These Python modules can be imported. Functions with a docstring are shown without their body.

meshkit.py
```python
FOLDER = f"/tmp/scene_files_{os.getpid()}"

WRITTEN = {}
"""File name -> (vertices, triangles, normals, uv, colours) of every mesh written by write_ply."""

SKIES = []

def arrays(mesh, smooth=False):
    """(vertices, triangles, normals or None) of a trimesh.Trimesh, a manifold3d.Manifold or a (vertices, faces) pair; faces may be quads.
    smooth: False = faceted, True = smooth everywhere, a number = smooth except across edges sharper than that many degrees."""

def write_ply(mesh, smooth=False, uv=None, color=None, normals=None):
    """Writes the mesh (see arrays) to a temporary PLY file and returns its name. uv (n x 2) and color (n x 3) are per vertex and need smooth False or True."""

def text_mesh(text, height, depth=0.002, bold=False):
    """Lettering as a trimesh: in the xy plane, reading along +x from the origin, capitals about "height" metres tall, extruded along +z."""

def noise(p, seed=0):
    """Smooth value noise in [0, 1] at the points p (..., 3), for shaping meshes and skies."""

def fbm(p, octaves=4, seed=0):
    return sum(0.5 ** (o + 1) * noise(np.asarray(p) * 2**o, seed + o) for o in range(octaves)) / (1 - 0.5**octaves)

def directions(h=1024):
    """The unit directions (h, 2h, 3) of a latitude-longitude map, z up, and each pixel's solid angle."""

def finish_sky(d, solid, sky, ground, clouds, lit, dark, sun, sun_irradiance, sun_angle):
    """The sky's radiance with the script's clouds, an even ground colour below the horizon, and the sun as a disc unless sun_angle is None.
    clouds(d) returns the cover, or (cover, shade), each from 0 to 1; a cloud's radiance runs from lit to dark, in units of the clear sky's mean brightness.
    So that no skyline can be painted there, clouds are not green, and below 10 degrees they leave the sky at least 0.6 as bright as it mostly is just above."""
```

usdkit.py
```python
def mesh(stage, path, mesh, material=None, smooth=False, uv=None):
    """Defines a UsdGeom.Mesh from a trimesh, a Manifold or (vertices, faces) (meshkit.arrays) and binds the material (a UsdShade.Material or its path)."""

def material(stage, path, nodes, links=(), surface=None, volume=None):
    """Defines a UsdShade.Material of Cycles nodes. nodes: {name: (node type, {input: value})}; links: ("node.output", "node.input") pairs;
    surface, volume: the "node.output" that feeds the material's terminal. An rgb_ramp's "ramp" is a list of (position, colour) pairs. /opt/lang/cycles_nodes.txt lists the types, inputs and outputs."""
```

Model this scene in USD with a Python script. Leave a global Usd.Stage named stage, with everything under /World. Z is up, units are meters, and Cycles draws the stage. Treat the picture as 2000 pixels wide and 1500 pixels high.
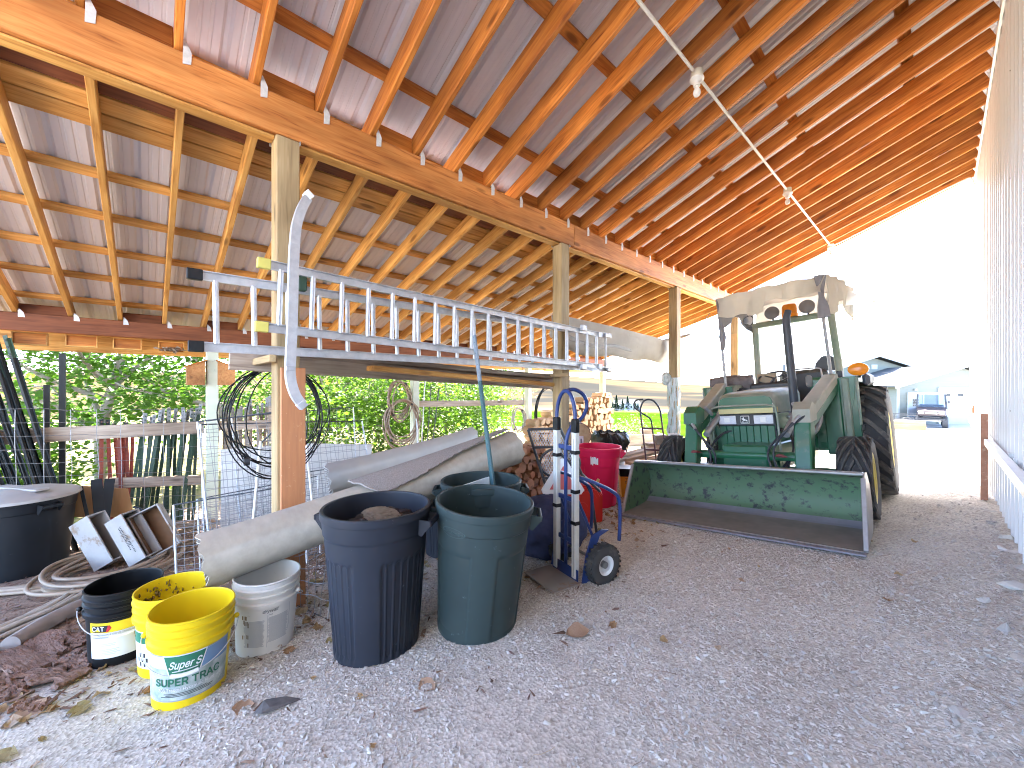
import math, random, os
import numpy as np, trimesh
import usdkit, meshkit
from pxr import Usd, UsdGeom, UsdLux, UsdShade, Gf, Sdf, Vt

random.seed(7); rng = np.random.default_rng(7)
stage = Usd.Stage.CreateInMemory()
UsdGeom.SetStageUpAxis(stage, UsdGeom.Tokens.z); UsdGeom.SetStageMetersPerUnit(stage, 1.0)
world = UsdGeom.Xform.Define(stage, '/World'); stage.SetDefaultPrim(world.GetPrim())

# ---------------------------------------------------------------- camera
CAM_YAW = 47.35                      # degrees to the left of the shed's long axis (+Y)
cam = UsdGeom.Camera.Define(stage, '/World/camera')
cam.AddTranslateOp().Set(Gf.Vec3d(0, 0, 1.55))
cam.AddRotateXYZOp().Set(Gf.Vec3f(90, 0, CAM_YAW))
cam.CreateHorizontalApertureAttr(36.0); cam.CreateVerticalApertureAttr(27.0)
cam.CreateFocalLengthAttr(13.896)
cam.CreateVerticalApertureOffsetAttr(0.108)
cam.CreateClippingRangeAttr(Gf.Vec2f(0.05, 20000))
cam.CreateExposureAttr(4.3)

# ---------------------------------------------------------------- sun and sky
SUN = np.array([-0.42, 0.62, 0.86]); SUN = SUN / np.linalg.norm(SUN)
sun = UsdLux.DistantLight.Define(stage, '/World/sun')
sun.CreateIntensityAttr(0.75); sun.CreateAngleAttr(0.53); sun.CreateNormalizeAttr(True); sun.CreateColorAttr(Gf.Vec3f(1.0, 0.96, 0.90))
zx = SUN; xx = np.cross([0, 0, 1.0], zx); xx /= np.linalg.norm(xx); yx = np.cross(zx, xx)
sun.AddTransformOp().Set(Gf.Matrix4d(*xx, 0, *yx, 0, *zx, 0, 0, 0, 0, 1))
sky = UsdLux.DomeLight.Define(stage, '/World/sky'); sky.AddRotateXYZOp().Set(Gf.Vec3f(0, 0, 0))
sky.GetPrim().SetCustomDataByKey('kind', 'structure')
sky_mat = usdkit.material(stage, '/World/Looks/sky_air', {
    "s": ("sky_texture", {"sky_type": "single_scattering", "sun_disc": False, "sun_elevation": float(math.asin(SUN[2])), "sun_rotation": float(math.atan2(SUN[0], SUN[1])), "altitude": 1400.0, "air_density": 0.7, "aerosol_density": 4.0, "ozone_density": 1.6}),
    "b": ("background_shader", {"strength": 0.12})}, [("s.color", "b.color")], surface="b.background")
UsdShade.MaterialBindingAPI.Apply(sky.GetPrim()).Bind(sky_mat)

# ---------------------------------------------------------------- scene helpers
counts = {}
def fresh(parent, name):
    k = parent + '/' + name; n = counts.get(k, 0); counts[k] = n + 1
    return k if n == 0 else '%s_%03d' % (k, n)
def tag(prim, label=None, cat=None, group=None, kind=None):
    p = prim.GetPrim() if hasattr(prim, 'GetPrim') else prim
    for k, v in (('label', label), ('category', cat), ('group', group), ('kind', kind)):
        if v: p.SetCustomDataByKey(k, v)
    return p
def mtx(R=None, t=(0, 0, 0)):
    m = np.eye(4)
    if R is not None: m[:3, :3] = R
    m[:3, 3] = t; return m
def rot(axis, deg):
    return trimesh.transformations.rotation_matrix(math.radians(deg), {'x': [1, 0, 0], 'y': [0, 1, 0], 'z': [0, 0, 1]}.get(axis, axis))[:3, :3]
def setm(x, m):
    x.AddTransformOp().Set(Gf.Matrix4d(*[float(v) for v in np.asarray(m).T.ravel()]))
class T:                                                       # a thing: an Xform with parts under it
    def __init__(self, name, label, cat, loc=(0, 0, 0), R=None, group=None, parent='/World'):
        self.path = fresh(parent, name); self.m = mtx(R, loc); self.inv = np.linalg.inv(self.m)
        x = UsdGeom.Xform.Define(stage, self.path); setm(x, self.m); self.prim = tag(x, label, cat, group)
def W(thing, mesh):                                            # world geometry into a thing's own frame
    mesh = mesh.copy(); mesh.apply_transform(thing.inv); return mesh
def part(name, mesh, material, parent, smooth=30, m=None, label=None, kind=None):
    base = parent if isinstance(parent, str) else parent.path if isinstance(parent, T) else str(parent.GetPath())
    path = fresh(base, name)
    p = usdkit.mesh(stage, path, mesh, material, smooth=smooth)
    if m is not None: setm(p, m)
    tag(p, label, kind=kind); return p.GetPrim()
def single(name, mesh, material, label, cat, group=None, kind=None, smooth=30, loc=None, R=None, m=None):
    if loc is not None: m = mtx(R, loc)
    path = fresh('/World', name); p = usdkit.mesh(stage, path, mesh, material, smooth=smooth)
    if m is not None: setm(p, m)
    tag(p, label, cat, group, kind); return p.GetPrim()
def structure(name, mesh, material, smooth=30):
    path = fresh('/World', name); p = usdkit.mesh(stage, path, mesh, material, smooth=smooth); tag(p, kind='structure'); return p.GetPrim()
def copy_of(src, m, label=None, group=None):                   # another individual of a kind: a reference to the first
    was = src.prim.GetCustomData(); name = src.path.split('/')[-1]
    while name[-4:-3] == '_' and name[-3:].isdigit(): name = name[:-4]
    path = fresh('/World', name); x = UsdGeom.Xform.Define(stage, path)
    x.GetPrim().GetReferences().AddInternalReference(src.path); x.GetPrim().SetInstanceable(True)
    x.ClearXformOpOrder(); x.GetPrim().RemoveProperty('xformOp:transform'); setm(x, m)
    tag(x, label or was.get('label'), was['category'], group or was.get('group')); return x.GetPrim()

# ---------------------------------------------------------------- mesh helpers
cat = trimesh.util.concatenate
def box(lo, hi):
    lo, hi = np.array(lo, float), np.array(hi, float); b = trimesh.creation.box(hi - lo); b.apply_translation((lo + hi) / 2); return b
def bev(lo, hi, r=0.004):                                       # box with chamfered edges
    lo, hi = np.array(lo, float), np.array(hi, float); r = min(r, *(hi - lo) * 0.45); h = (hi - lo) / 2; P = []
    for sx in (-1, 1):
        for sy in (-1, 1):
            for sz in (-1, 1):
                for k in range(3):
                    q = h - r; q[k] = h[k]; P.append(np.array([sx, sy, sz]) * q)
    c = trimesh.convex.convex_hull(np.array(P)); c.apply_translation((lo + hi) / 2); return c
def frame_to(p0, p1, up=(0, 0, 1)):
    p0, p1 = np.array(p0, float), np.array(p1, float); x = p1 - p0; L = np.linalg.norm(x); x /= L
    u = np.array(up, float)
    if abs(x @ u) > 0.98: u = np.array([0, 1.0, 0])
    y = np.cross(u, x); y /= np.linalg.norm(y); z = np.cross(x, y)
    return mtx(np.stack([x, y, z], 1), p0), L
def stick(p0, p1, w, h, r=0.004, up=(0, 0, 1)):                 # plank from p0 to p1: (mesh in its own frame with the grain along x, matrix)
    m, L = frame_to(p0, p1, up); return bev((0, -w / 2, -h / 2), (L, w / 2, h / 2), r), m
def stickw(*a, **k):
    b, m = stick(*a, **k); b.apply_transform(m); return b
def tube(pts, r, n=10, closed=False, caps=True):
    P = np.array(pts, float); N = len(P); rr = np.full(N, r) if np.ndim(r) == 0 else np.array(r, float)
    t = np.roll(P, -1, 0) - np.roll(P, 1, 0)
    if not closed: t[0] = P[1] - P[0]; t[-1] = P[-1] - P[-2]
    t /= np.linalg.norm(t, axis=1, keepdims=True) + 1e-12
    u = np.cross(t[0], [0, 0, 1.0]) if abs(t[0, 2]) < 0.9 else np.cross(t[0], [1.0, 0, 0]); u /= np.linalg.norm(u)
    a = np.linspace(0, 2 * np.pi, n, endpoint=False); V = []
    for i in range(N):
        u = u - t[i] * (u @ t[i]); u /= np.linalg.norm(u); w = np.cross(t[i], u)
        V.append(P[i] + rr[i] * (np.cos(a)[:, None] * u + np.sin(a)[:, None] * w))
    V = np.vstack(V); F = []
    for i in range(N if closed else N - 1):
        j = (i + 1) % N
        for k in range(n):
            l = (k + 1) % n; F += [[i * n + k, i * n + l, j * n + l], [i * n + k, j * n + l, j * n + k]]
    if not closed and caps:
        V = np.vstack([V, P[0], P[-1]]); c0, c1 = len(V) - 2, len(V) - 1
        for k in range(n):
            l = (k + 1) % n; F += [[c0, l, k], [c1, (N - 1) * n + k, (N - 1) * n + l]]
    m = trimesh.Trimesh(V, F, process=False); return m
def spline(pts, n=8, closed=False):
    P = np.array(pts, float); N = len(P); out = []
    rngi = range(N) if closed else range(N - 1)
    for i in rngi:
        g = (lambda k: P[k % N]) if closed else (lambda k: P[min(max(k, 0), N - 1)])
        a, b, c, d = g(i - 1), g(i), g(i + 1), g(i + 2)
        for t in np.linspace(0, 1, n, endpoint=False):
            out.append(0.5 * (2 * b + (c - a) * t + (2 * a - 5 * b + 4 * c - d) * t * t + (3 * b - a - 3 * c + d) * t ** 3))
    if not closed: out.append(P[-1])
    return np.array(out)
def lathe(profile, n=40, warp=None):                            # profile [(r, z)...] turned about z
    pr = np.array(profile, float); a = np.linspace(0, 2 * np.pi, n, endpoint=False); k = len(pr)
    V = np.stack([np.outer(np.cos(a), pr[:, 0]), np.outer(np.sin(a), pr[:, 0]), np.tile(pr[:, 1], (n, 1))], -1).reshape(-1, 3)
    if warp is not None: V = warp(V)
    F = []
    for i in range(n):
        j = (i + 1) % n
        for q in range(k - 1):
            F += [[i * k + q, j * k + q, j * k + q + 1], [i * k + q, j * k + q + 1, i * k + q + 1]]
    m = trimesh.Trimesh(V, F, process=True); m.update_faces(m.nondegenerate_faces()); return m
def grid(P):                                                    # (n, m, 3) points as a sheet
    P = np.array(P, float); n, m = P.shape[:2]; i = np.arange((n - 1) * (m - 1)); r, c = i // (m - 1), i % (m - 1); a = r * m + c
    F = np.vstack([np.stack([a, a + m, a + m + 1], 1), np.stack([a, a + m + 1, a + 1], 1)])
    return trimesh.Trimesh(P.reshape(-1, 3), F, process=False)
def solid(P, th, flip=False):                                   # a sheet with thickness
    P = np.array(P, float); top = grid(P); n = top.vertex_normals * (-1 if flip else 1)
    Q = P - n.reshape(P.shape) * th; b = grid(Q); b.invert(); e = []
    for a, c in ((P[0], Q[0]), (P[-1], Q[-1]), (P[:, 0], Q[:, 0]), (P[:, -1], Q[:, -1])): e.append(grid(np.stack([a, c])))
    return cat([top, b] + e)
def extr(poly, d, m=None):                                      # shapely polygon or points, extruded along +z
    from shapely.geometry import Polygon
    p = poly if hasattr(poly, 'exterior') else Polygon(poly)
    e = trimesh.creation.extrude_polygon(p, d, engine='earcut')
    if m is not None: e.apply_transform(m)
    return e
YZX = mtx(np.array([[0, 0, 1.0], [1, 0, 0], [0, 1, 0]]))        # polygon in (y, z), extruded along +x
XZY = mtx(np.array([[1.0, 0, 0], [0, 0, 1], [0, 1, 0]]))        # polygon in (x, z), extruded along +y
def at(mesh, t=(0, 0, 0), R=None, s=None):
    mesh = mesh.copy()
    if s is not None: mesh.apply_scale(s)
    mesh.apply_transform(mtx(R, t)); return mesh
def cyl(p0, p1, r, n=16): return tube([p0, p1], r, n)
def wrap(mesh, radius, ang0, z0, out=0.0008):                   # flat lettering in xy bent round a bucket of radius(z), the middle at angle ang0
    mesh = mesh.subdivide_to_size(0.012) if mesh.extents[0] > 0.012 else mesh.copy(); v = mesh.vertices.copy(); z = z0 + v[:, 1]
    r = np.array([radius(q) for q in z]) + out + v[:, 2]; a = ang0 + v[:, 0] / r
    mesh.vertices = np.stack([r * np.cos(a), r * np.sin(a), z], 1); return mesh
def text(s, h, depth=0.001, bold=False, center=True):
    t = meshkit.text_mesh(s, h, depth, bold)
    if center: t.apply_translation([-t.bounds[:, 0].mean(), 0, 0])
    return t
def patch(radius, a0, a1, z0, z1, out=0.0005, n=24, k=6):       # printed label sheet round a bucket
    A = np.linspace(a0, a1, n); Z = np.linspace(z0, z1, k)
    return grid([[((radius(z) + out) * math.cos(a), (radius(z) + out) * math.sin(a), z) for z in Z] for a in A])
def gz(x, y):                                                   # the gravel yard: falls to the left, banked against the barn, drops away beyond the shed
    x = np.asarray(x, float); y = np.asarray(y, float); S = lambda a, b, v: (lambda t: t * t * (3 - 2 * t))(np.clip((v - a) / (b - a), 0, 1))
    z = .10 + .082 * (np.clip(x, -7.5, .6) + 1.48) + .10 * S(-.35, .35, x); far = S(10.5, 26, y)
    return z * (1 - far) - .87 * far

# ---------------------------------------------------------------- materials
def mat(name, c1, c2=None, scale=6.0, rough=0.55, metal=0.0, stretch=(1, 1, 1), bump=0.0, bscale=60.0, bdist=0.002, lo=0.3, hi=0.7, detail=6.0, spots=None, vary=0.0, spec=0.5, transl=0.0, coat=0.0, rough2=None):
    c2 = c2 if c2 is not None else tuple(min(1, x * 0.8) for x in c1)
    n = {"t": ("texture_coordinate", {}), "oi": ("object_info", {}), "om": ("math", {"math_type": "multiply", "value2": 37.0}),
         "ad": ("mix", {"mix_type": "add", "fac": 1.0}), "mp": ("mapping", {"scale": stretch}),
         "n": ("noise_texture", {"scale": scale, "detail": detail, "roughness": 0.62}), "r": ("rgb_ramp", {"ramp": [(lo, c1), (hi, c2)]}),
         "p": ("principled_bsdf", {"roughness": rough, "metallic": metal, "specular_ior_level": spec, "coat_weight": coat})}
    l = [("oi.random", "om.value1"), ("t.object", "ad.color1"), ("om.value", "ad.color2"), ("ad.color", "mp.vector"), ("mp.vector", "n.vector"), ("n.fac", "r.fac")]
    col = "r.color"
    if spots:                                                   # (colour, noise scale, threshold, softness)
        sc, ss, th, sf = spots
        n["sn"] = ("noise_texture", {"scale": ss, "detail": 8.0, "roughness": 0.7}); n["sr"] = ("rgb_ramp", {"ramp": [(th, (0, 0, 0)), (th + sf, (1, 1, 1))]})
        n["sm"] = ("mix", {"color2": sc}); l += [("ad.color", "sn.vector"), ("sn.fac", "sr.fac"), ("sr.color", "sm.fac"), (col, "sm.color1")]; col = "sm.color"
    if vary:
        n["vm"] = ("map_range", {"from_min": 0.0, "from_max": 1.0, "to_min": 1 - vary, "to_max": 1 + vary}); n["hv"] = ("hsv", {})
        l += [("oi.random", "vm.value"), ("vm.result", "hv.value"), (col, "hv.color")]; col = "hv.color"
    l.append((col, "p.base_color"))
    if rough2 is not None:
        n["rr"] = ("map_range", {"from_min": 0.3, "from_max": 0.7, "to_min": rough, "to_max": rough2}); l += [("n.fac", "rr.value"), ("rr.result", "p.roughness")]
    if bump:
        n["bn"] = ("noise_texture", {"scale": bscale, "detail": 4.0}); n["b"] = ("bump", {"strength": bump, "distance": bdist})
        l += [("mp.vector", "bn.vector"), ("bn.fac", "b.height"), ("b.normal", "p.normal")]
    out = "p.BSDF"
    if transl:
        n["tl"] = ("translucent_bsdf", {}); n["mx"] = ("mix_closure", {"fac": transl}); l += [(col, "tl.color"), ("p.BSDF", "mx.closure1"), ("tl.BSDF", "mx.closure2")]; out = "mx.closure"
    return usdkit.material(stage, '/World/Looks/' + name, n, l, surface=out)
def wood(name, a, b, dark, rough=0.6, vary=0.25, grain=1.0, knots=True):   # grain along the board's own x
    n = {"t": ("texture_coordinate", {}), "oi": ("object_info", {}), "om": ("math", {"math_type": "multiply", "value2": 91.0}),
         "ad": ("mix", {"mix_type": "add", "fac": 1.0}), "mp": ("mapping", {"scale": (1.1, 16.0 * grain, 16.0 * grain)}),
         "n": ("noise_texture", {"scale": 2.2, "detail": 7.0, "roughness": 0.6, "distortion": 0.7}), "r": ("rgb_ramp", {"ramp": [(0.28, dark), (0.42, b), (0.62, a), (0.8, b)]}),
         "m2": ("mapping", {"scale": (0.7, 2.5, 2.5)}), "n2": ("noise_texture", {"scale": 1.6, "detail": 3.0}), "r2": ("rgb_ramp", {"ramp": [(0.3, (0.55, 0.5, 0.46)), (0.68, (1.15, 1.15, 1.15))]}),
         "mu": ("mix", {"mix_type": "multiply", "fac": 1.0}),
         "v": ("voronoi_texture", {"scale": 1.0}), "m3": ("mapping", {"scale": (1.6, 5.0, 5.0)}), "kr": ("rgb_ramp", {"ramp": [(0.0, (1, 1, 1)), (0.09, (0.9, 0.9, 0.9)), (0.16, (0, 0, 0))]}),
         "kk": ("mix", {"color2": tuple(x * 0.45 for x in dark)}), "kf": ("math", {"math_type": "multiply", "value2": 0.8 if knots else 0.0}),
         "vm": ("map_range", {"from_min": 0.0, "from_max": 1.0, "to_min": 1 - vary, "to_max": 1 + vary}), "hv": ("hsv", {}),
         "b": ("bump", {"strength": 0.25, "distance": 0.002}), "p": ("principled_bsdf", {"roughness": rough, "specular_ior_level": 0.3})}
    l = [("oi.random", "om.value1"), ("t.object", "ad.color1"), ("om.value", "ad.color2"), ("ad.color", "mp.vector"), ("mp.vector", "n.vector"), ("n.fac", "r.fac"),
         ("ad.color", "m2.vector"), ("m2.vector", "n2.vector"), ("n2.fac", "r2.fac"), ("r.color", "mu.color1"), ("r2.color", "mu.color2"),
         ("ad.color", "m3.vector"), ("m3.vector", "v.vector"), ("v.distance", "kr.fac"), ("kr.color", "kf.value1"), ("kf.value", "kk.fac"), ("mu.color", "kk.color1"),
         ("oi.random", "vm.value"), ("vm.result", "hv.value"), ("kk.color", "hv.color"), ("hv.color", "p.base_color"), ("n.fac", "b.height"), ("b.normal", "p.normal")]
    return usdkit.material(stage, '/World/Looks/' + name, n, l, surface="p.BSDF")

# ---------------------------------------------------------------- looks
M_raft = wood('stained_fir', (.64, .245, .048), (.48, .155, .026), (.23, .058, .010), 0.55, 0.30, 1.0)
M_beam = wood('beam_fir', (.66, .28, .08), (.55, .20, .05), (.27, .08, .02), 0.5, 0.1, 1.0)
M_low = wood('pale_fir', (.72, .40, .12), (.60, .29, .07), (.36, .14, .03), 0.55, 0.25, 1.0)
M_dark = wood('dark_board', (.22, .075, .03), (.16, .05, .02), (.09, .03, .012), 0.6, 0.15)
M_post = wood('treated_post', (.44, .32, .17), (.36, .26, .13), (.24, .17, .09), 0.7, 0.1, 1.4)
M_paintpost = mat('painted_post', (.50, .54, .40), (.58, .58, .46), 3, 0.6, stretch=(2, 2, .6), bump=0.15, spots=((.33, .33, .26), 9, .62, .12))
M_grey = wood('weathered_board', (.42, .34, .26), (.32, .25, .19), (.17, .12, .09), 0.75, 0.25)
M_roof = mat('roof_steel', (.68, .64, .63), (.61, .575, .57), 2.0, 0.42, stretch=(.5, 3, 3), vary=0.05, rough2=0.55)
M_wall = mat('wall_steel', (.86, .85, .83), (.79, .78, .77), 1.5, 0.32, metal=0.15, stretch=(2, 2, .4), vary=0.04, spots=((.50, .45, .38), 2.5, .66, .2), rough2=0.45)
M_trim = mat('white_trim', (.80, .79, .76), (.70, .69, .66), 5, 0.4)
M_galv = mat('galvanised', (.66, .67, .68), (.50, .51, .53), 14, 0.38, metal=0.75, rough2=0.55)
M_brk = mat('bracket_zinc', (.70, .69, .66), (.55, .54, .52), 40, .45, metal=.2); M_bolt = mat('zinc_dark', (.30, .29, .27), (.2, .19, .18), 30, 0.5, metal=0.6)
M_white = mat('white_plastic', (.80, .79, .74), (.72, .70, .65), 9, 0.4)
M_rust = mat('rusty_steel', (.30, .12, .06), (.19, .075, .04), 16, 0.8, spots=((.45, .22, .12), 20, .58, .1))

# ---------------------------------------------------------------- the shed
XB, XW = -3.29, 0.394                                            # main beam line, barn wall
Y0, Y1 = -1.42, 10.42                                            # the shed's two open ends
SU, SL = 0.387, 0.28                                             # the two roof pitches
ZU = lambda x: 3.645 + SU * (x - XB)                             # underside of the upper rafters
ZL = lambda x: 3.40 + SL * (x + 3.36)                            # underside of the lower rafters
shed = T('open_pole_shed', 'timber pole shed with stained rafters under a ribbed metal lean-to roof', 'shed', (XB, 4.2, 0))
def spart(name, mesh, material, m=None, **k):
    if m is not None: m = shed.inv @ m
    else: mesh = W(shed, mesh)
    return part(name, mesh, material, shed, m=m, **k)
def splank(name, p0, p1, w, h, material, **k):
    b, m = stick(p0, p1, w, h, **k); return spart(name, b, material, m)
POSTY = [0.75, 3.88, 7.06, 10.2]
for y in POSTY:
    zb_ = float(gz(XB, y)) - .15
    p = splank('post', (XB, y, zb_), (XB, y, 3.362), .155, .155, M_post, r=.008, up=(0, 1, 0))
    plate = extr([(-.09, 0), (.09, 0), (.09, .02), (0, .11), (-.09, .02)], .004)
    part('post_bracket', at(plate, (3.365 - zb_ - .03, 0, .080), np.array([[0, 1., 0], [1, 0, 0], [0, 0, -1]])), M_galv, p)
    part('post_bracket', at(plate, (3.365 - zb_ - .03, -.0845, 0), np.array([[0, 1., 0], [0, 0, 1.], [1, 0, 0]])), M_galv, p)
for y in (0.67, 3.85, 7.0, 10.2):
    splank('eave_post', (-7.0, y, float(gz(-7, y)) - .15), (-7.0, y, 2.176), .135, .135, M_paintpost, r=.006, up=(0, 1, 0))
splank('post_board', (XB + .1, .775, float(gz(XB, .775)) - .05), (XB + .1, .775, 1.69), .16, .04, mat('orange_board', (.52, .22, .09), (.42, .17, .07), 5, .7, stretch=(.6, 8, 8), spots=((.6, .35, .18), 30, .6, .1)), up=(1, 0, 0))
# main beam: two plies over the post line, jointed at the posts, with the lower ledge
ys = [Y0, 4.05, Y1 - .02]
for a, b in zip(ys[:-1], ys[1:]):
    splank('beam', (XB + .045, a + .002, 3.505), (XB + .045, b - .002, 3.505), .072, .28, M_beam, r=.006)
    splank('beam', (XB - .045, a + .002, 3.495), (XB - .045, b - .002, 3.495), .1, .26, M_beam, r=.006)
splank('ledge_board', (XB - .005, Y0, 3.351), (XB - .005, .67, 3.351), .10, .018, M_low, r=.003)
for a, b in zip(POSTY[:-1], POSTY[1:]):
    splank('ledge_board', (XB - .005, a + .085, 3.351), (XB - .005, b - .085, 3.351), .10, .018, M_low, r=.003)
# eave beam and its fascia
for a, b in ((Y0, 3.85), (3.85, 7.0), (7.0, Y1 - .02)):
    splank('eave_beam', (-6.955, a + .002, 2.280), (-6.955, b - .002, 2.280), .045, .20, M_dark, r=.005)
    splank('eave_beam', (-7.03, a + .002, 2.275), (-7.03, b - .002, 2.275), .06, .19, M_raft, r=.005)
splank('fascia', (-7.55, Y0, 2.12), (-7.55, Y1, 2.12), .04, .235, M_low, r=.004)
# rafters with their brackets
K = range(-8, 22); YR = [1.39 + .4165 * k for k in K]
hang = cat([extr([(0, 0), (.045, 0), (.05, .055), (.012, .10), (0, .10)], .003), at(extr([(0, 0), (.03, 0), (.03, .07), (0, .09)], .003), (0, 0, 0), rot('y', -90))])
x0r, x1r = XB - .30, XW - .02
for y in YR:
    y = min(y, Y1 - .03); zr = .185
    r_ = splank('rafter', (x0r, y, ZU(x0r) + zr / 2 * 1.07), (x1r, y, ZU(x1r) + zr / 2 * 1.07), .042, zr, M_raft, r=.004)
    hb = extr([(y + .019, ZU(XB) - .075), (y + .060, ZU(XB) - .062), (y + .064, ZU(XB) + .01), (y + .034, ZU(XB) + .075), (y + .022, ZU(XB) + .08)], .004, mtx(np.array([[0, 0, 1.], [1, 0, 0], [0, 1, 0]]), (XB + .0815, 0, 0)))
    part('rafter_bracket', W(shed, hb), M_brk, shed)
x0l, x1l = -3.365, -7.525
for y in YR:
    y = min(y, Y1 - .03); zr = .145
    splank('lower_rafter', (x0l, y + .02, ZL(x0l) + zr / 2), (x1l, y + .02, ZL(x1l) + zr / 2), .042, zr, M_low, r=.004)
    part('joist_hanger', W(shed, cat([box((-3.42, y - .004, ZL(-3.4) - .006), (-3.345, y + .044, ZL(-3.4) - .001)), box((-3.42, y - .006, ZL(-3.4) - .004), (-3.346, y - .002, ZL(-3.4) + .09)), box((-3.42, y + .042, ZL(-3.4) - .004), (-3.346, y + .046, ZL(-3.4) + .09))])), M_galv, shed)
    part('rafter_bracket', W(shed, at(extr([(0, 0), (.05, 0), (.04, .05), (.01, .09), (0, .09)], .003), (-6.93, y + .05, ZL(-6.93) - .07), np.array([[0, 0, 1.], [1, 0, 0], [0, 1, 0]]))), M_galv, shed)
# purlins and blocking
for x in (-3.5, -2.95, -2.0, -1.18, -.25):
    z = ZU(x) + .185 * 1.07 + .026; up = (-SU, 0, 1)
    for a, b in ((Y0, 3.1), (3.1, 7.27), (7.27, Y1)):
        splank('purlin', (x, a, z), (x, b - .003, z), .095, .04, M_low if x < -3.4 else M_raft, up=up)
for i in range(len(YR) - 1):
    a, b = YR[i] + .023, min(YR[i + 1], Y1 - .03) - .023
    if i % 2 == 0 or i > 12: splank('blocking', (XB - .02, a, ZU(XB) + .10), (XB - .02, b, ZU(XB) + .10), .04, .17, M_raft)
    if i % 2 == 0: splank('blocking', (-7.02, a + .02, ZL(-7.02) + .062), (-7.02, b + .02, ZL(-7.02) + .062), .04, .11, M_dark)
zt = lambda x: ZL(x) + .145 * 1.04
splank('purlin', (-3.55, Y0, zt(-3.55) + .012), (-3.55, Y1, zt(-3.55) + .012), .33, .02, M_dark, up=(-SL, 0, 1))
for x in (-3.80, -3.955):
    splank('purlin', (x, Y0, zt(x) + .022), (x, Y1, zt(x) + .022), .148, .038, M_low, up=(-SL, 0, 1))
for x in (-4.53, -5.10, -5.70, -6.28, -6.90):
    for a, b in ((Y0, 2.7), (2.7, 6.85), (6.85, Y1)):
        splank('purlin', (x, a, zt(x) + .022), (x, b - .003, zt(x) + .022), .09, .038, M_low, up=(-SL, 0, 1))
# ribbed roof sheets, the ribs running down the slope
def ribbed(width, length, pitch=.2286, hgt=.019, minor=.004, th=.0012):
    y, prof = 0.0, []
    while y < width - 1e-6:
        prof += [(y, 0), (y + .018, hgt), (y + .042, hgt), (y + .060, 0), (y + .100, 0), (y + .106, minor), (y + .122, minor), (y + .128, 0), (y + .160, 0), (y + .166, minor), (y + .182, minor), (y + .188, 0)]
        y += pitch
    prof.append((width, 0)); prof = [p for p in prof if p[0] <= width + 1e-6]
    P = np.array([[(x, a, b) for a, b in prof] for x in (0, length)]); t = grid(P); u = grid(P - [0, 0, th]); u.invert()
    return cat([t, u])
def roofing(xa, xb, zf, sl, name, wd=.9144):
    y = Y0 - .05; L = abs(xb - xa) * math.sqrt(1 + sl * sl)
    while y < Y1 + .05:
        w = min(wd, Y1 + .06 - y)
        if w < .1: break
        m, _ = frame_to((xa, y, zf(xa)), (xb, y, zf(xb)), (-sl if xb > xa else sl, 0, 1))
        m = frame_to((xa, y, zf(xa)), (xb, y, zf(xb)), (0, 0, 1))[0]
        spart(name, ribbed(w, L), M_roof, m, smooth=False); y += wd
roofing(XB - .42, XW - .004, lambda x: ZU(x) + .185 * 1.07 + .0485, SU, 'roof_sheet')
roofing(-7.66, -3.40, lambda x: zt(x) + .0435, SL, 'lower_roof_sheet')

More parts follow.
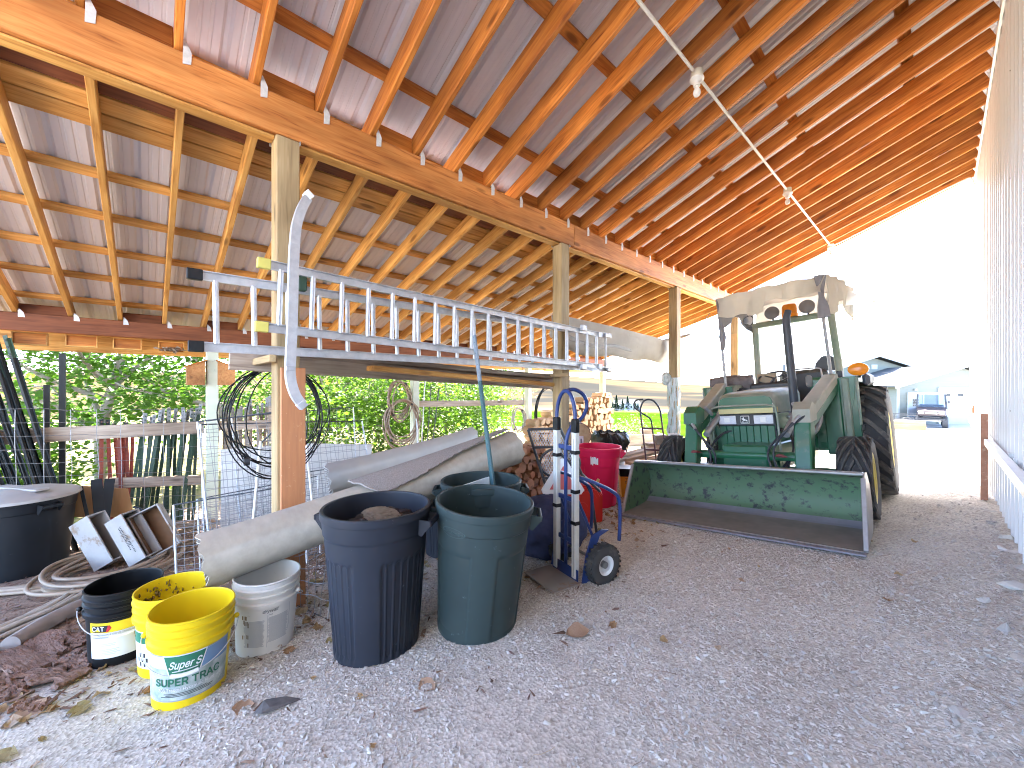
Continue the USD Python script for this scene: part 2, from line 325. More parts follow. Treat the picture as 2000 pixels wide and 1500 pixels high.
# ---------------------------------------------------------------- the white metal barn on the right
barn = T('metal_barn', 'white corrugated metal barn wall along the right edge of the shed', 'barn', (XW, 4.0, 0))
def bpart(n, mesh, m_, **k): return part(n, W(barn, mesh), m_, barn, **k)
def corrug(y0, y1, z0, z1, x, pitch=.085, amp=.0125, per=6):
    Y, X, q = [], [], y0                                          # broad ribs with two small stiffeners between them
    while q < y1 - 1e-6:
        for d, h in ((0, 0), (.016, .024), (.040, .024), (.056, 0), (.100, 0), (.106, .005), (.120, .005), (.126, 0), (.160, 0), (.166, .005), (.180, .005), (.186, 0)):
            if q + d <= y1: Y.append(q + d); X.append(x - h)
        q += .2286
    Y.append(y1); X.append(x); P = np.array([[(a, b, z) for a, b in zip(X, Y)] for z in (z0, z1)]); return grid(P)
YW = 10.46
y = -4.5
while y < YW - .01:
    y2 = min(y + .9144, YW); bpart('wall_sheet', corrug(y, y2 + .004, .1, 5.30, XW + .012), M_wall, smooth=False); y = y2
bpart('end_wall', box((XW + .02, YW - .04, -.2), (XW + 9, YW - .02, 5.3)), M_wall)
bpart('rear_wall', box((XW + .02, -4.5, -.2), (XW + 9, -4.48, 5.3)), M_wall)
bpart('side_wall', box((XW + 8.98, -4.47, -.2), (XW + 9, YW - .05, 5.3)), M_wall)
for sgn in (0, 1):
    x0, x1 = (XW - .05, XW + 4.5) if sgn == 0 else (XW + 9.1, XW + 4.5)
    m, L = frame_to((x0, (YW - 4.5) / 2, 5.32), (x1, (YW - 4.5) / 2, 6.5)); b = box((0, -(YW + 4.7) / 2, 0), (L, (YW + 4.7) / 2, .03)); b.apply_transform(m); bpart('roof', b, M_trim)
bpart('corner_trim', cat([box((XW - .004, YW - .02, .1), (XW + .12, YW + .004, 5.3)), box((XW - .008, YW - .10, .1), (XW - .004, YW + .004, 5.3))]), M_trim)
for i in range(len(YR)):                                          # flashing under the roof, cut round the rafters
    y = YR[i]
    if y > Y1 - .1: continue
    bpart('flashing', stickw((XW - .012, y + .03, ZU(XW) - .055), (XW - .012, y + .385, ZU(XW) - .055), .012, .10, r=.002), M_trim)
bpart('flashing', box((XW - .03, Y0, ZU(XW) - .135), (XW - .012, Y1 - .01, ZU(XW) - .11)), M_trim)
bpart('wall_rail', stickw((XW - .06, -3.0, .975), (XW - .06, 6.45, .975), .06, .065, r=.006), M_trim)
bpart('wall_rail', stickw((XW - .045, 6.455, .975), (XW - .045, YW, .975), .05, .06, r=.006), M_trim)
for y in (1.5, 4.72, 5.05):
    bpart('rail_bracket', box((XW - .03, y - .02, .93), (XW - .002, y + .02, 1.02)), M_trim)
bpart('downpipe', cat([cyl((XW - .03, YW + .04, 1.2), (XW - .03, YW + .04, 2.9), .03), cyl((XW - .03, YW + .04, 2.9), (XW + .05, YW + .04, 2.97), .03)]), M_trim)
for z0, z1, w in ((1.86, 2.12, .10), (1.42, 1.84, .06), (1.10, 1.24, .05), (.86, 1.07, .09)):
    bpart('utility_box', bev((XW - .02 - w * .3, YW + .01, z0), (XW + w, YW + .13, z1), .01), mat('utility_grey_%d' % int(z0 * 100), (.55, .55, .5), (.45, .44, .4), 8, .5) if z0 != 1.10 else M_rust)
for y in np.arange(4.7, 10.4, .61):
    for z in (1.35, 2.3, 3.3, 4.2):
        bpart('wall_screw', at(trimesh.creation.icosphere(1, .005), (XW - .001, y, z)), M_bolt)
single('steel_post', W_ := stickw((XW - .085, 6.51, .20), (XW - .085, 6.51, 1.27), .05, .05, r=.004), mat('light_rust', (.48, .24, .15), (.36, .17, .10), 16, .8, spots=((.55, .36, .24), 20, .58, .1)), 'rusty square steel post standing against the white barn wall', 'post')

# ---------------------------------------------------------------- ground, valley and hills
S_ = lambda a, b, v: (lambda t: t * t * (3 - 2 * t))(np.clip((np.asarray(v, float) - a) / (b - a), 0, 1))
def terrain(x, y):
    x, y = np.asarray(x, float), np.asarray(y, float)
    z = gz(x, y); d = np.hypot(x, y); q = -x * .9 + y * .45
    out = S_(9, 14, np.maximum(np.maximum(-x - 1, y), -y + 2))
    z = z - 7.5 * S_(14, 90, q) * S_(10, 20, d) - 1.0 * S_(40, 120, d)
    p = np.stack([x / 260.0, y / 260.0, np.zeros_like(x)], -1); f = meshkit.fbm(p + 11.3, 5, 3) - .42
    az = np.degrees(np.arctan2(-x, y))
    hill = S_(230, 1100, d) * (8 + 46 * S_(15, 46, az) * S_(140, 80, az)) * (0.35 + 1.3 * np.clip(f + .35, 0, 1)) + S_(1300, 2600, d) * 22 * np.clip(meshkit.fbm(p * .45 + 4.7, 4, 5) * 2 - .55, 0, 1)
    z = z + hill + S_(230, 500, d) * 3.0 * (meshkit.fbm(p * 4.5, 3, 8) - .5)
    rough = 0.030 * (meshkit.fbm(np.stack([x * 1.3, y * 1.3, 0 * x], -1), 3, 2) - .5) + 0.014 * (meshkit.fbm(np.stack([x * 6, y * 6, 0 * x], -1), 3, 9) - .5)
    return z + rough * S_(40, 15, d) + .10 * (meshkit.fbm(np.stack([x * 4.2, y * 2.5, 0 * x], -1), 3, 21) - .42) * S_(-.20, .2, x) * S_(.9, .3, x)
def axis_(fine, far, n):
    a, b, st = fine; c = np.arange(a, b, st); lo = a - np.geomspace(st * 1.4, far, n)[::-1]; hi = b + np.geomspace(st * 1.4, far, n); return np.concatenate([lo, c, hi])
gx, gy = axis_((-7.4, .62, .055), 4200, 85), axis_((-1.4, 9.0, .06), 4200, 110)
GXX, GYY = np.meshgrid(gx, gy, indexing='ij'); P = np.stack([GXX, GYY, terrain(GXX, GYY)], -1)
gm = grid(P); X, Y = gm.vertices[:, 0], gm.vertices[:, 1]
wig = .5 * (meshkit.fbm(np.stack([X * 1.1, Y * 1.1, 0 * X], -1), 4, 5) - .5)
dirt = S_(-2.75, -3.6, X + wig * 2.0 - .30 * S_(2.5, 6, Y)); dirt = np.maximum(dirt, .35 * S_(.10, .26, wig + .04) * S_(.4, -.6, X))
dirt = np.maximum(dirt, .75 * S_(.75, .1, np.abs(X + 2.0 + .2 * wig) / 1.0 + np.abs(Y - 2.35) * 1.2))
dist = np.hypot(X, Y)
grass = S_(9.6, 12.5, Y + wig * 4 - 1.2 * S_(-3.0, -1.0, X) * 3) * S_(-1.9, -3.0, X + wig) * S_(60, 25, dist)
grass = np.maximum(grass, S_(-7.8, -9.0, X + wig)); grass = np.maximum(grass, .8 * S_(.55, .15, np.abs(X - .35) + .6 * np.abs(wig)) * S_(8.5, 10, Y) * S_(16, 13, Y))
grass = np.maximum(grass, S_(45, 60, dist) * .999)
field = S_(14.5, 16, Y + .12 * X + wig * 2) * S_(-3.0, -5.0, X + .06 * Y) * S_(200, 175, dist) * (dist > 15)
brush = S_(.50, .60, meshkit.fbm(np.stack([X / 9, Y / 30, 0 * X], -1), 3, 31)) * S_(60, 75, dist) * S_(90, 80, dist)
hills = S_(175, 215, dist)
sage = S_(.52, .60, meshkit.fbm(np.stack([X / 110, Y / 50, 0 * X], -1), 5, 44)) * hills
gp = structure('ground', gm, None, smooth=True)
for nme, arr in (('dirt', dirt), ('grass', grass), ('field', field * (1 - brush)), ('hills', hills), ('sage', sage), ('brush', brush * (field > .5))):
    UsdGeom.PrimvarsAPI(gp).CreatePrimvar(nme, Sdf.ValueTypeNames.FloatArray, 'vertex').Set(Vt.FloatArray.FromNumpy(np.asarray(arr, np.float32)))
g_n = {"g": ("geometry", {}), "mp": ("mapping", {"scale": (1, 1, 1)}),
  "v": ("voronoi_texture", {"scale": 62.0}), "vr": ("rgb_to_bw", {}), "st": ("rgb_ramp", {"ramp": [(0.1, (.42, .385, .34)), (0.45, (.58, .54, .48)), (.8, (.68, .635, .57)), (1.0, (.72, .675, .61))]}),
  "n1": ("noise_texture", {"scale": 2.2, "detail": 6.0}), "r1": ("rgb_ramp", {"ramp": [(.35, (.90, .89, .88)), (.65, (1.08, 1.08, 1.08))]}), "m1": ("mix", {"mix_type": "multiply", "fac": 1.0}),
  "n3": ("noise_texture", {"scale": 140.0, "detail": 4.0}), "r3": ("rgb_ramp", {"ramp": [(.35, (.82, .82, .82)), (.7, (1.12, 1.12, 1.12))]}), "m3": ("mix", {"mix_type": "multiply", "fac": .8}),
  "ad": ("attribute", {"attribute": "dirt"}), "ag": ("attribute", {"attribute": "grass"}), "af": ("attribute", {"attribute": "field"}), "ah": ("attribute", {"attribute": "hills"}), "as_": ("attribute", {"attribute": "sage"}), "ab": ("attribute", {"attribute": "brush"}),
  "nd": ("noise_texture", {"scale": 26.0, "detail": 8.0, "roughness": .7}), "rd": ("rgb_ramp", {"ramp": [(.3, (.13, .085, .06)), (.5, (.26, .185, .14)), (.72, (.40, .30, .23))]}), "md": ("mix", {}),
  "dj": ("math", {"math_type": "multiply_add", "value2": 1.0}), "dn": ("math", {"math_type": "subtract", "value2": 0.5}), "dm": ("math", {"math_type": "multiply", "value2": 0.9, "use_clamp": False}), "da": ("math", {"math_type": "add", "use_clamp": True}), "dz": ("math", {"math_type": "multiply", "use_clamp": True}),
  "ng": ("noise_texture", {"scale": 7.0, "detail": 9.0, "roughness": .75}), "rg": ("rgb_ramp", {"ramp": [(.32, (.24, .19, .10)), (.5, (.31, .26, .14)), (.66, (.15, .165, .05))]}), "mg": ("mix", {}),
  "gj": ("math", {"math_type": "multiply", "value2": 1.6, "use_clamp": True}), "gk": ("math", {"math_type": "multiply", "use_clamp": True}),
  "nf": ("noise_texture", {"scale": .12, "detail": 5.0}), "rf": ("rgb_ramp", {"ramp": [(.32, (.019, .042, .003)), (.55, (.030, .060, .004)), (.72, (.045, .068, .008))]}), "mf": ("mix", {}),
  "nh": ("noise_texture", {"scale": .03, "detail": 8.0, "roughness": .65}), "rh": ("rgb_ramp", {"ramp": [(.35, (.070, .050, .028)), (.6, (.092, .068, .040))]}), "mh": ("mix", {}),
  "ms": ("mix", {"color2": (.030, .029, .025)}), "mb": ("mix", {"color2": (.045, .05, .022)}),
  "bn": ("bump", {"strength": .55, "distance": .008}), "vd": ("math", {"math_type": "multiply", "value2": 1.2}), "hs": ("math", {"math_type": "add"}), "p": ("principled_bsdf", {"roughness": .95, "specular_ior_level": .0})}
g_l = [("g.position", "v.vector"), ("g.position", "n1.vector"), ("g.position", "n3.vector"), ("g.position", "nd.vector"), ("g.position", "ng.vector"), ("g.position", "nf.vector"), ("g.position", "nh.vector"),
  ("v.color", "vr.color"), ("vr.val", "st.fac"), ("n1.fac", "r1.fac"), ("st.color", "m1.color1"), ("r1.color", "m1.color2"), ("n3.fac", "r3.fac"), ("m1.color", "m3.color1"), ("r3.color", "m3.color2"),
  ("nd.fac", "rd.fac"), ("nd.fac", "dn.value1"), ("dn.value", "dm.value1"), ("ad.fac", "da.value1"), ("dm.value", "da.value2"), ("ad.fac", "dz.value1"), ("da.value", "dj.value1"), ("ad.fac", "dj.value2"), ("m3.color", "md.color1"), ("rd.color", "md.color2"), ("dj.value", "md.fac"),
  ("ng.fac", "rg.fac"), ("ag.fac", "gj.value1"), ("ng.fac", "gk.value1"), ("gj.value", "gk.value2"), ("md.color", "mg.color1"), ("rg.color", "mg.color2"), ("gj.value", "mg.fac"),
  ("nf.fac", "rf.fac"), ("mg.color", "mf.color1"), ("rf.color", "mf.color2"), ("af.fac", "mf.fac"), ("nh.fac", "rh.fac"), ("mf.color", "mb.color1"), ("ab.fac", "mb.fac"), ("mb.color", "mh.color1"), ("rh.color", "mh.color2"), ("ah.fac", "mh.fac"),
  ("mh.color", "ms.color1"), ("as_.fac", "ms.fac"), ("ms.color", "p.base_color"), ("v.distance", "vd.value1"), ("vd.value", "hs.value1"), ("nd.fac", "hs.value2"), ("hs.value", "bn.height"), ("bn.normal", "p.normal")]
g_n["dj"] = ("math", {"math_type": "multiply", "use_clamp": True})
M_ground = usdkit.material(stage, '/World/Looks/gravel_ground', g_n, [x for x in g_l if x[1] not in ("dz.value1",)], surface="p.BSDF")
UsdShade.MaterialBindingAPI.Apply(gp).Bind(M_ground)

# ---------------------------------------------------------------- loose gravel, litter and leaves on it
def instancer(name, label, protos, mats, pos, quat, scale, idx, cat_):
    path = fresh('/World', name); pi = UsdGeom.PointInstancer.Define(stage, path); tag(pi, label, cat_, None, 'stuff'); rel = pi.CreatePrototypesRel()
    for k, (mname, msh, mm) in enumerate(zip(mats[0], protos, mats[1])):
        pp = path + '/' + (mname if k == 0 else '%s_%03d' % (mname, k)); usdkit.mesh(stage, pp, msh, mm, smooth=False); rel.AddTarget(pp)
    pi.CreatePositionsAttr(Vt.Vec3fArray.FromNumpy(pos.astype(np.float32))); pi.CreateProtoIndicesAttr(Vt.IntArray.FromNumpy(idx.astype(np.int32)))
    pi.CreateScalesAttr(Vt.Vec3fArray.FromNumpy(scale.astype(np.float32)))
    pi.CreateOrientationsAttr(Vt.QuathArray([Gf.Quath(float(q[0]), float(q[1]), float(q[2]), float(q[3])) for q in quat]))
    return pi
def quats(n, tilt=3.14):
    z = rng.uniform(0, 2 * np.pi, n); t = rng.uniform(0, tilt, n); a = rng.uniform(0, 2 * np.pi, n)
    q1 = np.stack([np.cos(z / 2), 0 * z, 0 * z, np.sin(z / 2)], 1); s = np.sin(t / 2); q2 = np.stack([np.cos(t / 2), s * np.cos(a), s * np.sin(a), 0 * z], 1)
    w = q2[:, 0] * q1[:, 0] - (q2[:, 1:] * q1[:, 1:]).sum(1); v = q2[:, :1] * q1[:, 1:] + q1[:, :1] * q2[:, 1:] + np.cross(q2[:, 1:], q1[:, 1:]); return np.column_stack([w, v])
def scatter(n, x0, x1, y0, y1, keep):
    x, y = rng.uniform(x0, x1, n), rng.uniform(y0, y1, n); k = rng.uniform(0, 1, n) < keep(x, y); x, y = x[k], y[k]; return np.stack([x, y, terrain(x, y)], 1)
def stone(seed):
    r = np.random.default_rng(seed); c = trimesh.convex.convex_hull(r.normal(size=(15, 3)) * [1, .85, .62]); c.apply_scale(1 / c.extents.max()); return c
def dens(p): return meshkit.fbm(np.stack([p[0] * .9, p[1] * .9, 0 * p[0]], -1), 3, 77)
dk = lambda x, y: np.interp(np.hypot(x, y), [.8, 3.2, 6.5], [1, .55, .10]) * S_(-4.7, -3.2, x + wig_(x, y)) * S_(.30, .55, dens((x, y)) + .12)
wig_ = lambda x, y: (meshkit.fbm(np.stack([x * 1.1, y * 1.1, 0 * x], -1), 4, 5) - .5)
pos = scatter(230000, -4.4, .36, .0, 7.0, dk); n = len(pos)
stones_m = [mat('stone_%d' % k, c, tuple(v * .86 for v in c), 90, .9, spec=.15) for k, c in enumerate([(.66, .62, .57), (.59, .55, .51), (.50, .47, .435), (.70, .66, .61), (.60, .555, .50), (.56, .52, .475)])]
sc = np.clip(rng.lognormal(math.log(.011), .40, n), .005, .028)
instancer('loose_gravel', 'grey crushed gravel scattered over the yard floor', [stone(k) for k in range(6)], (['stone'] * 6, stones_m), pos + np.array([0, 0, 1.0]) * (sc * .12)[:, None], quats(n, .6), np.stack([sc] * 3, 1), rng.integers(0, 6, n), 'gravel')
# brown chips and bark crumbs under the stored things
def chip(seed):
    r = np.random.default_rng(seed); c = trimesh.convex.convex_hull(r.normal(size=(9, 3)) * [1, .42, .12]); c.apply_scale(1 / c.extents.max()); return c
pos = scatter(26000, -7.2, -1.2, -1.6, 5.0, lambda x, y: S_(-2.35, -3.3, x + wig_(x, y)) * .75 + .05); n = len(pos); sc = np.clip(rng.lognormal(math.log(.032), .5, n), .012, .11)
instancer('bark_litter', 'brown bark crumbs and wood chips under the stored junk', [chip(k) for k in range(5)], (['chip'] * 5, [mat('bark_chip_%d' % k, c, tuple(v * .6 for v in c), 40, .9) for k, c in enumerate([(.20, .11, .075), (.28, .17, .115), (.14, .08, .055), (.36, .25, .17), (.24, .15, .12)])]),
          pos + np.array([0, 0, 1.0]) * (sc * .1)[:, None], quats(n, .5), np.stack([sc] * 3, 1), rng.integers(0, 5, n), 'bark chips')
def leafmesh(seed):
    r = np.random.default_rng(seed); u = np.linspace(-1, 1, 7); w = np.array([.02, .30, .52, .46, .58, .30, .02]) * r.uniform(.8, 1.2, 7); P = []
    for i, t in enumerate(u): P.append([(t * .5, s * w[i], .16 * (s * s) * r.uniform(.5, 1.6) + .10 * math.sin(3 * t + seed)) for s in (-1, -.4, .3, 1)])
    return grid(P)
pos = scatter(1600, -5.2, -.1, -.6, 5.5, lambda x, y: .03 + .75 * S_(-1.9, -2.7, x + wig_(x, y)) + .2 * (rng.uniform(0, 1, len(x)) < .15)); n = len(pos); sc = rng.uniform(.022, .075, n) * np.where(pos[:, 0] > -2.3, .7, 1)
instancer('fallen_leaves', 'dry tan leaves fallen over gravel around the buckets', [leafmesh(k) for k in range(5)], (['leaf'] * 5, [mat('dry_leaf_%d' % k, c, tuple(v * .7 for v in c), 14, .75, transl=.2) for k, c in enumerate([(.42, .27, .13), (.50, .35, .18), (.34, .19, .09), (.46, .33, .22), (.38, .30, .14)])]),
          pos + [0, 0, .008], quats(n, .7), np.stack([sc] * 3, 1), rng.integers(0, 5, n), 'leaves')
def twig(seed):
    r = np.random.default_rng(seed); p = np.cumsum(np.vstack([[-.5, 0, 0], np.column_stack([np.full(6, 1 / 6), r.normal(0, .045, 6), r.normal(0, .008, 6)])]), 0); return tube(p, np.linspace(.008, .004, 7), 5)
pos = scatter(1300, -4.6, .2, -.3, 5.0, lambda x, y: .12 + .5 * S_(-1.5, -2.8, x)); n = len(pos); sc = rng.uniform(.05, .20, n)
instancer('twigs_and_straw', 'thin brown twigs and straw strewn over the gravel', [twig(k) for k in range(5)], (['twig'] * 5, [mat('twig_%d' % k, c, None, 30, .9) for k, c in enumerate([(.18, .10, .06), (.30, .20, .12), (.46, .36, .2), (.13, .08, .05), (.24, .16, .1)])]),
          pos + [0, 0, .006], quats(n, .05), np.stack([sc] * 3, 1), rng.integers(0, 5, n), 'twigs')

# ---------------------------------------------------------------- trees along the left side
def leaf_mat(name, a, b, tr):
    n = {"g": ("geometry", {}), "r": ("rgb_ramp", {"ramp": [(0, a), (1, b)]}), "p": ("principled_bsdf", {"roughness": .45, "specular_ior_level": .4}), "t": ("translucent_bsdf", {}), "h": ("hsv", {"saturation": 1.0, "value": 1.75}), "m": ("mix_closure", {"fac": tr})}
    return usdkit.material(stage, '/World/Looks/' + name, n, [("g.random_per_island", "r.fac"), ("r.color", "p.base_color"), ("r.color", "h.color"), ("h.color", "t.color"), ("p.BSDF", "m.closure1"), ("t.BSDF", "m.closure2")], surface="m.closure")
M_leafA = leaf_mat('maple_leaf', (.055, .125, .010), (.12, .19, .018), .5); M_leafB = leaf_mat('locust_leaf', (.075, .15, .010), (.16, .23, .022), .5)
M_bark = mat('grey_bark', (.36, .30, .24), (.24, .19, .15), 5, .9, stretch=(3, 3, .8), bump=.6, bscale=14, bdist=.01, spots=((.45, .40, .33), 3, .55, .15))
def leaves(centres, size, r, lean=.5):
    n = len(centres); L = size * r.uniform(.7, 1.25, n)[:, None]
    d = r.normal(size=(n, 3)) * [1, 1, .45]; d[:, 2] -= lean * .5; d /= np.linalg.norm(d, axis=1, keepdims=True)
    s = np.cross(d, r.normal(size=(n, 3)) * [.5, .5, .2] + [0, 0, 1]); s /= np.linalg.norm(s, axis=1, keepdims=True); nn = np.cross(s, d)
    base, tip = centres - d * L * .5, centres + d * L * .5; mid = centres - nn * L * .06; w = .40 * L
    V = np.stack([base, mid + s * w + nn * L * .12, tip, mid - s * w + nn * L * .12, mid], 1).reshape(-1, 3); k = np.arange(n)[:, None] * 5
    F = np.concatenate([k + [0, 1, 4], k + [1, 2, 4], k + [2, 3, 4], k + [3, 0, 4]]); return trimesh.Trimesh(V, F, process=False)
def tree(name, label, x, y, h, rad, nleaf, seed, size=.10, trunk=.11, low=.35, material=None, lean=(0, 0), grp=None, clumps=60, fork=True, depth=.8):
    r = np.random.default_rng(seed); z0 = float(terrain(x, y)) - .05; t = T(name, label, 'tree', (x, y, z0), group=grp); tr = []
    top = np.array([lean[0], lean[1], h * .75]); main = spline([(0, 0, 0), tuple(top * .3 + r.normal(0, .08, 3) * [1, 1, 0]), tuple(top * .62 + r.normal(0, .15, 3) * [1, 1, 0]), tuple(top)], 6)
    tr.append(tube(main, np.linspace(trunk, trunk * .25, len(main)), 9)); C = []
    for k in range(9 if fork else 5):
        i = int(len(main) * r.uniform(.22, .85)); b = main[i]; a = r.uniform(0, 6.28); ln = rad * r.uniform(.6, 1.05)
        e = b + np.array([math.cos(a) * ln, math.sin(a) * ln * depth, ln * r.uniform(.25, .9)]); mid = (b + e) / 2 + r.normal(0, .12, 3)
        br = spline([tuple(b), tuple(mid), tuple(e)], 6); tr.append(tube(br, np.linspace(trunk * .5, trunk * .1, len(br)), 6))
        for q in (.4, .7, 1.0): C.append(br[int(q * (len(br) - 1))])
        for q in range(2):
            p = br[int(r.uniform(.3, .9) * (len(br) - 1))]; e2 = p + r.normal(0, rad * .3, 3); tr.append(tube([p, (p + e2) / 2 + r.normal(0, .05, 3), e2], [trunk * .16, trunk * .1, .006], 5)); C.append(e2)
    part('trunk', cat(tr), M_bark, t, smooth=60)
    ph = r.uniform(0, 6.28, clumps); zz = r.uniform(low, 1.0, clumps) * h; rr = rad * np.sqrt(r.uniform(.15, 1, clumps)) * np.interp(zz / h, [low, .55, .8, 1.0], [.85, 1, .85, .35])
    C = np.vstack([np.array(C), np.stack([np.cos(ph) * rr + lean[0] * .5, np.sin(ph) * rr * depth + lean[1] * .5, zz], 1)])
    ci = r.integers(0, len(C), nleaf); cen = C[ci] + r.normal(0, 1, (nleaf, 3)) * (.16 + .20 * r.uniform(0, 1, (len(C), 1))[ci]) * [1.15, 1.15, .7]
    cen = cen[(cen[:, 2] > low * h * .6)]; part('crown', leaves(cen, size, r), material or M_leafA, t, smooth=False); return t
TR = [(-9.6, -2.6, 5.4, 2.0, 4600, 'broad tree with forked grey trunk at far left behind the leaning fence posts', M_leafA, .115, (.3, .4)),
      (-10.4, -.6, 5.8, 2.1, 5000, 'leafy tree with pale forked trunk between the dark upright posts and the red posts', M_leafA, .115, (-.2, .5)),
      (-10.0, 1.3, 5.2, 1.9, 4800, 'tree with slanting trunk behind the pale eave post', M_leafA, .11, (.2, -.8)),
      (-11.2, 3.2, 4.9, 2.0, 7500, 'yellow-green tree behind the black pipe coil', M_leafB, .10, (0, .2)),
      (-10.7, 5.1, 4.4, 1.8, 7500, 'bright green tree behind the hanging tan hose coils', M_leafB, .095, (.1, .3)),
      (-11.2, 7.2, 4.1, 1.8, 7500, 'bright tree behind the single teal fence post', M_leafB, .095, (0, .2)),
      (-11.4, 9.1, 3.3, 1.45, 5500, 'short green tree at the end of the row beside the firewood', M_leafB, .095, (0, 0)),
      (-14.6, -.9, 6.0, 2.4, 2200, 'tall tree in the second row at far left', M_leafA, .13, (0, 0)), (-14.6, 3.0, 5.6, 2.4, 2600, 'tall tree in the second row behind the black pipe coil', M_leafB, .13, (0, 0)), (-14.6, 6.4, 5.0, 2.2, 2600, 'tall tree in the second row behind the hose coils', M_leafB, .13, (0, 0))]
for i, (x, y, h, rd, nl, lb, mm, sz, ln) in enumerate(TR):
    tree('leafy_tree', lb, x, y, h, rd, nl, 100 + i, sz, trunk=.12 if i < 3 else .08, low=.22 if i < 3 else .12, material=mm, lean=ln)
for i, (x, y, h, rd, lb) in enumerate([(-9.0, 2.6, 1.9, 1.1, 'low green bush behind the white panel'), (-9.4, 4.3, 2.0, 1.1, 'low bright bush below the hanging hose coils'), (-9.8, 6.0, 2.1, 1.2, 'low bright bush left of the teal fence post'), (-10.0, 7.8, 2.0, 1.1, 'low bright bush right of the teal fence post'), (-9.3, -1.6, 1.3, .9, 'low bush behind the black lidded can')]):
    tree('bush', lb, x, y, h, rd, 3600, 300 + i, .09, trunk=.03, low=.05, material=M_leafB, clumps=40, fork=False)

# ---------------------------------------------------------------- looks for the stored things
def ramp_pos(*a): return a
M_tg = mat('post_green', (.035, .075, .045), (.022, .045, .03), 6, .5, stretch=(1, 1, .3), spots=((.13, .15, .10), 14, .62, .12), vary=.35)
M_tr = mat('post_red', (.26, .055, .03), (.17, .035, .022), 6, .6, spots=((.45, .35, .30), 18, .64, .1), vary=.2)
M_tk = mat('post_black', (.012, .016, .016), (.007, .010, .010), 6, .5, vary=.3)
M_tt = mat('post_tip', (.30, .30, .29), (.2, .2, .2), 12, .5)
M_teal = mat('post_teal', (.05, .13, .135), (.035, .09, .10), 7, .5, spots=((.2, .25, .24), 20, .62, .12))
M_wire = mat('steel_wire', (.30, .30, .30), (.17, .17, .17), 30, .45, metal=.7)
M_wired = mat('dark_wire', (.07, .075, .08), (.04, .04, .045), 30, .45, metal=.4)
M_pipe = mat('black_pipe', (.007, .007, .008), (.013, .013, .013), 9, .45, spec=.3, spots=((.05, .047, .043), 16, .62, .2))
M_hose = mat('tan_hose', (.34, .25, .17), (.26, .185, .125), 12, .6, spots=((.26, .18, .13), 9, .62, .2))
M_hosed = mat('grey_hose', (.48, .44, .38), (.40, .35, .29), 12, .6, spots=((.26, .18, .13), 9, .62, .2))
M_panelw = mat('white_panel', (.66, .64, .60), (.56, .53, .48), 4, .6, spots=((.42, .36, .28), 6, .64, .15))

# ---------------------------------------------------------------- fence posts, rails and mesh along the eave side
def tpost(name, label, mats, tipmat, grp, L=1.75):
    t = T(name, label, 'fence post', (0, 0, -200), group=grp)
    sec = [(-.019, 0), (.019, 0), (.019, .004), (.003, .005), (.003, .032), (-.003, .032), (-.003, .005), (-.019, .004)]
    part('shaft', extr(sec, L - .16), mats, t, smooth=False); part('tip', at(extr(sec, .155), (0, 0, L - .157)), tipmat, t, smooth=False)
    part('studs', cat([box((-.006, -.007, z), (.006, .001, z + .018)) for z in np.arange(.35, L - .05, .054)]), mats, t, smooth=False, kind='stuff')
    return t
class Proto:                                                    # the first individual moves into place, the rest refer to it
    def __init__(self, make): self.make = make; self.t = None
    def put(self, m, label=None, group=None):
        if self.t is None:
            self.t = self.make(); x = UsdGeom.Xform(self.t.prim); x.GetOrderedXformOps()[0].Set(Gf.Matrix4d(*[float(v) for v in m.T.ravel()])); tag(self.t.prim, label, None, group)
        else: copy_of(self.t, m, label, group)
def postm(foot, top, spin, L=1.75):
    f, p = np.array(foot, float), np.array(top, float); z = p - f; n = np.linalg.norm(z); z /= n; x = np.array([math.cos(spin), math.sin(spin), 0]); y = np.cross(z, x); y /= np.linalg.norm(y); x = np.cross(y, z)
    return mtx(np.stack([x, y, z * n / L], 1), f)
GL, LL = 'dark steel posts in the big leaning bundle at far left', 'dark steel fence post in the steep leaning bundle at the far left'
GG_, LG = 'green steel posts leaning on the fence rail', 'green steel fence post leaning in the row left of the pale eave post'
GR, LR = 'red steel posts leaning on the fence rail', 'faded red steel fence post leaning on the grey fence rail'
GK, LK = 'posts leaning behind the pipe coil', 'grey-green fence post leaning behind the black pipe coil'
pg = Proto(lambda: tpost('fence_post', LG, M_tg, M_tt, GG_)); pr_ = Proto(lambda: tpost('red_fence_post', LR, M_tr, M_tk, GR)); pk = Proto(lambda: tpost('leaning_fence_post', LL, M_tk, M_tg, GL)); pgr = Proto(lambda: tpost('grey_fence_post', LK, M_grey, M_tt, GK))
r1 = np.random.default_rng(5)
FA, FB = np.array((-6.750, -0.943, 0.127)), np.array((-6.750, -0.583, 0.046)); TA, TB = np.array((-6.950, -1.498, 1.900)), np.array((-6.950, -1.080, 1.924))
for k in range(15):
    q = k / 14; f = FA + (FB - FA) * q; t_ = TA + (TB - TA) * (q + r1.normal(0, .05)); f[0] += r1.uniform(-.18, .12); t_[0] += r1.uniform(-.1, .1); f[2] = float(gz(f[0], f[1])); t_ = f + (t_ - f) * r1.uniform(.97, 1.12)
    pk.put(postm(f, t_, r1.uniform(0, 6)), LL, GL)
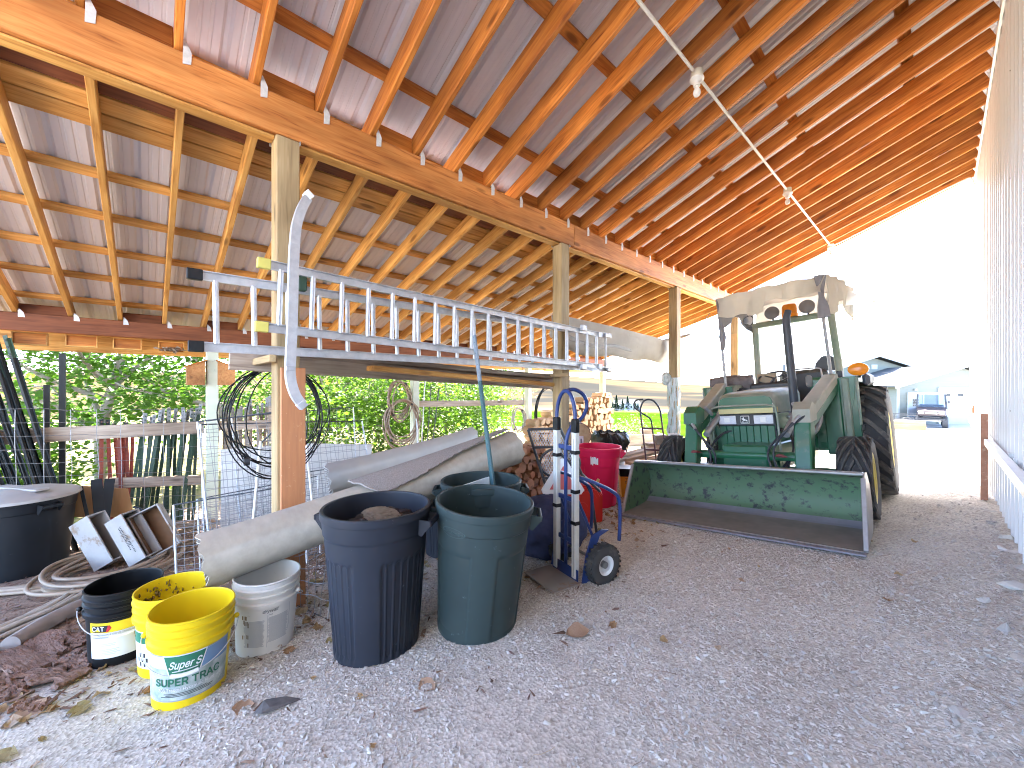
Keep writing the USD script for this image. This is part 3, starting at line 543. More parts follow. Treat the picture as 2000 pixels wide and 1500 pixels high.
def row(proto, ua, va, ub, vb, n, label, grp, lean, X=-7.1, z0=None):
    for k in range(n):
        q = k / max(1, n - 1); top = ua[0] + (ub[0] - ua[0]) * q, ua[1] + (ub[1] - ua[1]) * q, ua[2] + (ub[2] - ua[2]) * q + r1.uniform(-.06, .06)
        top = np.array(top) + [r1.uniform(-.05, .07), r1.normal(0, .02), 0]; f = top + [-.05 + r1.uniform(.1, .26), lean + r1.normal(0, .05), 0]; f[2] = float(gz(f[0], f[1])) - .05
        proto.put(postm(f, top, r1.uniform(-.6, .6) + math.pi / 2), label, grp)
row(pr_, (-7.130, -0.397, 1.099), 0, (-7.130, -0.132, 1.096), 0, 7, LR, GR, .02)
row(pg, (-7.130, -0.034, 1.212), 0, (-7.130, 0.552, 1.259), 0, 19, LG, GG_, -.13)
row(pgr, (-7.130, 0.788, 1.221), 0, (-7.130, 1.441, 1.373), 0, 15, LK, GK, -.06)
single('black_upright', stickw((-7.120, -0.871, 0.051), (-7.120, -0.875, 1.574), .05, .05), M_tk, 'thin black steel upright, shorter of the two before the forked tree', 'post')
single('black_upright', stickw((-7.160, -0.756, 0.017), (-7.160, -0.756, 1.956), .055, .055), M_tk, 'taller black upright with grey top right of the shorter one', 'post')
def plank_thing(name, label, catg, p0, p1, w, h, m_, up=(0, 0, 1), grp=None):
    b, m = stick(p0, p1, w, h, r=.004, up=up); path = fresh('/World', name); p = usdkit.mesh(stage, path, b, m_, smooth=30); setm(p, m); tag(p, label, catg, grp); return p
plank_thing('fence_rail', 'upper grey board of the fence at far left, posts leaning on it', 'board', (-7.000, -1.397, 1.000), (-7.000, 0.576, 0.990), .04, .165, M_grey)
plank_thing('fence_rail', 'lower grey board of the fence below the red posts', 'board', (-7.000, -0.359, 0.355), (-7.000, 0.576, 0.251), .04, .13, M_grey)
plank_thing('fence_rail', 'short grey board behind the black pipe coil', 'board', (-7.000, 0.750, 0.993), (-7.000, 1.470, 0.977), .04, .13, M_grey)
plank_thing('fence_rail', 'long grey board running between pale posts behind the hose coils', 'board', (-7.000, 3.897, 1.217), (-7.000, 6.862, 1.169), .04, .12, M_grey)
def meshpanel(name, label, A, B, h0, h1, nx, nz, r=.0026, m_=None, fr=.0, bow=0, catg='wire panel', grp=None, sag=.01, frm=None):
    # welded wire panel: A, B bottom corners; h0, h1 heights at A and B (vectors)
    A, B, h0, h1 = map(lambda v: np.array(v, float), (A, B, h0, h1)); t = T(name, label, catg, tuple((A + B) / 2), group=grp); rr = np.random.default_rng(len(label)); w = []
    pt = lambda a, b: A + (B - A) * a + (h0 * (1 - a) + h1 * a) * b
    for i in range(nx + 1): w.append(tube([pt(i / nx, b) + rr.normal(0, sag, 3) * (0 < b < 1) for b in np.linspace(0, 1, 5)], r, 5, caps=False))
    for k in range(nz + 1): w.append(tube([pt(a, k / nz) + rr.normal(0, sag, 3) * (0 < a < 1) for a in np.linspace(0, 1, 6)], r, 5, caps=False))
    part('wire_grid', W(t, cat(w)), m_ or M_wire, t)
    if fr:
        for a, b in ((pt(0, 0), pt(0, 1)), (pt(1, 0), pt(1, 1))): part('upright', W(t, cyl(a, b, fr, 8)), frm or M_galv, t)
        for a, b in ((pt(0, 1), pt(1, 1)), (pt(0, 0), pt(1, 0))): part('cross_bar', W(t, cyl(a, b, fr * .7, 8)), M_wired, t)
    return t
V3 = lambda *a: np.array(a, float)
a_, b_ = V3(*(-6.550, -1.214, 0.080)), V3(*(-6.550, 0.539, -0.189))
meshpanel('wire_fence', 'wide open-grid wire fence panel in front of the leaning posts', a_, b_, V3(*(-6.600, -1.223, 1.321)) - a_, V3(*(-6.600, 0.543, 1.252)) - b_, 9, 9, .0032, M_wire)

# ---------------------------------------------------------------- wire cages and panels round the first post
def quad(name, label, X0, X1, p, nx, nz, fr=.008, r=.0022, sag=.006, m_=None, frm=None):
    A, B, C, D = [V3(*q) for q in p]; return meshpanel(name, label, A, B, D - A, C - B, nx, nz, r, m_, fr, sag=sag, frm=frm)
quad('wire_cage', 'tall galvanised wire panel with leaning white uprights beside the pale post', 0, 0, [(-4.550, 0.426, -0.023), (-4.200, 1.109, -0.087), (-4.350, 0.971, 1.315), (-4.750, 0.345, 1.222)], 9, 16, .011)
quad('wire_cage', 'wide dark-topped wire panel reaching right past the orange board', 0, 0, [(-4.900, 0.411, -0.130), (-5.000, 2.195, -0.082), (-5.050, 2.027, 1.115), (-4.950, 0.383, 1.181)], 17, 16, .009)
quad('wire_cage', 'wire panel with slanting white uprights behind the carpet roll', 0, 0, [(-4.600, 0.766, 0.114), (-4.400, 1.152, 0.280), (-4.450, 1.052, 1.261), (-4.650, 0.841, 0.987)], 6, 12, .012)
quad('wire_cage', 'rear wire panel with a dark top rail over the white board', 0, 0, [(-5.400, 0.776, 0.012), (-5.500, 2.157, -0.190), (-5.500, 2.086, 1.274), (-5.400, 0.690, 1.211)], 12, 10, .008)
quad('wire_cage', 'low wire panel with two white feet left of the carpet roll end', 0, 0, [(-4.618, 0.188, -0.157), (-4.000, 1.091, -0.090), (-4.300, 1.126, 0.589), (-4.750, 0.172, 0.474)], 15, 12, .010)
quad('wire_cage', 'low wire panel in the middle of the cage pile', 0, 0, [(-4.550, 0.352, -0.164), (-4.050, 1.218, -0.047), (-4.300, 1.269, 0.643), (-4.700, 0.338, 0.504)], 14, 14, .007)
quad('wire_cage', 'bent wire panel hanging below the carpet roll beside the navy can', 0, 0, [(-3.213, 0.790, -0.042), (-2.784, 0.886, -0.007), (-3.000, 1.026, 0.483), (-3.200, 0.737, 0.408)], 5, 5, .004)
quad('wire_cage', 'small square wire cage end under the low carpet roll', 0, 0, [(-4.100, 0.944, -0.173), (-4.000, 1.273, -0.022), (-4.200, 1.386, 0.720), (-4.300, 1.057, 0.701)], 6, 9, .006)
single('wire_stake', cyl((-4.100, 0.672, 0.273), (-4.300, 0.773, 1.044), .011, 8), M_white, 'white stake leaning in the wire cages left of the orange board', 'stake')
single('wire_stake', cyl((-4.000, 1.136, 0.449), (-4.200, 1.137, 0.990), .010, 8), M_white, 'white stake leaning in the wire cages right of the orange board', 'stake')
def slab(name, label, catg, P4, th, m_, grp=None):               # a thin board from four corners
    A, B, C, D = [V3(*q) for q in P4]; n = np.cross(B - A, D - A); n /= np.linalg.norm(n)
    U = [[A + (B - A) * s * (1 - t) + (C - D) * s * t + (D - A) * t for t in (0, 1)] for s in (0, 1)]; s_ = solid(np.array(U), th)
    c = s_.bounds.mean(0); s_.apply_translation(-c); return single(name, s_, m_, label, catg, grp, loc=tuple(c), smooth=False)
slab('white_board', 'large pale board standing behind the wire cages and pipe coil', 'board', [(-5.750, 0.635, -0.104), (-5.750, 1.254, -0.253), (-5.800, 1.265, 0.794), (-5.800, 0.641, 0.807)], .03, M_panelw)
slab('white_board', 'pale sheet standing right of the orange board behind the wire', 'board', [(-5.600, 1.515, 0.024), (-5.600, 2.390, -0.152), (-5.650, 2.411, 0.710), (-5.650, 1.529, 0.810)], .03, M_panelw)
slab('plywood_sheet', 'orange plywood sheet behind the black straps under the fence rail', 'board', [(-6.400, -0.609, 0.137), (-6.400, -0.118, 0.028), (-6.400, -0.170, 0.366), (-6.400, -0.609, 0.482)], .02, mat('plywood', (.50, .27, .11), (.40, .2, .08), 4, .7, stretch=(6, 6, 1)))
def strap(name, label, p, w):
    A, B = V3(*p[0]), V3(*p[1]); b = stickw(A, B, w, .012, r=.003, up=(1, 0, 0)); single(name, b, M_pipe, label, 'board', loc=None)
strap('black_board', 'left one of two black slats standing against the orange plywood', [(-6.200, -0.381, 0.107), (-6.250, -0.415, 0.544)], .09)
strap('black_board', 'right one of two black slats standing against the orange plywood', [(-6.200, -0.350, 0.100), (-6.250, -0.309, 0.533)], .085)
strap('black_board', 'thin dark slat leaning at the left edge of the plywood', [(-6.200, -0.472, 0.127), (-6.250, -0.528, 0.485)], .03)

# ---------------------------------------------------------------- coils of pipe and hose
def coil(name, label, c, rx, rz, n, spread, r, m_, catg, yaw=0.0, seed=1, tilt=0, ties=2, tie_mat=None, sweep=360, start=0):
    rr = np.random.default_rng(seed); t = T(name, label, catg, c); Rz = rot('z', yaw) @ rot('x', tilt)
    for k in range(n):
        a = np.radians(np.linspace(start, start + sweep, 40, endpoint=sweep < 360)); s1, s2 = rr.normal(1, spread, 2); off = rr.normal(0, .020, 3); ph = rr.uniform(0, 6)
        p = np.stack([.022 * np.sin(a * 2 + ph) + off[0], np.cos(a) * rx * s1 + off[1], np.sin(a) * rz * s2 + off[2] - (s2 - 1) * rz * .9], 1) @ Rz.T
        part('loop', tube(p, r, 7, closed=sweep >= 360), m_, t, smooth=True)
    for k in range(ties):
        a = 1.0 + k * 3.0; p = np.array([0, math.cos(a) * rx, math.sin(a) * rz]) @ Rz.T; e = cyl(p - np.array([0, .02, 0]), p + np.array([0, .02, 0]), .035, 8); part('tie', e, tie_mat or M_wired, t)
    return t
coil('black_pipe_coil', 'large loose coil of black water pipe hanging behind the first post', (-3.950, 0.849, 1.270), .375, .45, 10, .085, .0052, M_pipe, 'pipe coil', yaw=6, seed=3)
coil('hose_coil', 'upper tan hose coil hanging on the second pale post', (-6.800, 3.437, 1.313), .32, .345, 8, .09, .0115, M_hose, 'hose coil', yaw=28, seed=4)
coil('hose_coil', 'lower tan hose coil hanging below another on the second pale post', (-6.750, 3.473, 0.905), .42, .40, 9, .10, .0115, M_hose, 'hose coil', yaw=16, seed=5)
coil('hose_coil', 'small tan coil hanging left of the third pale post above the carpet end', (-6.750, 6.448, 0.776), .24, .26, 6, .05, .012, M_hosed, 'hose coil', yaw=10, seed=6)
coil('black_pipe_coil', 'tall dark pipe coil hanging before the light firewood stack', (-6.600, 7.324, 0.927), .48, .62, 8, .03, .010, M_pipe, 'pipe coil', yaw=4, seed=7)
for k, (u0, u1, lb) in enumerate([((-6.900, 3.942, 0.386), (-7.050, 4.108, 1.695), 'tall pale rod, leftmost of the rods standing right of the hose coils'), ((-6.900, 4.067, 0.373), (-7.050, 4.250, 1.592), 'dark thin rod in the middle of the rods right of the hose coils'), ((-6.900, 4.195, 0.401), (-7.050, 4.432, 1.529), 'dark thin rod, rightmost beside the hose coils'), ((-6.600, 3.695, 0.425), (-6.800, 3.775, 0.943), 'short grey rod below the hose coils')]):
    single('metal_rod', cyl(u0, u1, .012 if k != 1 else .009, 8), M_galv if k in (0, 3) else M_wired, lb, 'rod')
single('hanging_cord', tube(spline([(-5.200, 5.058, 1.907), (-5.200, 5.071, 1.418), (-5.200, 5.058, 0.780)], 5), .006, 6), M_wired, 'thin black cord hanging from the shelf boards left of the second post', 'cord')

# ---------------------------------------------------------------- ladders, shelf boards, downspout
def ladder(name, label, A, B, C, D, n, first, w=.062, d=.026):  # A-B upper rail, C-D lower rail
    t = T(name, label, 'ladder', tuple((V3(*A) + V3(*C)) / 2)); A, B, C, D = map(lambda v: V3(*v), (A, B, C, D))
    for a, b in ((A, B), (C, D)):
        m, L = frame_to(a, b, (0, 0, 1)); h, e, k = w / 2, d / 2, .005
        prof = [(-e, -h), (e, -h), (e, -h + k), (-e + k, -h + k), (-e + k, h - k), (e, h - k), (e, h), (-e, h)]
        # channel section: web towards the yard, flanges top and bottom
        s = extr([(x, y) for x, y in prof], L); s.apply_transform(mtx(np.array([[0, 0, 1.], [-1, 0, 0], [0, 1, 0]]))); s.apply_transform(m); r_ = part('rail', W(t, s), M_galv, t, smooth=False)
        for q, base in ((0, a), (1, b)):
            dr = (b - a) / L * (.05 if q == 0 else -.05); part('end_cap', W(t, stickw(base - dr * .6, base + dr, d + .012, w + .008)), first if q == 0 else M_galv, t)
    for k in range(n):
        q = (k + .55) / n; a, b = A + (B - A) * q, C + (D - C) * q; part('rung', W(t, cyl(a - (a - b) * .05, b + (a - b) * .05, .0175, 10)), M_galv, t)
    return t
M_capy = mat('yellow_cap', (.62, .55, .12), (.5, .42, .1), 9, .5)
L1 = ladder('extension_ladder', 'front aluminium ladder on edge, yellow-capped end crossing the first post', (-3.100, 0.566, 2.385), (-3.120, 4.491, 2.255), (-3.100, 0.552, 1.956), (-3.120, 4.491, 1.827), 19, M_capy)
L2 = ladder('extension_ladder', 'rear aluminium ladder on edge with black-capped ends, reaching further left', (-3.180, 0.206, 2.259), (-3.190, 4.815, 2.277), (-3.180, 0.213, 1.807), (-3.190, 4.815, 1.797), 22, M_pipe)
for p in ((-3.100, 4.093, 2.296), (-3.100, 4.093, 1.799)): part('lock', W(L1, bev(V3(*p) - [.02, .05, .03], V3(*p) + [.03, .05, .05], .008)), M_galv, L1)
for p in ((-3.160, 4.682, 2.269), (-3.160, 4.745, 1.794)): part('foot', W(L2, bev(V3(*p) - [.02, .03, .025], V3(*p) + [.02, .12, .025], .008)), M_galv, L2)
part('hook', W(L2, bev(V3(*(-3.140, 0.822, 2.315)) - [.02, .03, .07], V3(*(-3.140, 0.822, 2.315)) + [.02, .03, .05], .008)), M_tg, L2)
for y in (.72, 3.86):                                             # arms on the posts that carry ladders and boards
    for z in ((1.745,) if y < 1 else (1.70,)): splank('bracket_arm', (-3.64, y - .10, z), (-3.06, y - .10, z), .04, .05, M_post, r=.003)
plank_thing('shelf_board', 'wide dark board lying under the ladders', 'board', (-3.470, 0.585, 1.829), (-3.470, 3.952, 1.672), .24, .045, M_grey)
plank_thing('shelf_board', 'long brown board below the ladders, left end past the post', 'board', (-3.660, 0.452, 1.752), (-3.600, 4.408, 1.579), .05, .14, M_grey)
plank_thing('shelf_board', 'clean tan board lying on the shelf right of the first post', 'board', (-3.400, 1.432, 1.716), (-3.400, 3.902, 1.577), .14, .045, M_low)
plank_thing('shelf_board', 'thin dark sheet edge lying between ladder and boards', 'board', (-3.300, 0.760, 1.847), (-3.300, 3.286, 1.791), .10, .018, M_dark)
ds = T('downspout', 'bent galvanised downspout piece hanging on the first post', 'downspout', (-3.000, 0.735, 2.377))
def rect_sweep(pts, w, h):
    P = np.array(pts); t = np.gradient(P, axis=0); t /= np.linalg.norm(t, axis=1, keepdims=True); s = np.array([0, 1.0, 0]); V = []
    for p, d in zip(P, t):
        x = np.cross(np.array([1.0, 0, 0]), d); x /= np.linalg.norm(x); y = np.cross(d, x); rib = [(-1, -1), (-.5, -1), (-.42, -.8), (-.05, -.8), (.05, -.8), (.42, -.8), (.5, -1), (1, -1), (1, 1), (-1, 1)]
        V.append([p + x * a * w / 2 + y * b * h / 2 for a, b in rib + rib[:1]])
    return grid(np.array(V))
part('upper_elbow', W(ds, rect_sweep(spline([(-2.940, 0.802, 2.840), (-2.940, 0.767, 2.759), (-2.950, 0.738, 2.643), (-2.950, 0.725, 2.501)], 5), .057, .049)), M_galv, ds)
part('pipe', W(ds, rect_sweep([(-2.950, 0.725, 2.508), (-2.950, 0.719, 2.362), (-2.950, 0.710, 1.948), (-2.950, 0.698, 1.666)], .058, .050)), M_galv, ds)
part('lower_elbow', W(ds, rect_sweep(spline([(-2.950, 0.698, 1.687), (-2.950, 0.704, 1.588), (-2.940, 0.729, 1.495), (-2.930, 0.767, 1.432)], 5), .0575, .0495)), M_galv, ds)
for a, b in (((-2.940, 0.796, 2.848), (-2.940, 0.822, 2.878)), ((-2.930, 0.749, 1.447), (-2.930, 0.780, 1.411)), ((-2.950, 0.698, 1.687), (-2.950, 0.698, 1.660))):
    part('collar', W(ds, stickw(a, b, .063, .054, r=.003) if True else None), M_white if b[2] > 2 else M_galv, ds)

# ---------------------------------------------------------------- nest boxes, bird houses, tarp, light string
def nestbox(name, label, c, w, h):
    t = T(name, label, 'nest box', c, R=rot('z', 90)); b = cat([box((-w / 2, .01, 0), (w / 2, .10, .012)), box((-w / 2, .01, h - .012), (w / 2, .10, h)), box((-w / 2, .012, .012), (-w / 2 + .012, .10, h - .012)), box((w / 2 - .012, .012, .012), (w / 2, .10, h - .012))])
    part('frame', b, M_low, t); part('panel', box((-w / 2 + .013, .03, .013), (w / 2 - .013, .045, h - .013)), M_raft, t); return t
for k, (p, lb) in enumerate([((-7.120, -1.006, 2.040), 'wooden nest box hung under the eave, leftmost of the row'), ((-7.120, -0.598, 2.044), 'wooden nest box under the eave, second from the left'), ((-7.120, -0.194, 2.039), 'wooden nest box under the eave, third from the left'), ((-7.120, 0.237, 2.025), 'nest box with straw inside, under the eave left of the pale post')]):
    nestbox('nest_box', lb, p, .27, .145)
    if k == 3: single('nest_straw', at(leaves(np.random.default_rng(2).normal(0, .03, (60, 3)) * [.6, 2.2, .4], .07, np.random.default_rng(3)), V3(*p) + [.06, 0, .03]), M_hose, 'dry grass nest in the eave box beside the pale post', 'nest', smooth=False)
M_bh = wood('birdhouse_wood', (.55, .27, .10), (.46, .2, .07), (.3, .12, .04), .6, .1)
for p, lb in (((-6.970, 0.484, 1.578), 'peaked wooden bird house on the left side of the pale post'), ((-6.970, 0.824, 1.579), 'peaked wooden bird house on the right side of the pale post')):
    t = T('bird_house', lb, 'bird house', p); s = 1 if 'left' in lb else -1
    part('box', extr([(-.10, 0), (.10, 0), (.10, .25 if s < 0 else .33), (-.10, .33 if s < 0 else .25)], .16, mtx(np.array([[0, 0, 1.0], [1, 0, 0], [0, 1, 0]]), (-.08, 0, 0))), M_bh, t, smooth=False)
    part('roof', stickw((0, -.12, .25 if s > 0 else .345), (0, .12, .345 if s > 0 else .25), .2, .014, up=(0, 0, 1)), M_raft, t)
M_tarp = mat('canvas_tarp', (.60, .57, .50), (.50, .47, .41), 3, .7, transl=.22, bump=.2, bscale=9, bdist=.02, spots=((.36, .33, .28), 5, .63, .15))
tp = T('rolled_tarp', 'rolled pale tarp slung between the second and last posts', 'tarp', (-3.550, 5.503, 2.338))
nl = 40; YA = np.linspace(4.10, 8.55, nl); rows = []
for i, y in enumerate(YA):
    q = i / (nl - 1); zt_ = np.interp(q, [0, .3, .7, 1], [2.545, 2.50, 2.40, 2.70]); drop = np.interp(q, [0, .12, .5, .85, 1], [.40, .50, .42, .36, .10]); wdt = np.interp(q, [0, .2, .6, .9, 1], [.05, .10, .16, .13, .03]); a = np.linspace(0, math.pi, 15)
    c = np.stack([-3.50 - .10 - wdt * np.cos(a) * (1 if True else 1) + .012 * np.sin(9 * q + a * 3), np.full(15, y) + .01 * np.sin(a * 5 + q * 30), zt_ - drop * np.sin(a) ** .7 + .018 * np.sin(q * 25 + a * 4) * np.sin(a)], 1); c[:5, 2] += .04 * np.sin(q * 3.1); rows.append(c)
part('sling', W(tp, solid(np.array(rows), .006)), M_tarp, tp, smooth=60)
inner = np.array(rows)[:, 3:12].copy(); inner[:, :, 2] += .05; inner[:, :, 0] = -3.6 + (inner[:, :, 0] + 3.6) * .8
part('roll', W(tp, tube(spline([tuple(r[7] + [0, 0, .16]) for r in rows[::4]], 3), .085, 12)), mat('canvas_dark', (.40, .37, .32), (.3, .28, .24), 6, .8), tp, smooth=60)
part('rope', W(tp, tube(spline([(-3.600, 8.783, 2.731), (-3.600, 9.082, 2.964), (-3.600, 9.485, 3.243)], 4), .007, 6)), M_wired, tp)
part('rope', W(tp, tube(spline([(-3.600, 8.703, 2.557), (-3.600, 9.082, 2.701), (-3.600, 8.917, 2.495), (-3.600, 8.890, 2.213)], 5), .004, 6)), M_wired, tp)
ls = T('light_string', 'white conduit with porcelain lamp holders under the rafters', 'light fitting', (-1.475, 5.0, ZU(-1.475) - .03)); zc = ZU(-1.475) - .016
part('conduit', W(ls, cyl((-1.475, .9, zc), (-1.475, 3.52, zc), .0135, 10)), M_white, ls)
part('conduit', W(ls, cyl((-1.475, 3.68, zc), (-1.475, 6.59, zc), .0135, 10)), M_white, ls); part('conduit', W(ls, cyl((-1.475, 6.75, zc), (-1.475, 9.86, zc), .0135, 10)), M_white, ls)
part('feed_conduit', W(ls, tube(spline([(-1.46, 9.93, zc), (-1.2, 9.97, ZU(-1.2) - .02), (-.2, 9.97, ZU(-.2) - .02), (.24, 9.97, ZU(.24) - .03), (.34, 9.97, ZU(.34) - .07), (.372, 9.97, ZU(.37) - .2)], 6), .012, 8)), M_white, ls)
for y in (3.6, 6.67, 9.92):
    bx = part('junction_box', W(ls, at(lathe([(0, .03), (.05, .03), (.052, .0), (.052, -.03), (.0, -.03)], 12), (-1.475, y, zc + .004))), mat('cream_%d' % int(y), (.70, .68, .56), (.6, .58, .48), 20, .4), ls)
    part('lamp_holder', W(ls, at(lathe([(0, -.03), (.058, -.031), (.060, -.045), (.045, -.055), (.030, -.075), (.028, -.10), (.0, -.10)], 20), (-1.475, y, zc))), M_white, ls)
    part('bulb', W(ls, at(lathe([(0, -.10), (.014, -.10), (.016, -.115), (.030, -.14), (.033, -.16), (.024, -.185), (0, -.193)], 16), (-1.475, y, zc))), mat('bulb_%d' % int(y), (.82, .82, .80), (.8, .8, .78), 5, .15), ls, smooth=60)
# plastic sheeting wound round the third post
pw = T('plastic_wrap', 'torn white plastic sheeting clinging to the third post', 'plastic wrap', (XB, 7.06, 1.0)); M_wrap = mat('plastic_film', (.66, .68, .66), (.38, .46, .42), 7, .25, stretch=(4, 4, .7), bump=.8, bscale=18, bdist=.03, lo=.4, hi=.6)
zz = np.linspace(.55, 1.72, 30); aa = np.linspace(.2, 4.6, 16)
P = np.array([[(XB + (.088 + .016 * math.sin(7 * a + 9 * z) + .012 * math.sin(23 * z + a)) * np.clip(1.35 * math.cos(a - .4), -1, 1), 7.06 - (.088 + .016 * math.sin(6 * a + 11 * z)) * np.clip(1.35 * math.sin(a - .4), -1, 1), z) for a in aa] for z in zz]); part('sheet', W(pw, solid(P, .002)), M_wrap, pw, smooth=50)
bl = trimesh.creation.icosphere(3, .10); bl.vertices *= (1 + .5 * (meshkit.fbm(bl.vertices * 14, 3, 4) - .5))[:, None] * [1, 1, 1.25]; part('bunch', W(pw, at(bl, (XB - .12, 7.0, 1.70))), M_wrap, pw, smooth=50)

# ---------------------------------------------------------------- trash cans
def plastic(name, c, c2, scuff, rough=.42, th=.60): return mat(name, c, c2, 3, rough, spec=.28, spots=(scuff, 22, th, .10), bump=.12, bscale=120, bdist=.0008, rough2=rough + .12)
M_navy = plastic('navy_plastic', (.020, .0225, .030), (.016, .018, .024), (.16, .17, .19), th=.66)
M_green = plastic('green_plastic', (.034, .050, .047), (.027, .040, .038), (.17, .21, .21), th=.64)
M_redp = plastic('red_plastic', (.72, .012, .075), (.62, .010, .06), (.60, .12, .14), th=.70)
M_blackp = plastic('black_plastic', (.008, .0085, .0095), (.006, .0065, .007), (.10, .10, .10), th=.66)
M_greyp = plastic('grey_plastic', (.42, .42, .42), (.34, .34, .34), (.5, .5, .5))
M_lid = mat('dusty_lid', (.36, .32, .28), (.29, .255, .225), 3, .65, spots=((.42, .39, .36), 9, .6, .15))
M_bag = mat('black_bag', (.008, .008, .009), (.014, .014, .015), 8, .2, bump=.5, bscale=30, bdist=.01)
def can_mesh(h, rt, rb, style, ph=.13):
    A = np.linspace(0, 2 * np.pi, 168, endpoint=False); lip = .045
    R = lambda z: rb + (rt - rb) * z / h
    zo = np.concatenate([[0, .008, .02], np.linspace(.035, h * .62, 16), np.linspace(h * .64, h * .70, 5), np.linspace(h * .72, h * .82, 4), [h * .835, h * .845, h - lip - .004, h - lip]])
    rows = []
    for z in zo:
        r = R(z) + (.006 if z > h * .84 else 0) - (.012 if z == 0 else 0); u = (A * 4 / (2 * np.pi) + ph) % 1.0; e = S_(.10, .13, u) * S_(.76, .73, u); v = S_(h * .06, h * .075, z) * S_(h * .705, h * .675, z)
        if style == 'flute': d = e * v * (.010 + .007 * np.cos((u - .43) * 2 * np.pi / .105))
        elif style == 'panel': d = e * v * .009
        else: d = 0 * A
        rows.append(np.stack([np.cos(A) * (r - d), np.sin(A) * (r - d), np.full_like(A, z)], 1))
    for r, z in ((rt + .010, h - lip), (rt + .013, h - lip + .006), (rt + .013, h - .006), (rt + .008, h), (rt - .004, h), (rt - .010, h - .010), (R(h * .5) - .008, h * .5), (rb - .008, .02), (.0005, .02)): rows.append(np.stack([np.cos(A) * r, np.sin(A) * r, np.full_like(A, z)], 1))
    rows.insert(0, np.stack([np.cos(A) * .0005, np.sin(A) * .0005, 0 * A], 1)); P = np.array(rows); P = np.concatenate([P, P[:, :1]], 1); g = grid(P); g.merge_vertices(); g.update_faces(g.nondegenerate_faces()); g.fix_normals(); return g
def trash_can(name, label, loc, h, rt, rb, m_, style, rz=0, tilt=None, handles=True, catg='trash can', ph=.13):
    Rm = rot('z', rz)
    if tilt: Rm = rot(tilt[0], tilt[1]) @ Rm
    t = T(name, label, catg, loc, Rm); part('body', can_mesh(h, rt, rb, style, ph), m_, t, smooth=35)
    if handles:
        for sgn in (0, 180):
            z0 = h - .05; pl = [(0, -.075), (.055, -.055), (.062, .03), (0, .045)]
            cheeks = cat([extr([(rt - .008, -.105), (rt + .012, -.115), (rt + .062, -.05), (rt + .062, -.028), (rt - .004, -.02)], .006, mtx(np.array([[1., 0, 0], [0, 0, -1], [0, 1, 0]]), (0, s * .075, z0 + .02))) for s in (-1, 1)])
            grip = bev((rt + .045, -.078, z0 - .040), (rt + .066, .078, z0 - .006), .006); lid = bev((rt - .002, -.078, z0 - .012), (rt + .064, .078, z0 + .000), .003)
            part('handle', at(cat([cheeks, grip]), R=rot('z', sgn)), m_, t)
    return t
c1 = trash_can('trash_can', 'dark navy fluted trash can with black bag and paper inside', (-2.264, 1.000, 0.036), .82, .298, .238, M_navy, 'flute', rz=-142, ph=.75)
c2 = trash_can('trash_can', 'scuffed dark green trash can leaning right, front one beside the navy can', (-1.994, 1.532, 0.058), .80, .290, .245, M_green, 'panel', rz=-133, ph=.852, tilt=((-.718, 5.42, 0), 5.4))
b_ = (-2.380, 1.873, 0.811); c3 = trash_can('trash_can', 'green trash can with white paper inside, behind the leaning green one', (b_[0], b_[1], float(gz(b_[0], b_[1]))), .82, .295, .25, M_green, 'panel', rz=-128)
b_ = (-3.259, 2.189, 0.736); c4 = trash_can('trash_can', 'dark navy trash can mostly hidden under the carpet rolls', (b_[0], b_[1], float(gz(b_[0], b_[1]))), .83, .295, .245, M_navy, 'flute', rz=10)
c5 = trash_can('trash_can', 'bright red trash can with torn white sticker', (-3.162, 4.503, -0.038), .79, .30, .235, M_redp, 'panel', rz=30)
b_ = (-4.082, 6.195, 0.813); c6 = trash_can('trash_can', 'grey trash can with a black bag folded over its rim', (b_[0], b_[1], float(gz(b_[0], b_[1]))), .80, .28, .23, M_greyp, 'plain', handles=False)
b_ = (-6.166, -0.920, -0.284); c7 = trash_can('trash_can', 'big black can with dusty grey lid at far left', b_, .76, .375, .31, M_blackp, 'plain', rz=35)
lidm = lathe([(0, .075), (.10, .072), (.25, .055), (.33, .030), (.38, .02), (.405, .006), (.409, -.02), (.403, -.022), (.398, 0)], 56); part('lid', at(lidm, (0, 0, .765)), M_lid, c7)
part('lid_ridge', at(cat([bev((-.30, -.055, 0), (.30, .055, .02), .008)]), (0, 0, .825), rot('y', 0)), M_lid, c7)
single('sticker', at(solid(grid(np.zeros((2, 2, 3))).vertices.reshape(2, 2, 3) + np.array([[[0, 0, 0], [0, 0, .085]], [[.10, 0, .01], [.10, 0, .095]]]), .001), (0, 0, 0)), M_white, 'unused', 'sticker') if False else None
def Rc(h, rt, rb): return lambda z: rb + (rt - rb) * z / h + .006
lab = []
rs = np.random.default_rng(4)
for k in range(9): a0 = -.17 + k * .037 + rs.uniform(-.01, .01); lab.append(patch(Rc(.79, .30, .235), a0, a0 + .05, .585 + rs.uniform(-.015, .015), .675 + rs.uniform(-.02, .012), .002, 3, 2))
part('sticker', at(cat(lab), R=rot('z', -30 + 47.35 - 90 - 22)), M_white, c5)
emb = text('Rubbermaid', .018, .0015); emb = at(emb, (0, 0, 0)); ov = at(trimesh.creation.annulus(.93, 1.0, .0012), s=None); ov.vertices *= [.085, .026, 1]; ov.apply_translation([0, .009, 0])
part('moulded_badge', at(wrap(cat([emb, ov]), Rc(.80, .290, .245), 0, .67, .001), R=rot('z', 133 - 36 - 40)), mat('badge_green', (.065, .10, .10), (.05, .085, .085), 8, .4), c2)
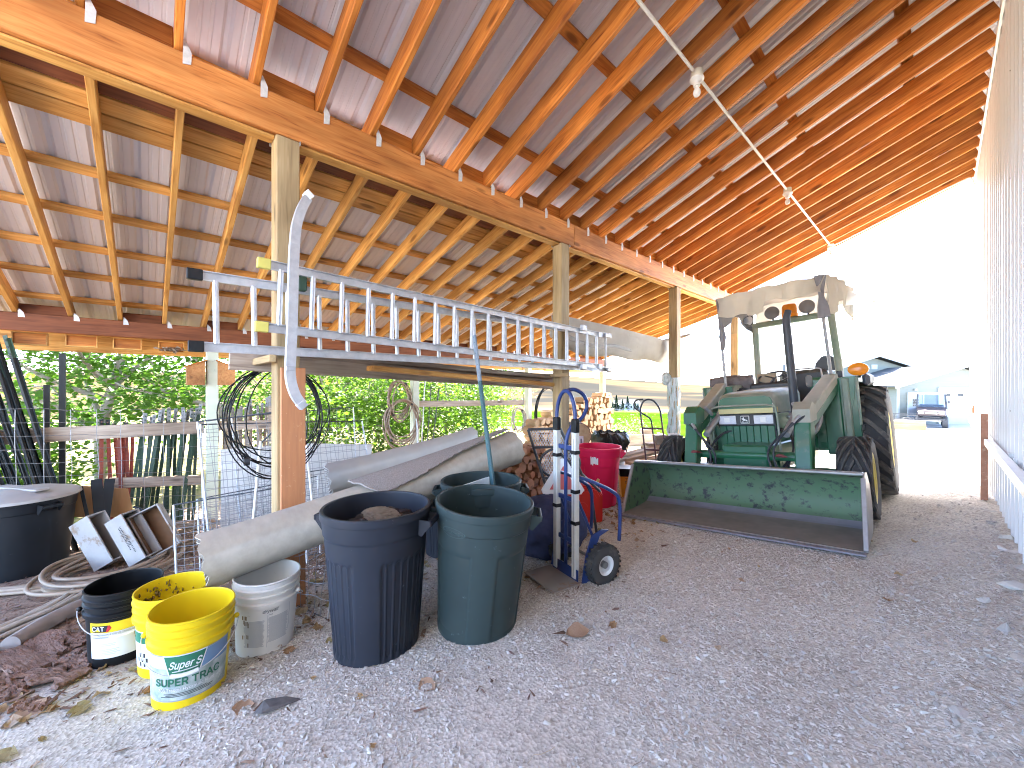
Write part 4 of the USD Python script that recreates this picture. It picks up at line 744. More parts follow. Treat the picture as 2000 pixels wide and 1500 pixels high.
def crumple(c, r, s, seed, m_, name, label, catg, amp=.55, sub=4, fr=3.2):
    b = trimesh.creation.icosphere(sub, 1.0); v = b.vertices; n1 = meshkit.fbm(v * fr + seed, 4, seed) - .5; n2 = np.abs(meshkit.fbm(v * fr * 1.7 + seed * 3, 3, seed + 5) - .5); b.vertices = v * (1 + amp * n1 - .9 * amp * n2)[:, None] * r * np.array(s); return single(name, b, m_, label, catg, loc=c, smooth=35)
zr = .70
L0 = np.array((-2.264, 1.000, 0.036)); crumple(tuple(L0 + [.02, .03, .66]), .225, (1, 1, .55), 3, M_bag, 'garbage_bag', 'crumpled black garbage bag inside the navy can', 'bag')
crumple(tuple(L0 + [.09, -.02, .785]), .10, (1.5, .9, .22), 8, mat('brown_paper', (.10, .072, .05), (.15, .115, .08), 12, .5), 'paper_scrap', 'crumpled brown paper on top of the bag in the navy can', 'paper')
b_ = (-2.391, 1.832, 0.827); pl = grid(np.array([[(x, .05 * math.sin(x * 9) + .03 * z, z) for z in np.linspace(-.06, .06, 5)] for x in np.linspace(-.10, .10, 8)])); single('paper_sheet', at(solid(pl.vertices.reshape(8, 5, 3), .003), R=rot('z', 47) @ rot('x', 40)), M_white, 'crumpled white paper inside the rear green can', 'paper', loc=(b_[0], b_[1], b_[2] - .03))
cw = np.array([float(v) for v in c6.m[:3, 3]]); A = np.linspace(0, 2 * np.pi, 72); P = np.array([[((.292 + .012 * math.sin(17 * a + 3 * k) + .010 * math.sin(9 * a) + (.03 if k in (4,) else 0)) * q * math.cos(a), (.292 + .012 * math.sin(17 * a + 3 * k) + .03 * (a > 5.6) * (k < 3)) * q * math.sin(a), z + .018 * math.sin(11 * a + k)) for a in A] for k, (q, z) in enumerate([(.80, .60), (.93, .76), (1.0, .845), (1.10, .80), (1.12, .70), (1.06, .60), (1.01, .50), (.99, .44)])]); part('bag_liner', grid(P), M_bag, c6, smooth=45)

# ---------------------------------------------------------------- plastic buckets
M_yel = plastic('yellow_plastic', (.80, .58, .012), (.74, .52, .012), (.62, .43, .03), .33, .68)
M_wpl = plastic('white_bucket_plastic', (.74, .72, .66), (.68, .66, .60), (.46, .40, .30), .38, .66)
M_bkt = plastic('black_bucket_plastic', (.004, .004, .0045), (.006, .006, .006), (.05, .05, .05), .36, .74)
M_dirt = mat('dried_dirt', (.16, .10, .04), (.30, .22, .05), 20, .9)
def flat(name, c, rough=.4): return mat('print_' + name, c, c, 5, rough)
P_white, P_black, P_green, P_grey, P_yellow, P_blue, P_red, P_sky = flat('white', (.72, .72, .70)), flat('black', (.02, .02, .022)), flat('green', (.02, .14, .075)), flat('grey', (.30, .31, .32)), flat('yellow', (.80, .58, .02)), flat('blue', (.16, .27, .42)), flat('red', (.5, .03, .03)), mat('print_scene', (.52, .56, .52), (.24, .30, .27), 18, .4, lo=.35, hi=.65, spots=((.62, .64, .60), 12, .55, .12))
BH, BT, BB = .375, .162, .142
Rbk = lambda z: BB + (BT - BB) * min(1, max(0, z / BH))
def bucket(name, label, loc, m_, rz=0, inner=None, hgt=BH, tilt=None, bail=True, bail_a=0, rings=((.80, .94),)):
    Rm = rot('z', rz)
    if tilt: Rm = rot(tilt[0], tilt[1]) @ Rm
    Rm = Rm @ np.diag([1.05, 1.05, 1.15]); t = T(name, label, 'bucket', loc, Rm); h = hgt; f = h / .375
    pr = [(0.0005, .006), (BB - .006, .006), (BB - .003, 0), (BB, .004), (Rbk(.25), .25 * f), (Rbk(.252) + .012, .256 * f), (Rbk(.27) + .013, .274 * f), (Rbk(.28) + .002, .280 * f), (Rbk(.296) + .002, .300 * f), (Rbk(.30) + .010, .304 * f), (Rbk(.31) + .010, .311 * f), (Rbk(.315) + .002, .315 * f), (Rbk(.33) + .002, .332 * f), (Rbk(.335) + .010, .336 * f), (Rbk(.343) + .010, .343 * f), (Rbk(.348) + .002, .347 * f), (Rbk(.362) + .002, .366 * f), (Rbk(.37) + .007, .371 * f), (Rbk(.375) + .006, .376 * f), (Rbk(.375), .377 * f), (Rbk(.372) - .003, .370 * f), (BB - .004, .014), (0.0005, .014)]
    part('body', lathe(pr, 72), m_, t, smooth=32)
    if bail:
        a = np.linspace(-1.57, 1.57, 30); rr = BT + .022; zz = .285 * f - .112 * f * np.cos(a) ** 1.0
        q = np.stack([rr * np.cos(a) * 1.02, rr * np.sin(a), zz], 1); q = q @ rot('z', bail_a).T; part('bail', tube(q, .0022, 6), M_galv, t)
        g = q[12:18]; part('grip', tube(g, .0075, 10), M_white, t); 
        for e in (q[0], q[-1]): part('bail_ear', at(trimesh.creation.icosphere(2, .012), tuple(e * [.96, .96, 1])), m_, t)
    return t
CAMA = lambda x, y: math.degrees(math.atan2(-y, -x))             # direction from a thing back to where the photographer stood
def stripes(radius, a0, a1, zs, hgt=.003, out=.0013, jitter=0, seed=0):
    r = np.random.default_rng(seed); return cat([patch(radius, a0 + (r.uniform(0, jitter) if jitter else 0), a1 - (r.uniform(0, jitter) if jitter else 0), z, z + hgt, out, 10, 2) for z in zs])
y1 = (-2.600, 0.160, 0.008); B1 = bucket('bucket', 'bright yellow hydraulic fluid pail in front, printed label', y1, M_yel, bail_a=CAMA(y1[0], y1[1]) - 8, tilt=((.7355, -.6775, 0), -2.0)); f1 = math.radians(CAMA(y1[0], y1[1]) - 9)
part('label', patch(Rbk, f1 - 1.35, f1 + 1.25, .048, .238, .0006, 40, 8), P_sky, B1, label='printed farm scene label')
part('label_border', cat([patch(Rbk, f1 - 1.36, f1 + 1.26, .044, .049, .0009, 40, 2), patch(Rbk, f1 - 1.36, f1 + 1.26, .237, .241, .0009, 40, 2)]), P_grey, B1)
part('label_sky', cat([patch(Rbk, f1 + .35, f1 + 1.22, .165, .235, .0009, 20, 3)]), P_blue, B1); part('label_cloud', patch(Rbk, f1 - 1.30, f1 - .46, .185, .235, .0009, 16, 3), P_white, B1)
def wtext(s, h, ang, z, m_, parent, nm='lettering', radius=Rbk, bold=True, slant=0, sx=1, out=.0014):
    t = text(s, h, .0006, bold); t.vertices[:, 0] *= sx; t.vertices[:, 0] += t.vertices[:, 1] * slant; return part(nm, wrap(t, radius, ang, z, out), m_, parent, smooth=False)
bad = extr([(-.080, .058), (.080, .058), (.055, -.018), (.0, -.022), (-.055, -.018)], .0005); bad2 = extr([(-.086, .062), (.086, .062), (.059, -.022), (.0, -.026), (-.059, -.022)], .0003)
part('badge_edge', wrap(bad2, Rbk, f1 - .02, .178, .0011), P_white, B1, smooth=False); part('badge', wrap(bad, Rbk, f1 - .02, .178, .0017), P_green, B1, smooth=False)
wtext('Super S', .030, f1 - .02, .184, P_white, B1, slant=.28, sx=.80, out=.0026); part('badge_stroke', wrap(extr([(-.045, 0), (.05, .004), (.05, .008), (-.045, .0035)], .0005), Rbk, f1 - .02, .170, .0026), P_white, B1)
for dx, mm, o in ((.004, P_black, .0018), (0, P_green, .0028)): wtext('SUPER TRAC', .030, f1 + .05 + dx, .112 - dx * .25, mm, B1, sx=1.02, out=o)
for dx, mm, o in ((.003, P_black, .0018), (0, P_white, .0028)): wtext('303 Tractor Hydraulic Fluid', .0125, f1 + .02 + dx, .089 - dx * .2, mm, B1, sx=.98, out=o)
part('small_print', stripes(Rbk, f1 - .7, f1 + .75, (.064, .070, .076), .0028, .0016, .25, 2), P_black, B1)
y2 = (-2.996, 0.107, -0.024); B2 = bucket('bucket', 'yellow pail with dirty inside, behind the front yellow pail', y2, M_yel, bail=False, tilt=((.7355, -.6775, 0), -1)); f2 = math.radians(CAMA(y2[0], y2[1]) - 62)
part('label', patch(Rbk, f2 - .5, f2 + 1.4, .05, .225, .0006, 30, 6), P_white, B2); part('label_band', patch(Rbk, f2 - .5, f2 + .3, .17, .22, .0012, 16, 3), P_green, B2)
part('label_checks', cat([patch(Rbk, f2 - .1 + i * .09, f2 - .02 + i * .09, .06 + .022 * k, .08 + .022 * k, .0012, 4, 2) for i in range(5) for k in range(3) if (i + k) % 2]), P_black, B2)
rr = np.random.default_rng(8); part('dirt_stain', cat([at(trimesh.convex.convex_hull(rr.normal(size=(7, 3)) * [.010, .004, .008]), ((Rbk(z) - .004) * math.cos(a), (Rbk(z) - .004) * math.sin(a), z)) for a, z in zip(rr.normal(math.radians(CAMA(y2[0], y2[1]) + 180 + 30), .45, 70), rr.uniform(.2, .35, 70))]), M_dirt, B2)
y3 = (-3.346, -0.107, -0.053); B3 = bucket('bucket', 'black pail with yellow and white label', y3, M_bkt, bail_a=CAMA(y3[0], y3[1]) - 3, tilt=((.7355, -.6775, 0), -1)); f3 = math.radians(CAMA(y3[0], y3[1]) - 10)
part('label', patch(Rbk, f3 - .85, f3 + .95, .055, .185, .0006, 36, 5), P_white, B3); part('label_band', patch(Rbk, f3 - .85, f3 + .80, .186, .235, .0006, 36, 3), P_yellow, B3)
lg = extr([(-.042, -.004), (.036, -.004), (.050, .014), (.042, .028), (-.042, .028)], .0004); part('logo_plate', wrap(lg, Rbk, f3 - .48, .194, .0012), P_black, B3, smooth=False)
part('logo_flash', wrap(extr([(.026, -.004), (.036, -.004), (.050, .014), (.042, .028), (.036, .028)], .0004), Rbk, f3 - .48, .194, .0018), P_red, B3, smooth=False)
wtext('CAT', .021, f3 - .55, .196, P_white, B3, nm='logo', sx=1.05, out=.0022); part('logo_triangle', wrap(extr([(-.011, 0), (.011, 0), (0, .012)], .0004), Rbk, f3 - .555, .195, .0032), P_yellow, B3, smooth=False)
wtext('TRANSMISSION & DRIVE TRAIN OIL SAE 30', .0085, f3 - .02, .172, P_grey, B3, bold=False); wtext('TRANSMISSION AND DRIVE TRAIN OIL SAE 30', .0075, f3 - .0, .158, P_grey, B3, bold=False)
part('small_print', stripes(Rbk, f3 - .75, f3 + .1, (.075, .083, .091, .099, .120, .128), .0016, .0014, .3, 4), P_grey, B3); part('bar_code', stripes(Rbk, f3 + .62, f3 + .80, np.arange(.10, .135, .005), .003, .0014), P_black, B3)
y4 = (-2.792, 0.526, -0.008); B4 = bucket('bucket', 'white drywall pail with fine print on the side', y4, M_wpl, bail_a=CAMA(y4[0], y4[1]) + 150, tilt=((.7355, -.6775, 0), -2)); f4 = math.radians(CAMA(y4[0], y4[1]) + 3)
for dx, z0, z1 in ((-.52, .06, .19), (.28, .075, .20)): part('small_print', stripes(Rbk, f4 + dx - .30, f4 + dx + .42, np.arange(z0, z1, .0052), .0022, .0008, .06, int(z0 * 1000)), P_grey, B4)
part('print_rule', cat([patch(Rbk, f4 - .02, f4 - .008, .05, .215, .0008, 3, 5), patch(Rbk, f4 + .74, f4 + .752, .10, .24, .0008, 3, 5)]), P_grey, B4); wtext('drywall', .016, f4 + .06, .228, P_black, B4, bold=False, slant=.2); wtext('mud', .006, f4 + .08, .214, P_black, B4, bold=False)
rr = np.random.default_rng(9); part('stain', cat([patch(Rbk, f4 - .9 + a, f4 - .9 + a + .06, z, z + .02, .0007, 3, 2) for a, z in zip(rr.uniform(0, .25, 12), rr.uniform(.06, .2, 12))]), mat('brown_stain', (.25, .17, .10), (.35, .27, .17), 12, .7), B4)

CT_ = np.array([.7355, -.6775, 0]); M_hyd_ = mat('dark_stud', (.015, .03, .032), (.02, .035, .036), 9, .5)
# ---------------------------------------------------------------- carpet rolls
M_cb = mat('carpet_back', (.46, .415, .335), (.37, .33, .265), 5, .85, stretch=(1, 3, 3), bump=.35, bscale=240, bdist=.0015, spots=((.36, .33, .27), 3.2, .60, .15))
M_cb2 = mat('carpet_back_grey', (.47, .45, .41), (.41, .39, .355), 5, .85, bump=.35, bscale=240, bdist=.0015)
M_pile = mat('carpet_pile', (.36, .32, .29), (.27, .24, .215), 90, .95, bump=1.0, bscale=150, bdist=.006, spots=((.46, .43, .39), 120, .56, .1))
def roll(name, label, A, B, r, m_, turns=4, seed=1, sagz=.02, core=True):
    A, B = V3(*A), V3(*B); t = T(name, label, 'carpet roll', tuple(A)); m, L = frame_to(A, B); rr = np.random.default_rng(seed)
    th = np.linspace(0, 2 * np.pi * turns, 40 * turns); rad = r * (.22 + .78 * th / th[-1]); xs = np.linspace(0, L, 26); P = []
    for x in xs:
        end = min(x, L - x); wob = 1 + .02 * math.sin(x * 5 + seed) + .03 * np.sin(th * 2 + x * 1.3) * .5; sg = -sagz * math.sin(math.pi * x / L); flare = 1 + .06 * math.exp(-end / .06)
        jag = .012 * np.sin(th * 9 + seed) * (1 if x in (xs[0], xs[-1]) else 0)
        P.append(np.stack([x + jag, rad * np.cos(th) * wob * flare, rad * np.sin(th) * wob * flare * (1 - .04) + sg], 1))
    s = solid(np.array(P), .007); s.apply_transform(m); part('backing', W(t, s), m_, t, smooth=50)
    s = solid(np.array(P)[:, :, :] * 1.0, .007); Q = np.array(P).copy(); c = Q.copy(); c[:, :, 1:] *= ((rad - .009) / rad)[None, :, None]; s = grid(c); s.apply_transform(m); part('pile', W(t, s), M_pile, t, smooth=50)
    return t, m, L
CA, CB = (-2.921, 0.238, 0.539), (-2.795, 2.575, 0.974)
R1, m1, l1 = roll('carpet_roll', 'long beige carpet roll resting on the cans, pile flap on top', CA, CB, .170, M_cb, seed=2)
fl = []
for i, x in enumerate(np.linspace(l1 * .37, l1 * .98, 46)):       # the loose pile flap lying along the roll's upper side
    q = i / 45; a0 = math.radians(112 - 16 * q); a1 = math.radians(np.interp(q, [0, .10, .3, .6, 1], [78, 26, 34, 60, 80]) + 1.5 * math.sin(i * 2.3)); a = np.linspace(a0, a1, 12)
    fl.append(np.stack([np.full(12, x) + .010 * np.sin(i * 1.7) * np.linspace(0, 1, 12), np.cos(a) * -.191, np.sin(a) * .185 - .02 * math.sin(math.pi * x / l1)], 1))
f_ = solid(np.array(fl), .012); f_.apply_transform(m1); part('pile_flap', W(R1, f_), M_pile, R1, smooth=50, label='grey pile edge unrolled along the top')
R2, m2, l2 = roll('carpet_roll', 'grey carpet roll lying behind the long beige one', (-3.733, 1.188, 0.727), (-3.446, 2.606, 0.982), .155, M_cb2, seed=5)
_a, _b = V3(*(-2.377, 2.025, 0.564)), V3(*(-3.030, 2.298, 2.045)); _f = T('fence_post', 'single teal steel fence post leaning on the ladders behind the cans', 'fence post', tuple(_a)); _d = _b - _a
part('shaft', W(_f, stickw(_a - _d * .24, _a + _d * .70, .040, .028, r=.006, up=(0, 1, 0))), M_teal, _f); part('tip', W(_f, stickw(_a + _d * .70, _b, .040, .028, r=.006, up=(0, 1, 0))), mat('post_tip_blue', (.26, .32, .36), (.2, .25, .29), 9, .5), _f)
part('studs', W(_f, cat([stickw(_a + _d * q + CT_ * .014, _a + _d * (q + .012) + CT_ * .014, .012, .012) for q in np.arange(-.1, .98, .036)])), M_hyd_, _f, kind='stuff')

q_ = V3(*(-3.733, 1.188, 0.727)) * .6 + V3(*(-3.446, 2.606, 0.982)) * .4; single('support_block', bev((-.14, -.12, 0), (.14, .12, float(q_[2] - .16 - gz(q_[0], q_[1]))), .01), M_grey, 'timber block under the grey carpet roll', 'block', loc=(q_[0], q_[1], float(gz(q_[0], q_[1]))))
# ---------------------------------------------------------------- wooden crates, hoses and bark at far left
CR, CU, CT = V3(.6775, .7355, 0), V3(0, 0, 1), V3(.7355, -.6775, 0)  # picture right, up, and towards the yard
M_crate = mat('crate_paint', (.36, .33, .30), (.29, .265, .24), 5, .75, spots=((.22, .15, .10), 6, .57, .08)); M_crin = mat('crate_inside', (.23, .12, .055), (.16, .08, .035), 7, .8)
def crate(label, c, ldir, wid, lng, dep, th=.014, marks=0):
    l = V3(*ldir); l /= np.linalg.norm(l); n = CT * .80 + CU * .38 + CR * .32; n -= l * (n @ l); n /= np.linalg.norm(n); s = np.cross(n, l); Rm = np.stack([l, s, n], 1); t = T('wooden_crate', label, 'crate', c, Rm)
    part('side_board', bev((0, 0, -dep), (lng, th, 0), .002), M_crate, t); part('side_board', bev((0, wid - th, -dep), (lng, wid, 0), .002), M_crate, t)
    part('end_board', bev((0, th + .001, -dep), (th, wid - th - .001, 0), .002), M_crate, t); part('end_board', bev((lng - th, th + .001, -dep), (lng, wid - th - .001, 0), .002), M_crate, t)
    part('bottom_board', bev((th, th, -dep), (lng - th, wid - th, -dep + .01), .002), M_crin, t)
    for y in (th + .0005, wid - th - .0025): part('inner_face', box((th + .001, y, -dep + .011), (lng - th - .001, y + .002, -.002)), M_crin, t)
    return t
def flatcrate(label, c, ldir, wid, lng, dep, marks=False, openn=True):
    # a long white box seen on its painted long face; its open mouth turned up and to the right
    l = V3(*ldir); l /= np.linalg.norm(l); s = V3(*(CR * .72 + CU * .62 + CT * .1)); s -= l * (s @ l); s /= np.linalg.norm(s); n = np.cross(l, s); n = n if n @ CT > 0 else -n; s = np.cross(n, l); Rm = np.stack([l, s, n], 1); t = T('wooden_crate', label, 'crate', c, Rm); th = .013
    part('face_board', bev((0, 0, -th), (lng, wid, 0), .002), M_crate, t); part('back_board', bev((0, 0, -dep), (lng, wid, -dep + th), .002), M_crate, t)
    part('end_board', bev((0, .001, -dep + th + .001), (th, wid, -th - .001), .002), M_crate, t); part('end_board', bev((lng - th, .001, -dep + th + .001), (lng, wid, -th - .001), .002), M_crate, t)
    part('bottom_board', bev((th + .001, .001, -dep + th + .001), (lng - th - .001, th, -th - .001), .002), M_crin, t)
    if marks:
        rr = np.random.default_rng(3)
        for k, (x0, x1, y) in enumerate(((.10, .30, .135), (.11, .34, .115), (.20, .38, .150))):
            part('stencil', cat([box((x, y - .008, .0002), (x + rr.uniform(.005, .011), y + .006, .0012)) for x in np.arange(x0, x1, .016)]), P_black, t)
    return t
ld = CR * .36 - CU * .62
flatcrate('leftmost white wooden crate leaning before the black lidded can', (-5.716, -0.567, 0.194), ld, .24, .50, .16)
flatcrate('middle white wooden crate with black stencilled marks', (-5.453, -0.311, 0.231), ld, .21, .48, .17, True)
crate('right wooden crate, open brown inside facing the yard', (-5.390, -0.154, 0.270), ld, .25, .46, .15)
def loops(name, label, c, r0, r1_, n, m_, seed, rad=.013, hgt=.012, sq=1.0, yaw=0):
    rr = np.random.default_rng(seed); t = T(name, label, 'hose coil', c)
    for k in range(n):
        r = r0 + (r1_ - r0) * rr.uniform(0, 1); a = np.linspace(0, 2 * np.pi, 44, endpoint=False); ph = rr.uniform(0, 6)
        p = np.stack([r * np.cos(a) + .03 * np.sin(2 * a + ph), r * sq * np.sin(a) + .03 * np.cos(a + ph), rad + hgt * k + .010 * np.sin(3 * a + ph)], 1) + [*rr.normal(0, .03, 2), 0]; p = p @ rot('z', yaw).T
        part('loop', tube(p, rad, 7, closed=True), m_, t, smooth=True)
    return t
loops('hose_coil', 'tan garden hose coiled on the ground under the white crates', (-5.331, -0.229, -0.216), .34, .52, 9, M_hose, 3, rad=.016)
loops('hose_coil', 'brown hose coil on the ground right of the crates', (-6.164, 0.183, -0.284), .40, .62, 8, M_hose, 6, rad=.014)
hb = T('hose_bundle', 'bundle of stretched tan hoses lying on the ground at far left', 'hose', (-5.078, -0.710, -0.195)); rr = np.random.default_rng(12)
for k in range(11):
    o = rr.normal(0, .05); part('strand', W(hb, tube(spline([V3(*p) + [o, o * .5 + rr.normal(0, .03), .016 + .012 * (k % 4)] for p in ((-5.573, -1.112, -0.236), (-5.322, -0.800, -0.215), (-5.180, -0.553, -0.203), (-4.899, -0.289, -0.180), (-4.872, 0.004, -0.178))], 6), .0155, 8)), M_hose, hb, smooth=True)
hb = T('hose_bundle', 'pale stretched hoses fanning down to the bark slabs', 'hose', (-4.441, -0.573, -0.143))
for k in range(8):
    o = rr.normal(0, .05); part('strand', W(hb, tube(spline([V3(*p) + [o * 1.3, o + rr.normal(0, .02), .016 + .012 * (k % 3)] for p in ((-4.237, -0.826, -0.126), (-4.421, -0.664, -0.141), (-4.569, -0.539, -0.153), (-4.861, -0.405, -0.177))], 6), .015, 8)), M_hosed, hb, smooth=True)
single('grey_duct', tube(spline([V3(*p) + [0, 0, .05] for p in ((-3.915, -0.629, -0.100), (-4.201, -0.496, -0.123), (-4.399, -0.340, -0.139), (-4.637, -0.273, -0.159))], 5), .05, 12), mat('duct', (.30, .25, .22), (.22, .18, .16), 6, .7), 'brown-grey pipe lying between hoses and the black pail', 'pipe')
M_slab = mat('bark_slab', (.26, .15, .105), (.14, .08, .058), 7, .95, stretch=(1, 4, 4), bump=1.0, bscale=14, bdist=.02, spots=((.26, .17, .13), 9, .56, .1))
rr = np.random.default_rng(21)
for k, (p, s, az) in enumerate([((-3.644, -0.548, -0.077), .34, 30), ((-3.779, -0.456, -0.089), .30, 20), ((-3.277, -0.387, -0.047), .26, 40), ((-3.375, -0.301, -0.055), .20, 25), ((-3.320, -0.533, -0.051), .22, 15), ((-3.777, -0.359, -0.088), .22, 35), ((-3.019, -0.422, -0.026), .13, 50), ((-3.735, -0.692, -0.085), .3, 20)]):
    P = np.array([[(x, y * (.7 + .3 * math.cos(3 * x * k + 1)), .12 * math.cos(y * 1.3) * s * .6 + .005 * rr.normal()) for y in np.linspace(-.5, .5, 9)] for x in np.linspace(-1, 1, 16)]) * [s * .62, s * .62, 1]
    single('bark_slab', solid(P, .02), M_slab, ['broad dark bark slab at lower left edge', 'bark slab below the pale hoses', 'bark slab left of the black pail foot', 'small bark slab nearest the black pail', 'bark slab at the left picture edge', 'bark slab just under the brown pipe', 'little bark piece lowest at the left', 'bark slab cut by the left picture edge'][k], 'bark', loc=tuple(V3(*p) + [0, 0, .02]), R=rot('z', az) @ rot('x', rr.uniform(-10, 10)), smooth=25)
tb = T('steel_tub', 'edge of a rusty round tub at the left picture border', 'tub', (-6.325, -1.208, -0.297)); part('tub_body', at(lathe([(0.0005, .0), (.20, .0), (.29, .26), (.30, .27), (.285, .27), (.19, .012), (0.0005, .012)], 40), R=rot('x', 55), t=(0, 0, .15)), M_rust, tb)
single('black_tool', tube(spline([V3(*p) for p in ((-5.809, -0.108, 0.277), (-5.669, 0.045, 0.195), (-5.511, 0.143, 0.077), (-5.372, 0.219, 0.031))], 5), [.012] * 16, 8), M_bkt, 'black curved tool handle behind the right crate', 'tool')

# ---------------------------------------------------------------- blue hand truck
M_blue = mat('blue_enamel', (.022, .045, .15), (.018, .035, .12), 6, .35, spots=((.12, .13, .16), 24, .66, .08)); M_alu = mat('rail_white', (.62, .61, .55), (.52, .51, .45), 8, .5, stretch=(1, 1, .4), spots=((.36, .30, .20), 6, .62, .12))
M_plate = mat('steel_plate', (.36, .34, .315), (.27, .25, .235), 4, .5, metal=.2, spots=((.34, .22, .13), 6, .57, .1)); M_tyre = mat('rubber', (.030, .030, .030), (.045, .042, .038), 8, .8, spots=((.11, .095, .08), 10, .58, .15)); M_rim = mat('white_rim', (.70, .70, .68), (.6, .6, .58), 10, .4)
A_, B_, C_ = V3(*(-1.838, 2.126, 0.071)), V3(*(-1.833, 2.376, 0.071)), V3(*(-2.210, 2.201, 0.040)); xw = A_ - C_; wd = np.linalg.norm(xw[:2]); ang = math.degrees(math.atan2(xw[1], xw[0])); base = (B_ + (C_ + (B_ - A_))) / 2 + [0, 0, .0]
ht = T('hand_truck', 'blue hand truck with white rails and pneumatic wheels', 'hand truck', tuple(base), rot('z', ang))
hw = wd / 2; dp = .25
pl = bev((-hw, -dp, .012), (hw, .01, .02), .003); part('toe_plate', pl, M_plate, ht); part('toe_lip', stickw((-hw + .03, .012, .06), (hw - .03, .012, .06), .008, .09), M_blue, ht)
for s in (-1, 1):
    x = s * (hw - .075); part('rail', bev((x - .024, .0, .03), (x + .024, .045, 1.16), .006), M_alu, ht)
    part('rail_slot', box((x + .004, -.002, .05), (x + .007, .001, 1.1)), M_bolt, ht)
    for z in ((.52, .93) if s < 0 else (.44, .68, .98)): part('strap', box((x - .027, -.003, z), (x + .027, .048, z + .028)), M_pipe, ht)
    part('sleeve', bev((x - .027, -.003, 1.14), (x + .027, .048, 1.25), .008), M_pipe, ht)
    part('wheel_guard', at(extr([(.02, .02), (.10, .0), (.13, .10), (.15, .24), (.20, .34), (.30, .37), (.22, .39), (.12, .36), (.06, .22)], .008), R=np.array([[0, 0, 1.], [1, 0, 0], [0, 1, 0]]), t=(s * (hw - .0) - .004, 0, 0)), M_blue, ht)
x = hw - .075
arch = [(-x, .022, 1.2)] + [(-x * math.cos(a), .022, 1.25 + .215 * math.sin(a)) for a in np.linspace(0, math.pi, 17)] + [(x, .022, 1.2)]; part('handle', tube(arch, .0155, 10), M_blue, ht, smooth=True)
part('rear_handle', tube(spline([(0, .022, 1.462), (.01, .10, 1.475), (.02, .19, 1.43), (.02, .225, 1.34), (.015, .18, 1.25), (.005, .08, 1.18), (0, .03, 1.08), (0, .022, .95)], 6), .0155, 10), M_blue, ht, smooth=True); part('centre_bar', cyl((0, .022, .96), (0, .022, .06), .014), M_blue, ht)
for z in (.28, .60, 1.0): part('cross_bar', stickw((-x + .025, .026, z + .02), (x - .025, .026, z + .02), .02, .036), M_blue, ht)
for s in (-1, 1):
    part('side_frame', tube(spline([(s * x, .045, .80), (s * (x + .03), .16, .76), (s * (x + .05), .36, .66), (s * (x + .05), .44, .58), (s * (x + .05), .45, .40), (s * (x + .05), .44, .25)], 6), .0145, 10), M_blue, ht, smooth=True)
    part('brace', cyl((s * x, .05, .62), (s * (x + .01), .20, .30), .011), M_blue, ht)
part('axle', cyl((-hw - .05, .18, .155), (hw + .05, .18, .155), .012), M_bolt, ht)
def tyre(R_, rw, w, rim_r, m_t, m_r, parent, c, dirx=(1, 0, 0), knobs=24):
    pr = [(rim_r, -w * .38), (rim_r + (R_ - rim_r) * .35, -w * .5), (R_ - .018, -w * .46), (R_ - .004, -w * .30), (R_, 0), (R_ - .004, w * .30), (R_ - .018, w * .46), (rim_r + (R_ - rim_r) * .35, w * .5), (rim_r, w * .38)]
    L = lathe(pr, 48); kn = []
    for k in range(knobs):
        a = 2 * np.pi * k / knobs
        for s in (-1, 1): b = bev((-.009, s * w * .26 - w * .16, R_ - .008), (.009, s * w * .26 + w * .16, R_ + .004), .002); kn.append(at(b, R=rot('x', -90) @ rot('z', 0) if False else np.eye(3)).apply_transform(mtx(np.array([[1., 0, 0], [0, 0, 1], [0, -1, 0]]))).apply_transform(mtx(rot('z', math.degrees(a + (s > 0) * np.pi / knobs)))))
    X = mtx(np.array([[0, 0, 1.], [0, 1, 0], [-1, 0, 0]]), c)
    wheel = part('tyre', at(cat([L] + kn)).apply_transform(X), m_t, parent, smooth=40)
    part('rim', at(lathe([(.0, -.02), (rim_r * .35, -.022), (rim_r * .4, .0), (rim_r * .75, .006), (rim_r * .82, w * .30), (rim_r, w * .40), (rim_r + .004, w * .42), (rim_r, w * .36)], 32)).apply_transform(X), m_r, parent); part('hub', at(lathe([(0, w * .34), (.026, w * .33), (.026, -.02)], 16)).apply_transform(X), M_bolt, parent)
for s in (-1, 1): tyre(.152, .1, .088, .07, M_tyre, M_rim, ht, (s * (hw + .06), .18, .152))
# second hand truck, dark red, further back
p0 = V3(*(-2.972, 5.778, 0.373)); h2 = T('hand_truck', 'dark red hand truck leaning on the lumber beyond the red can', 'hand truck', tuple(p0 - [0, 0, .02]), rot('z', 25)); M_dr = mat('maroon_enamel', (.10, .028, .03), (.06, .02, .022), 6, .4, vary=.0)
bt = lambda x, z, y=0: (x - .125 * z, y + .10 * z, z)
for s in (-1, 1): part('rail', tube([bt(s * .15, 0), bt(s * .15, .75)], .013, 8), M_dr, h2)
part('handle', tube(spline([bt(-.15, .74), bt(-.14, .86), bt(-.08, .97), bt(0, 1.0), bt(.08, .97), bt(.14, .86), bt(.15, .74)], 5), .014, 8), M_wired, h2, smooth=True); part('centre_bar', tube([bt(0, 0), bt(0, .62)], .012, 8), M_dr, h2)
part('rear_handle', tube(spline([bt(0, .60), bt(-.02, .70, .05), bt(-.14, .78, .10), bt(-.24, .88, .08), bt(-.20, .98, .04), bt(-.08, 1.0, 0)], 5), .013, 8), M_wired, h2, smooth=True)
for z in (.22, .55): part('cross_bar', stickw(bt(-.15, z), bt(.15, z), .012, .03), M_dr, h2)

